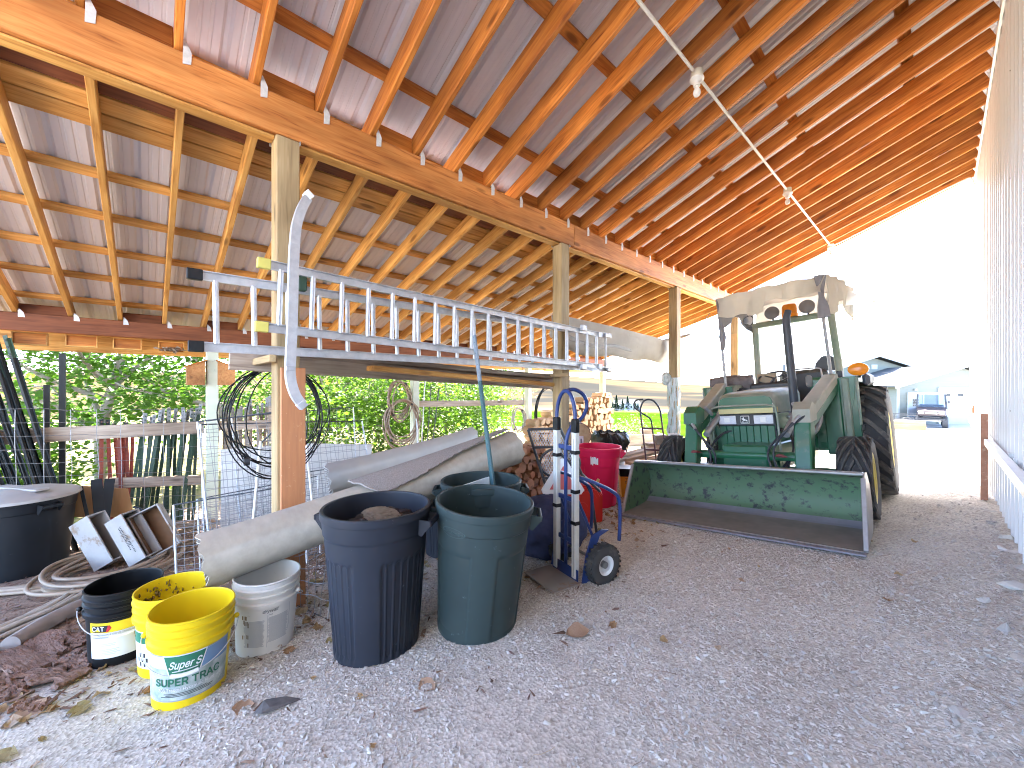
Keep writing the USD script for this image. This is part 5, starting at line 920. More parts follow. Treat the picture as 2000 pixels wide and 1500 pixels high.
# ---------------------------------------------------------------- firewood
M_log = mat('split_wood', (.50, .33, .17), (.40, .24, .11), 9, .8, vary=.28, bump=.4, bscale=40, bdist=.004, spots=((.28, .16, .08), 14, .62, .1)); M_logd = mat('split_wood_red', (.42, .215, .11), (.28, .13, .065), 9, .85, vary=.35, spots=((.10, .055, .035), 8, .56, .1)); M_lbark = mat('log_bark', (.13, .09, .065), (.08, .055, .04), 12, .95, bump=.7, bscale=30, bdist=.006)
def log_mesh(seed, r, L):
    g = np.random.default_rng(seed); kind = g.integers(0, 4)
    if kind == 0: a = np.linspace(0, 2 * np.pi, 9, endpoint=False); P = np.stack([np.cos(a), np.sin(a)], 1) * (1 + g.normal(0, .06, 9))[:, None]
    elif kind == 1: a = np.linspace(.1, 2.6, 6); P = np.vstack([[(0, -.25)], np.stack([np.cos(a), np.sin(a)], 1) * 1.15]) - [0, .35]
    elif kind == 2: a = np.linspace(.3, 1.7, 5); P = np.vstack([[(-.1, -.6)], np.stack([np.cos(a), np.sin(a)], 1) * 1.25]) - [.2, .2]
    else: P = np.array([(-.9, -.6), (.8, -.7), (.95, .5), (.1, .9), (-.8, .55)]) * (1 + g.normal(0, .1, (5, 1)))
    return extr((P * r)[::1], L), kind
def stack(name, lab, grp, A, u, v, nu, nv, r, m_, seed, depth=(0, .40, 0), top=None):
    g = np.random.default_rng(seed); A, u, v, d = V3(*A), V3(*u), V3(*v), V3(*depth); w = np.cross(u, v); k = 0
    for j in range(nv):
        for i in range(nu):
            if top is not None and j > top(i / max(1, nu - 1)): continue
            s = r * g.uniform(.82, 1.22); msh, kind = log_mesh(seed * 1000 + k, s, np.linalg.norm(d) * g.uniform(.85, 1.05)); k += 1
            dz = d / np.linalg.norm(d); ux = u / np.linalg.norm(u); uy = np.cross(dz, ux); Rm = np.stack([ux, uy, dz], 1) @ rot('z', g.uniform(0, 360)); p = A + u * (i + .5 * (j % 2) + g.uniform(-.12, .12)) + v * (j + g.uniform(-.1, .1)) + dz * g.uniform(-.03, .05)
            single(name, msh, m_, lab, 'firewood', grp, m=mtx(Rm, p), smooth=False)

stack('firewood_log', 'split log in the tall pale firewood stack beside the last eave post', 'logs in the tall pale firewood stack', (-6.55, 7.05, float(gz(-6.5, 8)) + .07), (0, .172, 0), (0, 0, .158), 18, 11, .092, M_log, 51, depth=(-.40, 0, 0), top=lambda q: 5.9 + 5.2 * q + .8 * math.sin(q * 14))
stack('firewood_log', 'red-brown split log in the low stack behind the cans', 'logs in the low stack behind the cans', (-3.85, 2.35, float(gz(-3.8, 3)) + .06), (0, .128, 0), (0, 0, .118), 15, 8, .068, M_logd, 61, depth=(-.40, 0, 0), top=lambda q: 6.2 + .7 * math.sin(q * 9))
stack('firewood_log', 'split log in the small pile left of the second post', 'logs in the small pile left of the second post', (-6.000, 6.226, 0.253), (0, .19, 0), (0, 0, .17), 5, 4, .10, M_log, 71, depth=(-.35, 0, 0))
p0 = V3(*(-3.915, 5.049, 0.783)); lg = T('round_log', 'big round log end standing between the second post and the firewood', 'log', tuple(p0), frame_to((0, 0, 0), tuple(CT))[0][:3, :3]); a = np.linspace(0, 2 * np.pi, 26, endpoint=False); rr = np.random.default_rng(3); ring = np.stack([np.cos(a), np.sin(a)], 1) * (.205 * (1 + rr.normal(0, .025, 26)))[:, None]
part('bark', extr(ring, .34, mtx(np.array([[0, 0, 1.], [1, 0, 0], [0, 1, 0]]), (-.34, 0, 0))), M_lbark, lg, smooth=50); part('cut_face', extr(ring * .94, .004, mtx(np.array([[0, 0, 1.], [1, 0, 0], [0, 1, 0]]), (.0015, 0, 0))), mat('cut_wood', (.46, .30, .16), (.34, .2, .1), 5, .8, stretch=(1, 3, 3), spots=((.2, .12, .07), 4, .6, .1)), lg)
rk = T('metal_bracket', 'small grey slotted metal bracket before the round log', 'bracket', (-3.734, 4.803, 0.680), rot('z', 40)); part('plate', bev((-.08, -.02, -.78), (.08, .0, .13), .006), M_galv, rk); part('slots', cat([box((x - .008, -.024, .02), (x + .008, -.0205, .09)) for x in (-.045, 0, .045)]), M_pipe, rk)
single('chopping_stump', at(extr(ring * .9, .62)), M_lbark, 'rough stump carrying the big round log', 'stump', loc=(p0[0] + .1, p0[1] - .0, -.09) if False else (p0[0] - .12, p0[1] + .11, float(gz(p0[0], p0[1])) - .03), smooth=50)
# gas can
p0 = V3(*(-2.860, 3.746, -0.013)); M_gas = plastic('gas_red', (.66, .035, .022), (.58, .03, .02), (.55, .16, .13), .38, .68); gc = T('gas_can', 'red plastic fuel can with a yellow spout in front of the red trash can', 'fuel can', tuple(p0), rot('z', 38))
pf = [(-.205, 0), (.205, 0), (.215, .03), (.215, .30), (.17, .375), (.06, .40), (-.10, .40), (-.20, .35), (-.215, .03)]
from shapely.geometry import Polygon
from shapely import affinity
bp = Polygon(pf).buffer(.02).buffer(-.0); hole = Polygon([(-.115, .345), (.03, .345), (.015, .378), (-.10, .378)]).buffer(.008); core = []
for z, sft in ((-.125, .03), (-.105, .008), (-.085, 0), (.085, 0), (.105, .008), (.125, .03)): core.append(z)
lay = [extr(bp.buffer(-s).difference(hole), b - a, mtx(np.array([[1., 0, 0], [0, 0, -1], [0, 1, 0]]), (0, -a, .0))) for a, b, s in ((-.125, -.105, .03), (-.105, -.08, .012), (-.08, .08, 0), (.08, .105, .012), (.105, .125, .03))]
part('body', at(cat(lay), (0, 0, .02)), M_gas, gc, smooth=40); part('side_emboss', at(cat([extr(bp.buffer(-.07), .006, mtx(np.array([[1., 0, 0], [0, 0, -1], [0, 1, 0]]), (0, -.1255, .0))), extr(Polygon(np.stack([.07 * np.cos(a), .16 + .07 * np.sin(a)], 1)), .01, mtx(np.array([[1., 0, 0], [0, 0, -1], [0, 1, 0]]), (0, -.127, 0)))]), (0, 0, .02)), M_gas, gc, smooth=40)
part('cap', at(lathe([(0, 0), (.042, 0), (.042, .035), (.032, .045), (0, .045)], 20), (.155, 0, .385), rot('y', 24)), M_pipe, gc); part('spout', at(lathe([(0, 0), (.022, 0), (.016, .07), (0, .07)], 14), (.170, 0, .425), rot('y', 20)), mat('spout_yellow', (.62, .40, .12), (.55, .34, .1), 9, .4), gc)
# yellow litter pail
p0 = V3(*(-3.095, 5.145, -0.032)); tk = T('litter_pail', 'square yellow pail with black top half hidden by the loader bucket', 'pail', tuple(p0), rot('z', 40)); M_org = mat('pail_orange', (.62, .30, .015), (.55, .26, .012), 6, .4)
def frus(w0, w1, z0, z1): return trimesh.convex.convex_hull(np.array([(sx * w, sy * w, z) for w, z in ((w0 / 2, z0), (w1 / 2, z1)) for sx in (-1, 1) for sy in (-1, 1)]))
part('body', frus(.19, .245, 0, .30), M_org, tk, smooth=False); part('top_band', frus(.248, .262, .301, .39), M_bkt, tk, smooth=False); part('rim', frus(.28, .282, .391, .415), M_bkt, tk, smooth=False)
for s_, z in (('TIDY', .245), ('CATS', .205)): part('lettering', at(text(s_, .032, .001, True), (0, 0, 0), np.array([[1., 0, 0], [0, 0, -1], [0, 1, 0]])).apply_transform(mtx(rot('x', 0), (-.0, -.117 - (.0 if z < .23 else .004), z))), P_black, tk, smooth=False)
part('picture', at(trimesh.creation.cylinder(.05, .002), (0, -.108, .11), rot('x', 85)), P_grey, tk)
# folded patio chair of black mesh
M_chair = mat('black_iron', (.035, .035, .038), (.05, .05, .05), 10, .45)
p0 = V3(*(-2.593, 3.015, 0.506)); ch = T('mesh_chair', 'black metal mesh patio chair folded behind the hand truck', 'chair', tuple(p0))
Q = lambda u, v, d=0: p0 + CR * u + CU * v - CT * d
for a, b in (((-.30, .62), (-.10, -.02)), ((.02, .63), (.33, -.02)), ((-.30, .62), (.02, .63)), ((-.10, -.02), (-.06, -.52)), ((.33, -.02), (.40, -.52)), ((-.24, .44), (.10, .45)), ((-.16, .13), (.22, .17)), ((.0, .40), (.42, .0))): part('frame_bar', W(ch, tube([Q(*a), Q(*b)], .014, 8)), M_chair, ch)
def mesh_sheet(poly, dx=.026, r=.0028, d=.02):
    from shapely.geometry import LineString
    pg_ = Polygon(poly); out = []; x0, y0, x1, y1 = pg_.bounds
    for s in (-1, 1):
        c = x0 - (y1 - y0)
        while c < x1 + (y1 - y0):
            ln = LineString([(c, y0), (c + .55 * (y1 - y0), y1)] if s > 0 else [(c + .55 * (y1 - y0), y0), (c, y1)]).intersection(pg_)
            for g in getattr(ln, 'geoms', [ln]):
                if g.length > .01: q = list(g.coords); out.append(tube([Q(*q[0], d), Q(*q[-1], d)], r, 4, caps=False))
            c += dx
    return cat(out)
part('back_mesh', W(ch, mesh_sheet([(-.29, .61), (.02, .62), (.12, .46), (-.22, .44)])), M_galv, ch, smooth=False)
a = np.linspace(0, 2 * np.pi, 30); el = np.stack([.02 + .20 * np.cos(a), .28 + .15 * np.sin(a)], 1); part('seat_mesh', W(ch, mesh_sheet(el)), M_galv, ch, smooth=False); part('seat_ring', W(ch, tube([Q(x, y, .02) for x, y in el[:-1]], .013, 8, closed=True)), M_chair, ch, smooth=True)
part('lower_mesh', W(ch, mesh_sheet([(-.14, .12), (.22, .16), (.26, .02), (-.08, -.02)])), M_chair, ch, smooth=False)
# red triangle sign, blue moving blanket
tri = T('warning_triangle', 'pale red triangle sign standing behind the hand truck rail', 'sign', (-2.429, 2.898, 0.535)); CF = np.stack([CR, CU, CT], 1)
part('stake', box((-.02, -.006, -.56), (.02, .006, .02)).apply_transform(mtx(np.eye(3), (0, 0, 0))).apply_transform(mtx(CF @ np.array([[1., 0, 0], [0, 0, 1], [0, -1, 0]]), tuple(-CT * .008))), M_grey, tri); part('border', extr([(-.19, 0), (.17, 0), (.20, .04), (.03, .33), (-.02, .34), (-.21, .04)], .008, mtx(CF)), M_white, tri); part('face', extr([(-.13, .045), (.13, .045), (.0, .27)], .003, mtx(CF, tuple(CT * .009))), mat('faded_red', (.62, .14, .13), (.55, .12, .11), 6, .5), tri)
bl = trimesh.creation.icosphere(4, 1.0); v = bl.vertices; bl.vertices = v * np.array([.36, .24, .29]) * (1 + .22 * (meshkit.fbm(v * 2.4 + 5, 3, 2) - .5))[:, None]; u_ = np.arctan2(bl.vertices[:, 1], bl.vertices[:, 0]); bl.vertices *= (1 - .022 * np.maximum(np.abs(np.sin(u_ * 9 + bl.vertices[:, 2] * 22)), 0)[:, None] ** 6 - .022 * np.abs(np.sin(u_ * 9 - bl.vertices[:, 2] * 22))[:, None] ** 6)
p0 = (-2.393, 2.642, 0.497); single('moving_blanket', bl, mat('blue_quilt', (.035, .045, .105), (.05, .058, .13), 40, .9, bump=.6, bscale=90, bdist=.004), 'blue quilted moving blanket heaped behind the hand truck', 'blanket', loc=(p0[0], p0[1], .30), R=rot('z', 50), smooth=60)
# lumber, blocks and planter beyond the red can
rr = np.random.default_rng(31); M_lum = wood('pale_lumber', (.58, .42, .28), (.47, .33, .21), (.3, .2, .13), .7, .25)
lum = [((1206, 893), (1300, 868), 'weathered plank leaning at the left of the lumber pile', 6.4, M_grey), ((1216, 898), (1318, 874), 'pale plank lying second from left on the lumber pile', 6.3, M_lum), ((1228, 905), (1336, 884), 'broad pale plank at the front of the lumber pile', 6.2, M_lum), ((1262, 868), (1340, 864), 'top plank under the two blocks', 6.9, M_lum), ((1258, 875), (1338, 872), 'second plank down under the blocks', 6.85, M_lum), ((1258, 884), (1336, 882), 'third plank down under the blocks', 6.8, M_lum), ((1200, 900), (1262, 884), 'grey plank end lowest at the left of the lumber pile', 6.2, M_grey), ((1250, 912), (1330, 905), 'plank lowest in the lumber pile behind the bucket', 6.1, M_lum)]
def AD_(u, v, D):
    # a point at the given distance along the camera's level axis, from its place in the view
    c_, s_ = math.cos(math.radians(CAM_YAW)), math.sin(math.radians(CAM_YAW)); a, b = (u - 1000) / 772.0, (756 - v) / 772.0
    return np.array([-s_ + c_ * a, c_ + s_ * a, b]) * D + [0, 0, 1.55]
for (a, b, lb, D, m_) in lum: plank_thing('lumber_plank', lb, 'plank', tuple(AD_(*a, D)), tuple(AD_(*b, D + .55)), .16, .045, m_, grp='planks in the lumber pile')
q = AD_(1293, 868, 6.95); single('wood_block', bev((-.13, -.06, 0), (.13, .06, .16), .006), M_grey, 'brown wood block on the planks before the third post', 'block', loc=tuple(q), R=rot('z', 58)); q = AD_(1316, 867, 6.8); single('concrete_block', bev((-.075, -.06, 0), (.075, .06, .175), .006), mat('concrete', (.62, .60, .57), (.52, .5, .47), 14, .85), 'white block standing on the planks before the third post', 'block', loc=tuple(q), R=rot('z', 45))
q = AD_(1257, 843, 13.0); pb = T('planter_box', 'long low timber planter box out on the grass', 'planter', (q[0], q[1], float(terrain(q[0], q[1]))), rot('z', 48)); part('side_board', bev((-.62, -.3, 0), (.62, -.26, .36), .01), M_grey, pb); part('end_board', bev((-.62, -.255, 0), (-.58, .3, .36), .01), M_dark, pb); part('end_board', bev((.58, -.255, 0), (.62, .3, .36), .01), M_grey, pb); part('soil', box((-.575, -.255, .02), (.575, .3, .31)), M_dirt, pb); part('top_block', bev((-.1, -.2, .362), (.22, .1, .52), .01), M_grey, pb)
for k, (u, v, D, h, r) in enumerate([(1238, 838, 14.5, .75, .5), (1205, 832, 15.5, .5, .45)]):
    q = AD_(u, v, D); tree('bush', ['round dark bush left of the timber planter', 'small dark bush above the black bag can'][k], q[0], q[1], h, r, 900, 500 + k, .07, trunk=.02, low=.02, material=M_leafA, clumps=24, fork=False)
q = AD_(1180, 848, 12); single('yard_post', bev((-.06, -.06, 0), (.06, .06, 1.0), .02), M_pipe, 'short dark post standing at the field edge by the firewood', 'post', loc=(q[0], q[1], float(terrain(q[0], q[1]))))
# timber beam sticking out behind the tractor
plank_thing('timber_beam', 'thick rough timber beam sticking out behind the big rear wheel', 'beam', tuple(AD_(1660, 830, 8.6)), tuple(AD_(1806, 830, 8.0)), .16, .19, wood('rough_timber', (.36, .25, .16), (.28, .18, .11), (.17, .11, .07), .8, .05))
plank_thing('timber_prop', 'short timber block carrying the rough beam behind the tractor', 'beam', (lambda p: (p[0], p[1], float(gz(p[0], p[1]))))(AD_(1700, 850, 8.40)), (lambda p: (p[0], p[1], p[2]))(AD_(1700, 838, 8.40)), .14, .16, M_grey)
# leaves and bark crumbs one can point at
M_lf = mat('curled_leaf', (.50, .33, .22), (.40, .25, .15), 14, .7, transl=.2)
def bigleaf(p, s, az, lb, seed):
    single('dry_leaf', solid(leafmesh(seed).vertices.reshape(7, 4, 3), .006), M_lf, lb, 'leaf', loc=tuple(V3(*p) + [0, 0, s * .06]), R=rot('z', az) @ rot('x', 6) @ np.diag([s, s * .8, s * .55]), smooth=60)
bigleaf((-1.444, 1.853, 0.103), .14, 60, 'curled pinkish dry leaf lying alone on the gravel', 1); bigleaf((-3.327, -0.062, -0.051), .20, 110, 'long curled tan leaf between the black and yellow pails', 2); bigleaf((-2.963, -0.414, -0.022), .13, 20, 'tan leaf at the lower left', 3); bigleaf((-2.218, 0.329, 0.039), .09, 70, 'tan leaf right of the front yellow pail', 4); bigleaf((-1.700, 1.005, 0.082), .10, 10, 'small pinkish leaf in front of the navy can', 5)
single('bark_piece', at(trimesh.convex.convex_hull(np.random.default_rng(5).normal(size=(14, 3)) * [.06, .03, .012])), mat('slate_bark', (.10, .095, .095), (.16, .15, .145), 30, .9), 'dark grey bark piece on the gravel right of the front yellow pail', 'bark', loc=tuple(V3(*(-2.101, 0.452, 0.049)) + [0, 0, .02]), R=rot('z', 70), smooth=False)
rr = np.random.default_rng(77); rk_ = 0
for (u, v, s) in [(1925, 1175, .05), (1965, 1232, .045), (1980, 1080, .09), (1960, 1050, .07), (1990, 1110, .10), (1985, 1150, .11), (1932, 1000, .08), (1945, 1022, .06), (1955, 1075, .05), (1990, 1290, .08), (1965, 1000, .06), (1930, 975, .07), (1880, 1400, .05), (1705, 1420, .04)]:
    q = np.array([AD_(u, v, d) for d in np.linspace(.8, 9, 300)]); i = int(np.argmax(q[:, 2] < terrain(q[:, 0], q[:, 1]))); b = trimesh.convex.convex_hull(rr.normal(size=(16, 3)) * [1, .8, .5]); b.apply_scale(s / b.extents.max() * 1.3); rk_ += 1
    single('rock', b, stones_m[rk_ % 6], 'rough pale rock in the bank of rubble along the barn wall', 'rock', 'rocks in the bank along the barn wall', loc=tuple(q[i] + [0, 0, s * .1]), R=rot('z', rr.uniform(0, 360)), smooth=False)

# ---------------------------------------------------------------- the green tractor with its loader
M_jd = mat('tractor_green', (.022, .125, .055), (.018, .10, .045), 5, .38, spots=((.13, .15, .10), 7, .60, .16), coat=.15); M_jdd = mat('tractor_dusty_green', (.30, .30, .235), (.16, .22, .15), 3, .55, lo=.38, hi=.68)
M_arm = mat('arm_dust', (.36, .33, .26), (.24, .27, .19), 4, .55, lo=.35, hi=.7)
M_jy = mat('tractor_yellow', (.62, .50, .08), (.55, .44, .08), 6, .5, spots=((.45, .40, .25), 9, .6, .15)); M_cream = mat('stripe_cream', (.62, .54, .24), (.56, .48, .2), 6, .5)
M_buck = mat('bucket_worn', (.095, .185, .09), (.125, .185, .11), 2.5, .5, spots=((.045, .05, .05), 11, .53, .09), rough2=.65); M_bworn = mat('bucket_bare_steel', (.30, .285, .32), (.23, .22, .245), 7, .55, metal=.3, spots=((.26, .23, .2), 14, .6, .1)); M_bmud = mat('bucket_mud', (.27, .235, .205), (.19, .17, .15), 6, .8, spots=((.27, .235, .19), 16, .58, .12))
M_steel = mat('bare_steel', (.42, .41, .40), (.3, .29, .28), 8, .42, metal=.5); M_exh = mat('exhaust', (.06, .065, .075), (.045, .045, .05), 6, .45); M_seat = mat('black_vinyl', (.025, .025, .028), (.035, .035, .035), 10, .45)
M_rubr = mat('tractor_rubber', (.034, .033, .033), (.052, .048, .044), 6, .85, spots=((.15, .125, .10), 7, .58, .16)); M_lug = mat('lug_dusty', (.10, .090, .078), (.055, .05, .045), 5, .9, spots=((.20, .17, .135), 8, .55, .15)); M_hyd = mat('hydraulic_hose', (.018, .018, .022), (.03, .03, .035), 9, .4); M_amber = mat('amber_lens', (.80, .26, .015), (.7, .2, .01), 20, .2)
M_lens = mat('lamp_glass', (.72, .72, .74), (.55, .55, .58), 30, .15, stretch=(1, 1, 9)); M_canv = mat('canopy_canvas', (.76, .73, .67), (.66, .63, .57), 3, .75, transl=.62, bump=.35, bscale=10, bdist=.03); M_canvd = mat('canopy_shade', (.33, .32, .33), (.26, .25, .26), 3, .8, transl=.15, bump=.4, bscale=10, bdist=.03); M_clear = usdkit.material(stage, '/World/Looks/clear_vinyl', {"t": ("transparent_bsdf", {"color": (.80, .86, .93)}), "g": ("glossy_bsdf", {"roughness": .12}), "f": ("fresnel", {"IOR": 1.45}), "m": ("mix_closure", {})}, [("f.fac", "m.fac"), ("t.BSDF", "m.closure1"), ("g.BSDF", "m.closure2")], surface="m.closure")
TL = rot('z', 1.5) @ rot('y', -4.7)
tr = T('tractor', 'green farm tractor with front loader bucket and fabric canopy', 'tractor', (-1.495, 4.20, .128), TL)
def lean_(mesh):                                                # the body stands a few degrees off the bucket's square
    mesh = mesh.copy(); v = mesh.vertices.copy(); v[:, 0] += .115 * np.maximum(v[:, 1] - .9, 0); mesh.vertices = v; return mesh
def tp_(n, mesh, m_, par=None, **k): return part(n, lean_(mesh), m_, par if par is not None else tr, **k)
# bucket
W2 = 1.09; prof = [(0, .0), (.52, .02), (.64, .06), (.72, .16), (.745, .28), (.70, .42), (.56, .53), (.40, .562)]
prof = spline(prof, 4)[:, :2] if False else np.array([p[:2] for p in spline([(a, b, 0) for a, b in prof], 4)])
def shell(sub, th=.012):
    P = np.array([[(x, y, z) for x in np.linspace(-W2 + .012, W2 - .012, 12)] for y, z in sub]); return solid(P, th, flip=False)
bk = tp_('bucket_back', shell(prof[9:]), M_buck, smooth=50); tp_('bucket_wear_band', shell(prof[5:10]), M_bworn, smooth=50); tp_('bucket_floor', shell(prof[:6]), M_bmud, smooth=50)
for s in (-1, 1):
    sp_ = [(.02, .0), (.52, .012), (.65, .055), (.735, .16), (.76, .28), (.715, .43), (.57, .56), (.405, .578), (.33, .53)]
    tp_('bucket_side', extr(sp_, .014, mtx(np.array([[0, 0, 1.], [1, 0, 0], [0, 1, 0]]), (s * W2 - .007 - (.005 if s < 0 else -.005), 0, 0))), M_buck if s < 0 else M_steel)
    tp_('side_edge', stickw((s * (W2 + .004), .015, .01), (s * (W2 + .004), .335, .54), .034, .03), M_steel)
tp_('cutting_edge', bev((-W2 - .01, -.06, -.012), (W2 + .01, .11, .004), .004), M_bworn); tp_('bucket_lip', bev((-W2 - .005, .37, .556), (W2 + .005, .43, .584), .008), M_steel)
# wheels
def agri(Rr, w, rimr, lugs, lh, c, cat_dir):
    pr = [(rimr, -w * .42), (rimr + .05, -w * .47), (Rr * .84, -w * .52), (Rr * .955, -w * .46), (Rr - lh, -w * .36), (Rr - lh + .004, 0), (Rr - lh, w * .36), (Rr * .955, w * .46), (Rr * .84, w * .52), (rimr + .05, w * .47), (rimr, w * .42)]
    out = [lathe(pr, 64)]; lg_ = []
    for k in range(lugs):
        for s in (-1, 1):
            a0 = 2 * np.pi * (k + (.5 if s > 0 else 0)) / lugs; n = 7; row_ = []
            for i in range(n):
                q = i / (n - 1); wq = s * w * (-.03 + .53 * q); aa = a0 + .62 * (q ** 1.25) / Rr * .42 / (1 if Rr > .5 else .62) ; rt_ = Rr - .10 * Rr * max(0, q - .72); hw_ = (.028 + .012 * q) * (Rr / .68) ** .6
                row_.append([((Rr - lh - .01) , aa - hw_ * 1.35 / Rr, wq), (rt_, aa - hw_ / Rr, wq), (rt_, aa + hw_ / Rr, wq), ((Rr - lh - .01), aa + hw_ * 1.35 / Rr, wq)])
            P = np.array([[(r_ * math.cos(a_), r_ * math.sin(a_), w_) for r_, a_, w_ in r] for r in row_]); g = grid(P); e = cat([g, trimesh.Trimesh(np.vstack([P[0], P[-1]]), [[0, 1, 2], [0, 2, 3], [4, 6, 5], [4, 7, 6]], process=False)]); lg_.append(e)
    X = mtx(np.array([[0, 0, 1.], [0, 1, 0], [-1, 0, 0]]), c); sgn = 1 if c[0] > 0 else -1
    X = mtx(t=(.115 * (c[1] - .9), 0, 0)) @ X
    ty = part('tyre', at(cat(out)).apply_transform(X), M_rubr, tr, smooth=45)
    for L_ in lg_: part('lug', at(L_).apply_transform(X), M_lug, ty, smooth=False)
    part('rim', at(lathe([(.0, sgn * -.02), (rimr * .35, sgn * -.02), (rimr * .5, sgn * w * .12), (rimr * .86, sgn * w * .16), (rimr * .9, sgn * w * .38), (rimr + .02, sgn * w * .45), (rimr + .03, sgn * w * .40)], 40)).apply_transform(X), M_jy, tr); part('rim', at(lathe([(rimr * .9, -sgn * w * .3), (rimr + .01, -sgn * w * .44)], 40)).apply_transform(X), M_jy, tr)
for s in (-1, 1): agri(.69, .42, .40, 20, .05, (s * .80, 2.66, .665), s)
for s in (-1, 1): agri(.425, .27, .24, 15, .034, (s * .94, 1.26, .40), s)
# chassis, axles
tp_('chassis', bev((-.24, .95, .42), (.24, 2.7, .74), .02), M_jd); tp_('front_axle', bev((-.84, 1.18, .33), (.84, 1.34, .47), .03), M_jd); tp_('rear_axle', bev((-.84, 2.50, .52), (.84, 2.82, .82), .05), M_jd)
# hood and grille
def tpz_(n, mesh, m_, par=None, **k): return tp_(n, at(mesh, (0, 0, -.085)), m_, par, **k)
def part_z(n, mesh, *a, **k): return part(n, lean_(at(mesh, (0, 0, -.085))), *a, **k)
HX0, HX1, HF, HB = -.42, .22, 1.34, 2.20; HZ = -.085; cx = (HX0 + HX1) / 2; hw_ = (HX1 - HX0) / 2
sec = lambda s, z: [(-s, 0), (-s, z * .70), (-s * .93, z * .90), (-s * .75, z * .985), (0, z), (s * .75, z * .985), (s * .93, z * .90), (s, z * .70), (s, 0)]
P = np.array([[(cx + x * f, y, 1.18 + z * g) for x, z in sec(hw_, .30)] for y, f, g in ((HF, .94, .70), (HF + .03, .98, .80), (HF + .15, 1, .90), (HF + .5, 1, .97), (HB, 1, 1.05))])
tpz_('hood', solid(P, .01), M_jdd, smooth=35)
tpz_('hood_nose', extr([(x * .93, z * .70) for x, z in sec(hw_, .30)], .012, mtx(np.array([[1., 0, 0], [0, 0, 1], [0, 1, 0]]), (cx, HF - .013, 1.182))), M_jd, smooth=False)
tpz_('nose_stripe', bev((HX0 + .015, HF - .02, 1.182), (HX1 - .015, HF - .0135, 1.245), .004), M_cream)
for s in (0, 1): tpz_('side_stripe', box((HX0 - .006 if s == 0 else HX1 + .002, HF + .02, 1.185), (HX0 - .002 if s == 0 else HX1 + .006, HB, 1.25)), M_cream)
tpz_('lamp_bar', bev((HX0 - .0, HF - .03, 1.035), (HX1 + .0, HF, 1.175), .006), M_seat)
for s in (0, 1):
    x0 = HX0 + .015 if s == 0 else cx + .10; l_ = tpz_('headlight', bev((x0, HF - .042, 1.052), (x0 + .205, HF - .031, 1.158), .01), M_lens); part_z('reflector', bev((x0 + .07, HF - .047, 1.075), (x0 + .135, HF - .0425, 1.135), .004), M_white, l_)
em = tpz_('emblem', bev((cx - .048, HF - .043, 1.055), (cx + .052, HF - .031, 1.155), .008), M_white); part_z('emblem_field', bev((cx - .041, HF - .0465, 1.062), (cx + .045, HF - .0435, 1.148), .006), M_seat, em)
deer = [(-.034, -.012), (-.026, -.004), (-.012, -.002), (-.004, .006), (.006, .012), (.010, .024), (.004, .032), (.012, .030), (.018, .022), (.022, .012), (.032, .014), (.036, .008), (.026, .004), (.020, -.006), (.010, -.010), (.020, -.018), (.032, -.020), (.022, -.024), (.004, -.016), (-.010, -.012), (-.020, -.020), (-.036, -.022), (-.024, -.012)]
deer = [(-x * 1.0, y) for x, y in deer][::-1]; part_z('emblem_figure', extr(Polygon(deer).buffer(0), .003, mtx(np.array([[1., 0, 0], [0, 0, -1], [0, 1, 0]]), (cx + .002, HF - .047, 1.108))), M_white, em, smooth=False); part_z('emblem_text', at(text('JOHN DEERE', .009, .002, True), (cx + .002, HF - .0467, 1.069), np.array([[1., 0, 0], [0, 0, -1], [0, 1, 0]])), M_white, em, smooth=False)
gw = (HX1 - HX0 - .03) / 8
tpz_('grille_backing', box((HX0 + .01, HF + .012, .72), (HX1 - .01, HF + .03, 1.03)), M_hyd)
for k in range(8): tpz_('grille_slat', bev((HX0 + .015 + k * gw + .003, HF - .012, .735), (HX0 + .015 + (k + 1) * gw - .003, HF + .008, 1.028), .004), M_jd)
tpz_('grille_sill', bev((HX0 + .005, HF - .02, .665), (HX1 - .005, HF + .05, .73), .006), M_jd); tpz_('side_panel', box((HX1 - .004, HF + .02, .74), (HX1 + .004, HF + .42, 1.17)), M_jd); tpz_('side_panel', box((HX0 - .004, HF + .02, .74), (HX0 + .004, HF + .42, 1.17)), M_jd); tpz_('engine_block', bev((HX0 + .06, HF + .42, .70), (HX1 - .06, HB + .05, 1.17), .03), M_hyd)
tpz_('front_weight', bev((HX0 - .05, HF - .16, .43), (HX1 + .05, HF + .02, .655), .012), M_jd)
for x in (HX0 + .15, HX1 - .2, HX1 - .1): tpz_('bolt', at(trimesh.creation.cylinder(.016, .02), (x, HF - .165, .62), rot('x', 90)), M_steel)
tpz_('brush_guard', tube(spline([(HX0 - .07, HF - .06, .55), (HX0 - .075, HF - .06, .90), (HX0 - .06, HF - .06, 1.20), (HX0 + .0, HF - .06, 1.275), (cx, HF - .06, 1.285), (HX1 - .02, HF - .06, 1.275), (HX1 + .03, HF - .06, 1.20), (HX1 + .04, HF - .06, .90), (HX1 + .04, HF - .06, .55)], 6), .012, 8), M_jdd, smooth=True)
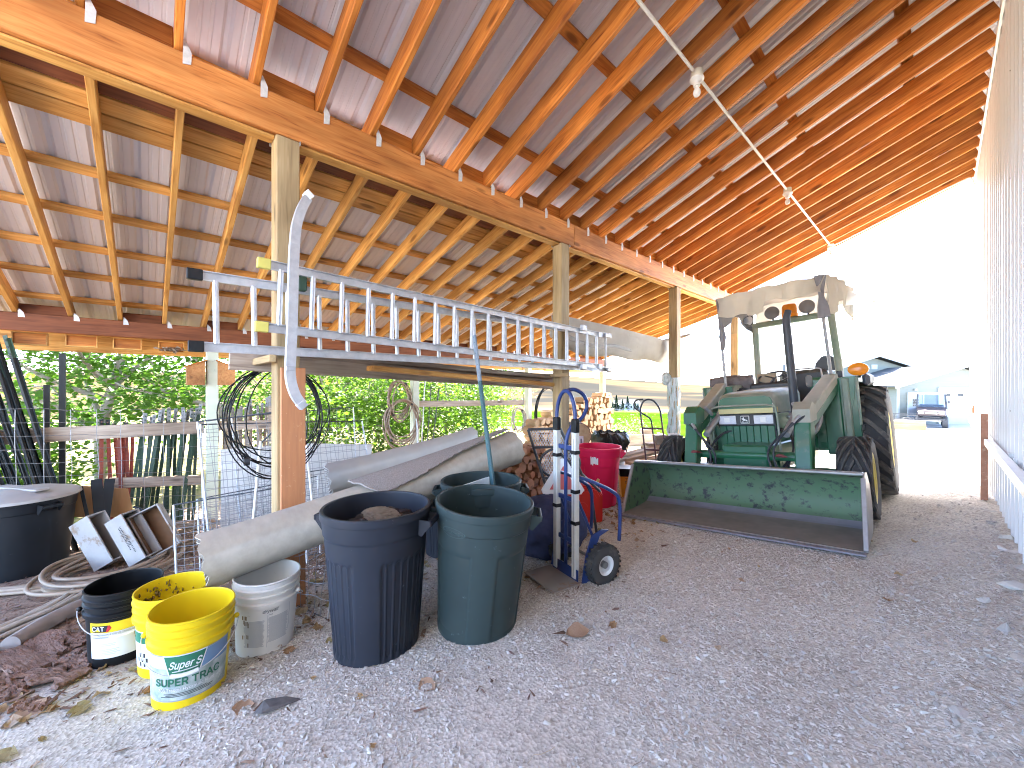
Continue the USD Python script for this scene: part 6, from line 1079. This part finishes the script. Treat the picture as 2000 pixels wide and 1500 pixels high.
# exhaust, wheel, seat, dash
tp_('exhaust_stack', tube([(HX1 + .085, 1.72, .98), (HX1 + .085, 1.72, 1.9), (HX1 + .085, 1.72, 2.22), (HX1 + .088, 1.73, 2.28), (HX1 + .10, 1.77, 2.36)], [.043, .046, .043, .038, .036], 16), M_exh, smooth=True)
tp_('steering_wheel', tube([(cx - .02 + .19 * math.cos(a), 2.42 + .17 * math.sin(a) , 1.56 + .085 * math.sin(a)) for a in np.linspace(0, 2 * np.pi, 30, endpoint=False)], .014, 8, closed=True), M_seat, smooth=True); tp_('steering_column', cyl((cx - .02, 2.30, 1.40), (cx - .02, 2.42, 1.55), .022), M_seat)
for a in (.5, 2.6, 4.7): tp_('wheel_spoke', cyl((cx - .02, 2.42, 1.555), (cx - .02 + .185 * math.cos(a), 2.42 + .165 * math.sin(a), 1.56 + .085 * math.sin(a)), .008), M_seat)
tp_('dashboard', bev((HX0 + .06, HB, 1.20), (HX1 - .06, HB + .12, 1.49), .03), M_seat); tp_('platform', bev((-.62, 2.22, .70), (.62, 2.65, .76), .01), M_hyd)
tp_('seat_base', bev((-.30, 2.72, .98), (.26, 3.08, 1.12), .05), M_seat); tp_('seat_back', bev((-.26, 3.02, 1.12), (.34, 3.14, 1.66), .08), M_seat); tp_('head_rest', trimesh.convex.convex_hull(np.array([(x, y, z) for y in (3.10, 3.18) for x, z in ((.18, 1.62), (.50, 1.62), (.46, 1.76), (.38, 1.84), (.28, 1.84), (.20, 1.74))])), M_seat)
tp_('grab_rail', tube(spline([(.30, 2.9, 1.25), (.31, 2.9, 1.58), (.27, 2.9, 1.66), (.0, 2.9, 1.67)], 5), .010, 8), M_steel, smooth=True)
for x, z0 in ((.02, 1.5), (.30, 1.30)): tp_('lever', cyl((x, 2.5, z0 - .1), (x + .06, 2.5, z0 + .14), .007), M_steel)
tp_('lever_knob', at(trimesh.creation.icosphere(2, 1.0), (.42, 2.02, 1.50)).apply_transform(np.eye(4)) if False else at(trimesh.creation.capsule(.085, .035), (.40, 2.0, 1.46)), M_bmud, smooth=60)
# fenders, lights
for s in (-1, 1):
    f_p = [(1.94, 1.42), (2.0, 1.48), (2.7, 1.48), (3.25, 1.30), (3.35, 1.05), (3.28, 1.05), (3.2, 1.24), (2.65, 1.41), (2.05, 1.41), (2.02, .80), (1.99, .62), (1.96, .75)]
    x0 = s * .78; tp_('fender', extr(f_p, .40 if s > 0 else .40, mtx(np.array([[0, 0, 1.], [1, 0, 0], [0, 1, 0]]), (.46 if s > 0 else -.86, 0, 0))), M_jdd if s < 0 else M_jd, smooth=False)
    tp_('fender_plate', extr([(-.19, 1.46), (.20, 1.475), (.18, 1.25), (.08, .80), (.02, .66), (-.19, .70)], .012, mtx(np.array([[float(1), 0, 0], [0, 0, 1], [0, 1, 0]]), (s * .66, 1.925, 0)) @ mtx(np.diag([float(s), 1, 1]))), M_jd)
    tp_('fender_lip', bev((s * .87 - .012, 1.93, .9), (s * .87 + .012, 1.96, 1.47), .006), M_jdd)
wl = tp_('warning_light', at(lathe([(0, -.02), (.075, -.02), (.085, 0), (.085, .02), (.06, .035), (0, .04)], 24), (.87, 2.08, 1.56), rot('x', 90) @ np.diag([1.15, .9, 1.])), M_amber, smooth=50); part('light_stem', lean_(cyl((.87, 2.11, 1.46), (.87, 2.11, 1.53), .012)), M_seat, wl); tp_('light_base', bev((.66, 2.06, 1.48), (.72, 2.12, 1.56), .01), M_seat)
tp_('fender_guard', cat([bev((.90, 2.02, 1.36), (.97, 2.3, 1.50), .03)]), M_exh)
# roll bar, lamps, canopy
for s in (-1, 1): tp_('roll_post', tube([(s * .50, 2.95, .8), (s * .50, 2.95, 1.6), (s * .475, 2.94, 2.42)], .045, 12), M_jdd, smooth=40)
tp_('roll_bar', cyl((-.50, 2.94, 2.42), (.50, 2.94, 2.42), .048, 14), M_jdd)
for x, lit in ((-.22, 0), (.22, 0)): lp = tp_('work_lamp', at(lathe([(0, .05), (.06, .045), (.098, .01), (.10, 0), (.09, -.005), (0, -.012)], 24), (x, 2.90, 2.575), rot('x', 90)), M_canvd, smooth=40); part('lamp_stem', lean_(cyl((x, 2.93, 2.44), (x, 2.92, 2.49), .012)), M_seat, lp)
bc = tp_('beacon', at(lathe([(0, 0), (.10, 0), (.10, .05), (.095, .055), (.09, .16), (.075, .19), (0, .20)], 24), (.0, 2.92, 2.465)), M_amber, smooth=40)
lp = tp_('side_lamp', at(lathe([(0, .06), (.05, .055), (.075, .01), (.075, 0), (0, -.006)], 20), (-.50, 2.80, 2.50), rot('z', -30) @ rot('x', 90)), M_lens, smooth=40); part('lamp_shell', lean_(at(lathe([(.0, .07), (.055, .062), (.085, .012), (.085, 0)], 20), (-.50, 2.815, 2.50), rot('z', -30) @ rot('x', 90))), M_seat, lp)
for s in (-1, 1): tp_('canopy_pole', tube([(s * .60 + .04, 1.95, 1.42), (s * .585 + .03, 1.92, 2.68)], .018, 8), M_steel)
nx, ny = 22, 12; top = []
for i, x in enumerate(np.linspace(-.54, .68, nx)):
    q = []
    for j, y in enumerate(np.linspace(1.86, 3.12, ny)): q.append((x, y, 2.73 + .10 * (1 - (x / .66) ** 2) * .25 + .05 * math.sin(j / (ny - 1) * math.pi) - .02 * math.sin(i * 1.1) * .5 + .02 * (j / ny)))
    top.append(q)
top = np.array(top); cn = tp_('canopy_top', solid(top, .012), M_canv, smooth=60)
def valance(edge, drop, wob, seed, m_, nm='canopy_valance'):
    r = np.random.default_rng(seed); n = len(edge); P = []
    for k in range(n):
        e = edge[k]; d = drop(k / (n - 1)); ph = r.normal(0, .012, 3); P.append([e + np.array([wob * .03 * math.sin(k * 1.9 + t * 3), -wob * .045 * math.sin(k * 1.3) * t, -d * t]) for t in np.linspace(0, 1, 6)])
    tp_(nm, solid(np.array(P), .005), m_, smooth=60)
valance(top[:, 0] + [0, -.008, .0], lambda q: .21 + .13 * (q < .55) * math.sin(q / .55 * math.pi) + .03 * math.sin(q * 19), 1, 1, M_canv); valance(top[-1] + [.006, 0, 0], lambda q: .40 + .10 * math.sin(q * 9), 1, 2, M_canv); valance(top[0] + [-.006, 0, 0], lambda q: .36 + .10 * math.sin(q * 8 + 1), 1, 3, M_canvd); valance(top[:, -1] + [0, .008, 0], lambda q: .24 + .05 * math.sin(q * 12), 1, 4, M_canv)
for k, (x, y, w, h) in enumerate([(-.52, 1.90, .12, .75), (.64, 1.88, .17, .52), (.86, 2.9, .0, .0)]):
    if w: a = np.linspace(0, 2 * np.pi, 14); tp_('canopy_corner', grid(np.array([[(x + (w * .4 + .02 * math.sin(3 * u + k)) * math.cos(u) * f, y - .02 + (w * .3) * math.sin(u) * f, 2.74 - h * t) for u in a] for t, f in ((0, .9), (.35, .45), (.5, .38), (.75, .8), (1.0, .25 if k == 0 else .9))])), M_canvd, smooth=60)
tp_('canopy_tail', grid(np.array([[(.68 + .30 * t, 2.95 - .2 * s, 2.72 - .30 * t * (1 - .4 * s) - .26 * s * (1 - t * .7)) for s in np.linspace(0, 1, 6)] for t in np.linspace(0, 1, 8)])), M_canv, smooth=60)
tp_('vinyl_window', grid(np.array([[(x, 2.95, z) for z in (2.62, 2.36)] for x in (.62, .80)])), M_clear); tp_('vinyl_window', grid(np.array([[(x, 2.7, z) for z in (2.58, 2.32)] for x in (-.78, -.50)])), M_clear)
# loader frame and arms
for s in (-1, 1):
    X_ = .60 if s > 0 else -.58; x0 = s * .60
    pv, el, dn = (s * .63, 1.98, 1.45), (s * .605 + (.05 if s < 0 else 0), .98, 1.06 if s > 0 else 1.0), (s * .60 + (.05 if s < 0 else 0), .80, .42)
    tp_('loader_arm', stickw(pv, el, .145, .17, r=.012), M_arm, label='dust covered upper loader arm'); tp_('arm_side', stickw((pv[0] + .0, pv[1], pv[2] - .06), (el[0], el[1] + .02, el[2] - .07), .150, .10, r=.008), M_jd)
    tp_('loader_leg', stickw((el[0], el[1] - .0, el[2] + .03), dn, .145, .155, r=.012), M_jd); tp_('arm_knee', extr([(.86, 1.0), (1.08, 1.02), (1.10, 1.17), (.98, 1.22), (.88, 1.14)], .156, mtx(np.array([[0, 0, 1.], [1, 0, 0], [0, 1, 0]]), (el[0] - .078, 0, 0))), M_arm if s > 0 else M_jd, smooth=False)
    tp_('loader_tower', bev((s * .63 - .085, 1.90, .55), (s * .63 + .085, 2.05, 1.46), .01), M_jd); tp_('tower_post', bev((s * .77 - .03, 1.88, .62), (s * .77 + .03, 1.95, 1.46), .008), M_jdd)
    tp_('pivot_pin', cyl((s * .53, 1.98, 1.44), (s * .73, 1.98, 1.44), .035), M_steel)
    tp_('lift_cylinder', cyl((s * .46, 1.72, .78), (s * .47, 1.28, 1.10), .042), M_jd); tp_('cylinder_rod', cyl((s * .47, 1.28, 1.10), (s * .475, 1.12, 1.20), .022), M_steel)
    tp_('bucket_cylinder', cyl((s * .42, 1.42, 1.12), (s * .42, .98, .86), .038), M_steel)
    for k, off in enumerate((0, .05)):
        tp_('hydraulic_hose', tube(spline([(el[0] - s * .02 + off * s, el[1] - .10, el[2] + .01), (el[0] - s * .12, el[1] - .16, el[2] - .12), (el[0] - s * .27 - off, el[1] - .14, el[2] - .35), (el[0] - s * .25 - off, el[1] - .16, el[2] - .55), (el[0] - s * .17 - off, el[1] - .20, .50)], 6), .0115, 8), M_hyd, smooth=True)
    tp_('hose_fitting', cyl((el[0] - s * .015, el[1] - .095, el[2] + .015), (el[0] - s * .07, el[1] - .14, el[2] - .06), .02), M_steel)
    tp_('hose_rag', at(trimesh.convex.convex_hull(np.random.default_rng(4 + s).normal(size=(12, 3)) * [.035, .02, .02]), (el[0] - s * (.20 if s > 0 else .03), el[1] - .17, .66)), mat('rag_red_%d' % (s + 1), (.22, .05, .05), (.15, .04, .04), 20, .8), smooth=False)
    for k in range(2): tp_('hydraulic_hose', tube(spline([(s * .12 + s * .12 * k, HF + .05, .9), (s * .36, HF - .05, .85), (s * .44, 1.1, .68), (s * .40 + .03 * k, .90, .52)], 6), .0125, 8), M_hyd, smooth=True)
    tp_('bucket_bracket', bev((s * .60 - .06, .775, .12), (s * .60 + .06, .86, .50), .01), M_jd)
tp_('bucket_mount', bev((-.70, .77, .20), (.70, .83, .30), .01), M_jd); tp_('loader_cross_tube', cyl((-.60, .98, .62), (.60, .98, .62), .05), M_jd)
tp_('hood_hose', tube(spline([(.26, 1.62, 1.02), (.40, 1.75, 1.12), (.55, 1.7, 1.05), (.52, 1.62, .86), (.42, 1.6, .80)], 6), .028, 10), M_steel, smooth=True); tp_('air_cleaner', cyl((.36, 1.9, 1.06), (.54, 1.72, 1.18), .06), M_jdd)
for x in (.40, .46): tp_('control_rod', cyl((x, 1.66, 1.0), (x + .10, 2.02, 1.46), .010), M_steel)
tp_('fuel_tank', bev((.40, 2.0, .58), (.62, 2.2, 1.50), .03), M_jd); tp_('toolbox', bev((-.92, 2.1, 1.36), (-.42, 2.5, 1.44), .05), M_seat)
rl = single('rolled_blanket', at(tube([(0, 0, 0), (.28, 0, .01), (.56, 0, 0)], [.10, .115, .10], 18)), mat('brown_blanket', (.13, .105, .10), (.19, .155, .14), 16, .95, bump=.8, bscale=26, bdist=.02), 'brown rolled blanket lying behind the tractor hood on the left', 'blanket', m=tr.m @ mtx(rot('z', 8), (-.74, 2.25, 1.52)), smooth=60)
single('cardboard_box', bev((0, 0, 0), (.24, .18, .16), .004), mat('cardboard', (.42, .31, .20), (.34, .25, .16), 5, .8), 'open brown cardboard box beside the rolled blanket on the tractor', 'box', m=tr.m @ mtx(rot('z', 14), (-.16, 2.46, 1.47)))

# ---------------------------------------------------------------- house, utility vehicle and trailer beyond the yard
M_side = mat('house_siding', (.15, .16, .132), (.135, .143, .118), 3, .6, stretch=(.3, .3, 8)); M_htrim = mat('house_trim', (.36, .37, .355), (.33, .34, .325), 3, .5); M_door = mat('garage_white', (.28, .292, .31), (.26, .27, .29), 2, .45); M_hroof = mat('house_roof', (.10, .105, .105), (.085, .09, .09), 6, .8, spec=.1); M_dglass = mat('dark_pane', (.03, .035, .04), (.05, .055, .06), 8, .12)
hc = AD_(1752, 828, 26.0); HR = np.stack([CR, -CT, CU], 1); hs = T('green_house', 'pale green house with double gable and white garage door', 'house', (hc[0], hc[1], -.90), HR)
def hp(n, mesh, m_, par=None): return part(n, mesh, m_, par or hs, smooth=False)
hx = extr([(0, 0), (8.4, 0), (8.4, 2.5), (4.2, 3.72), (0, 2.5)], 8.0, XZY); hp('garage_wall', hx, M_side)
for x0, x1, z0, z1 in ((-.5, 4.2, 2.40, 3.80), (8.9, 4.2, 2.40, 3.80)):
    m, L = frame_to((x0, 3.8, z0), (x1, 3.8, z1)); b = box((0, -4.2, .04), (L, 4.2, .16)); b.apply_transform(m); r_ = hp('garage_roof', b, M_hroof)
    m, L = frame_to((x0, -.42, z0), (x1, -.42, z1)); b = box((0, -.03, -.05), (L, .03, .17)); b.apply_transform(m); part('barge_board', b, M_htrim, r_, smooth=False)
hp('corner_board', box((-.02, -.03, 0), (.14, -.003, 2.46)), M_htrim)
gd = hp('garage_door', box((2.78, -.05, 0), (7.6, -.02, 2.28)), M_door); part('door_frame', cat([box((2.66, -.08, 0), (2.775, -.003, 2.42)), box((7.605, -.08, 0), (7.72, -.003, 2.42)), box((2.776, -.08, 2.285), (7.604, -.003, 2.42))]), M_htrim, gd, smooth=False)
for k in range(4): part('pane', box((3.10 + .86 * k * 1.0, -.06, 1.86), (3.42 + .86 * k, -.052, 2.02)), M_dglass, gd, smooth=False)
for k in range(1, 4): part('panel_joint', box((2.79, -.054, .56 * k), (7.59, -.0505, .56 * k + .015)), M_htrim, gd, smooth=False)
ed = hp('entry_door', box((.75, -.05, 0), (1.62, -.02, 2.0)), M_door); part('door_frame', cat([box((.65, -.07, 0), (.745, -.003, 2.1)), box((1.625, -.07, 0), (1.72, -.003, 2.1)), box((.746, -.07, 2.005), (1.624, -.003, 2.1))]), M_htrim, ed, smooth=False)
for i in range(3):
    for j in range(3): part('pane', box((.98 + .13 * i, -.056, 1.18 + .17 * j), (1.09 + .13 * i, -.052, 1.32 + .17 * j)), M_dglass, ed, smooth=False)
hx = extr([(-4.2, 0), (9.6, 0), (9.6, 2.75), (3.0, 4.75), (-4.2, 2.55)], 9.0, XZY); hx.apply_translation([0, 5.0, 0]); hp('main_wall', hx, M_side)
for x0, x1, z0, z1 in ((-4.8, 3.0, 2.40, 4.85), (10.2, 3.0, 2.62, 4.85)):
    m, L = frame_to((x0, 9.4, z0), (x1, 9.4, z1)); b = box((0, -4.9, .04), (L, 4.9, .16)); b.apply_transform(m); r_ = hp('main_roof', b, M_hroof)
    m, L = frame_to((x0, 4.45, z0), (x1, 4.45, z1)); b = box((0, -.03, -.05), (L, .03, .18)); b.apply_transform(m); part('barge_board', b, M_htrim, r_, smooth=False)
hp('gable_vent', box((2.85, 4.96, 3.85), (3.3, 4.995, 4.2)), M_htrim); hp('vent_pipe', cyl((-1.9, 8.0, 3.2), (-1.9, 8.0, 4.35), .10, 8), M_hroof)
g2 = hp('side_garage_door', box((-3.9, 4.94, 0), (-.55, 4.97, 2.1)), M_dglass); part('door_frame', cat([box((-4.05, 4.9, 0), (-3.905, 4.995, 2.25)), box((-.545, 4.9, 0), (-.40, 4.995, 2.25)), box((-3.904, 4.9, 2.105), (-.546, 4.995, 2.25))]), M_htrim, g2, smooth=False)
hp('wall_lamp', box((1.1, -.12, 2.2), (1.22, -.003, 2.34)), M_htrim)
structure('driveway_slab', grid(np.array([[tuple(hc * [1, 1, 0] + CR * x - CT * y + [0, 0, -.868 + .0]) for y in (-2.2, -.02)] for x in (-1.0, 8.4)])), mat('slab_concrete', (.50, .49, .46), (.44, .43, .41), 2, .8))
uv = AD_(1819, 830, 23.6); ut = T('utility_vehicle', 'dark off-road utility vehicle parked before the white garage door', 'utility vehicle', (uv[0], uv[1], float(terrain(uv[0], uv[1])) - .005), np.stack([CR, -CT, CU], 1) @ rot('z', -46.5)); M_ut = mat('vehicle_maroon', (.055, .035, .035), (.04, .028, .028), 5, .4)
up = lambda n, mesh, m_, par=None: part(n, mesh, m_, par or ut, smooth=30)
up('chassis', bev((-.5, .25, .42), (.5, 2.7, .66), .03), M_seat); up('hood', trimesh.convex.convex_hull(np.array([(s * a, y, z) for s in (-1, 1) for a, y, z in ((.58, .12, .72), (.62, .9, .80), (.48, .08, .98), (.62, .95, 1.20), (.58, .15, .95))])), M_ut)
up('front_bumper', cat([bev((-.55, .0, .45), (.55, .06, .56), .02), bev((-.35, .0, .62), (.35, .05, .68), .02)]), M_seat); up('skid_plate', bev((-.42, .07, .38), (.42, .12, .48), .02), M_steel); up('cargo_bed', bev((-.62, 1.9, .72), (.62, 2.9, 1.1), .03), M_ut)
for s in (-1, 1):
    for y, z1 in ((.95, 2.0), (1.95, 2.0)): up('cab_post', stickw((s * .64, y - (.0 if y > 1 else .0), 1.1), (s * .58, y + (.22 if y < 1 else 0), z1), .06, .06), M_seat)
    up('headlight', bev((s * .42 - .12, .06, .84), (s * .42 + .12, .085, .94), .01), M_lens); up('mirror', bev((s * .72 - .05, .95, 1.45), (s * .72 + .05, .99, 1.6), .02), M_seat)
    for y in (.35, 2.35): tyre_c = (s * .56, y, .34); up('tyre', at(lathe([(.17, -.11), (.30, -.13), (.34, -.09), (.345, 0), (.34, .09), (.30, .13), (.17, .11)], 28)).apply_transform(mtx(np.array([[0, 0, 1.], [0, 1, 0], [-1, 0, 0]]), tyre_c)), M_rubr); up('rim', at(lathe([(0, s * .06), (.15, s * .07), (.175, s * .11)], 20)).apply_transform(mtx(np.array([[0, 0, 1.], [0, 1, 0], [-1, 0, 0]]), tyre_c)), M_steel)
up('roof', bev((-.66, 1.05, 2.0), (.66, 2.1, 2.08), .03), M_htrim); up('windshield', stickw((0, 1.0, 1.22), (0, 1.16, 1.94), 1.10, .012, up=(0, 1, 0)), M_clear); up('windshield_frame', cat([bev((-.64, .95, 1.16), (.64, 1.0, 1.22), .01)]), M_seat); up('seat', bev((-.55, 1.45, .75), (.55, 1.8, 1.35), .06), M_seat); up('front_grille', bev((-.25, .055, .82), (.25, .08, .92), .01), M_steel)
tq = AD_(1756, 831, 22.8); tl = T('utility_trailer', 'low dark open trailer parked before the entry door', 'trailer', (tq[0], tq[1], float(terrain(tq[0], tq[1]))), np.stack([CR, -CT, CU], 1) @ rot('z', -40)); tpn = lambda n, m_, mm: part(n, m_, mm, tl)
tpn('bed', bev((-1.1, 0, .42), (.75, 1.6, .50), .01), M_seat)
for z in (.62, .82): tpn('side_rail', cat([stickw((-1.1, .02, z), (.75, .02, z), .03, .04), stickw((-1.1, 1.58, z), (.75, 1.58, z), .03, .04)]), M_seat)
for x in (-1.1, -.2, .73): tpn('stake', bev((x - .02, .0, .46), (x + .02, .04, .86), .004), M_seat)
for y in (-.10, 1.70): tpn('tyre', at(lathe([(.16, -.09), (.28, -.10), (.31, 0), (.28, .10), (.16, .09), (0.001, .06)], 24), (.45, y, .31), rot('x', 90)), M_rubr)
tpn('tongue', stickw((-1.1, .8, .44), (-2.0, .8, .42), .07, .07), M_seat)
# farmstead and shelter trees far across the field
M_farm = mat('farm_white', (.40, .40, .39), (.36, .36, .35), 3, .6); M_con = leaf_mat('conifer', (.020, .040, .016), (.035, .06, .02), .15)
def conifer(lb, x, y, h, seed):
    r = np.random.default_rng(seed); t = T('shelter_tree', lb, 'tree', (x, y, float(terrain(x, y)))); part('trunk', cyl((0, 0, 0), (0, 0, h * .8), .12, 6), M_bark, t); z = h * r.uniform(.08, 1, 420) ** .9; a = r.uniform(0, 6.28, 420); rd = (h - z) * .24 * r.uniform(.5, 1.1, 420); part('crown', leaves(np.stack([rd * np.cos(a), rd * np.sin(a), z], 1), h * .10, r, lean=.8), M_con, t, smooth=False)
for k, (u, h, d) in enumerate([(1183, 3.5, 205), (1191, 6.5, 208), (1197, 4.6, 204), (1204, 7.0, 210), (1216, 5.2, 206), (1226, 6.6, 212), (1240, 4.6, 206), (1246, 3.4, 210)]):
    q = AD_(u, 790, d * .88); conifer('dark %s conifer in the far farm shelter belt, %s' % ('tall' if h > 5 else 'short', ['leftmost', 'second from left', 'third from left', 'fourth from left', 'right of the white house', 'tallest on the right', 'second from right', 'rightmost'][k]), q[0], q[1], h, 700 + k)
for k, (u, w, h) in enumerate([(1188, 7, 2.3), (1212, 9, 3.0), (1233, 8, 3.3)]):
    q = AD_(u, 788, 186); t = T('farm_house', ['low white shed at the left of the far farm', 'white house among the far conifers', 'white barn at the right of the far farm'][k], 'house', (q[0], q[1], float(terrain(q[0], q[1])) - .2), np.stack([CR, -CT, CU], 1)); part('wall', extr([(-w / 2, 0), (w / 2, 0), (w / 2, h), (0, h * 1.0), (-w / 2, h)], 6, XZY), M_farm, t, smooth=False)
    m, L = frame_to((0, -.4, h), (0, 3, h * 1.5)); b = box((0, -w / 2 - .3, 0), (L, w / 2 + .3, .15)); b.apply_transform(m); part('roof', b, M_hroof, t, smooth=False)
    for i in range(3): part('window', box((-w * .3 + i * w * .3 - .4, -.06, h * .35), (-w * .3 + i * w * .3 + .4, -.02, h * .7)), M_dglass, t, smooth=False)
for k, (u, h, d) in enumerate([(1382, 2.4, 92), (1389, 3.0, 93), (1397, 2.6, 92), (1376, 1.8, 91)]):
    q = AD_(u, 810, d); tree('field_tree', 'dark tree in the field clump by the third post, %s' % ['second from the left', 'tallest', 'rightmost', 'leftmost'][k], q[0], q[1], h, 1.2, 700, 800 + k, .3, trunk=.08, low=.05, material=M_leafA, clumps=20, fork=False)
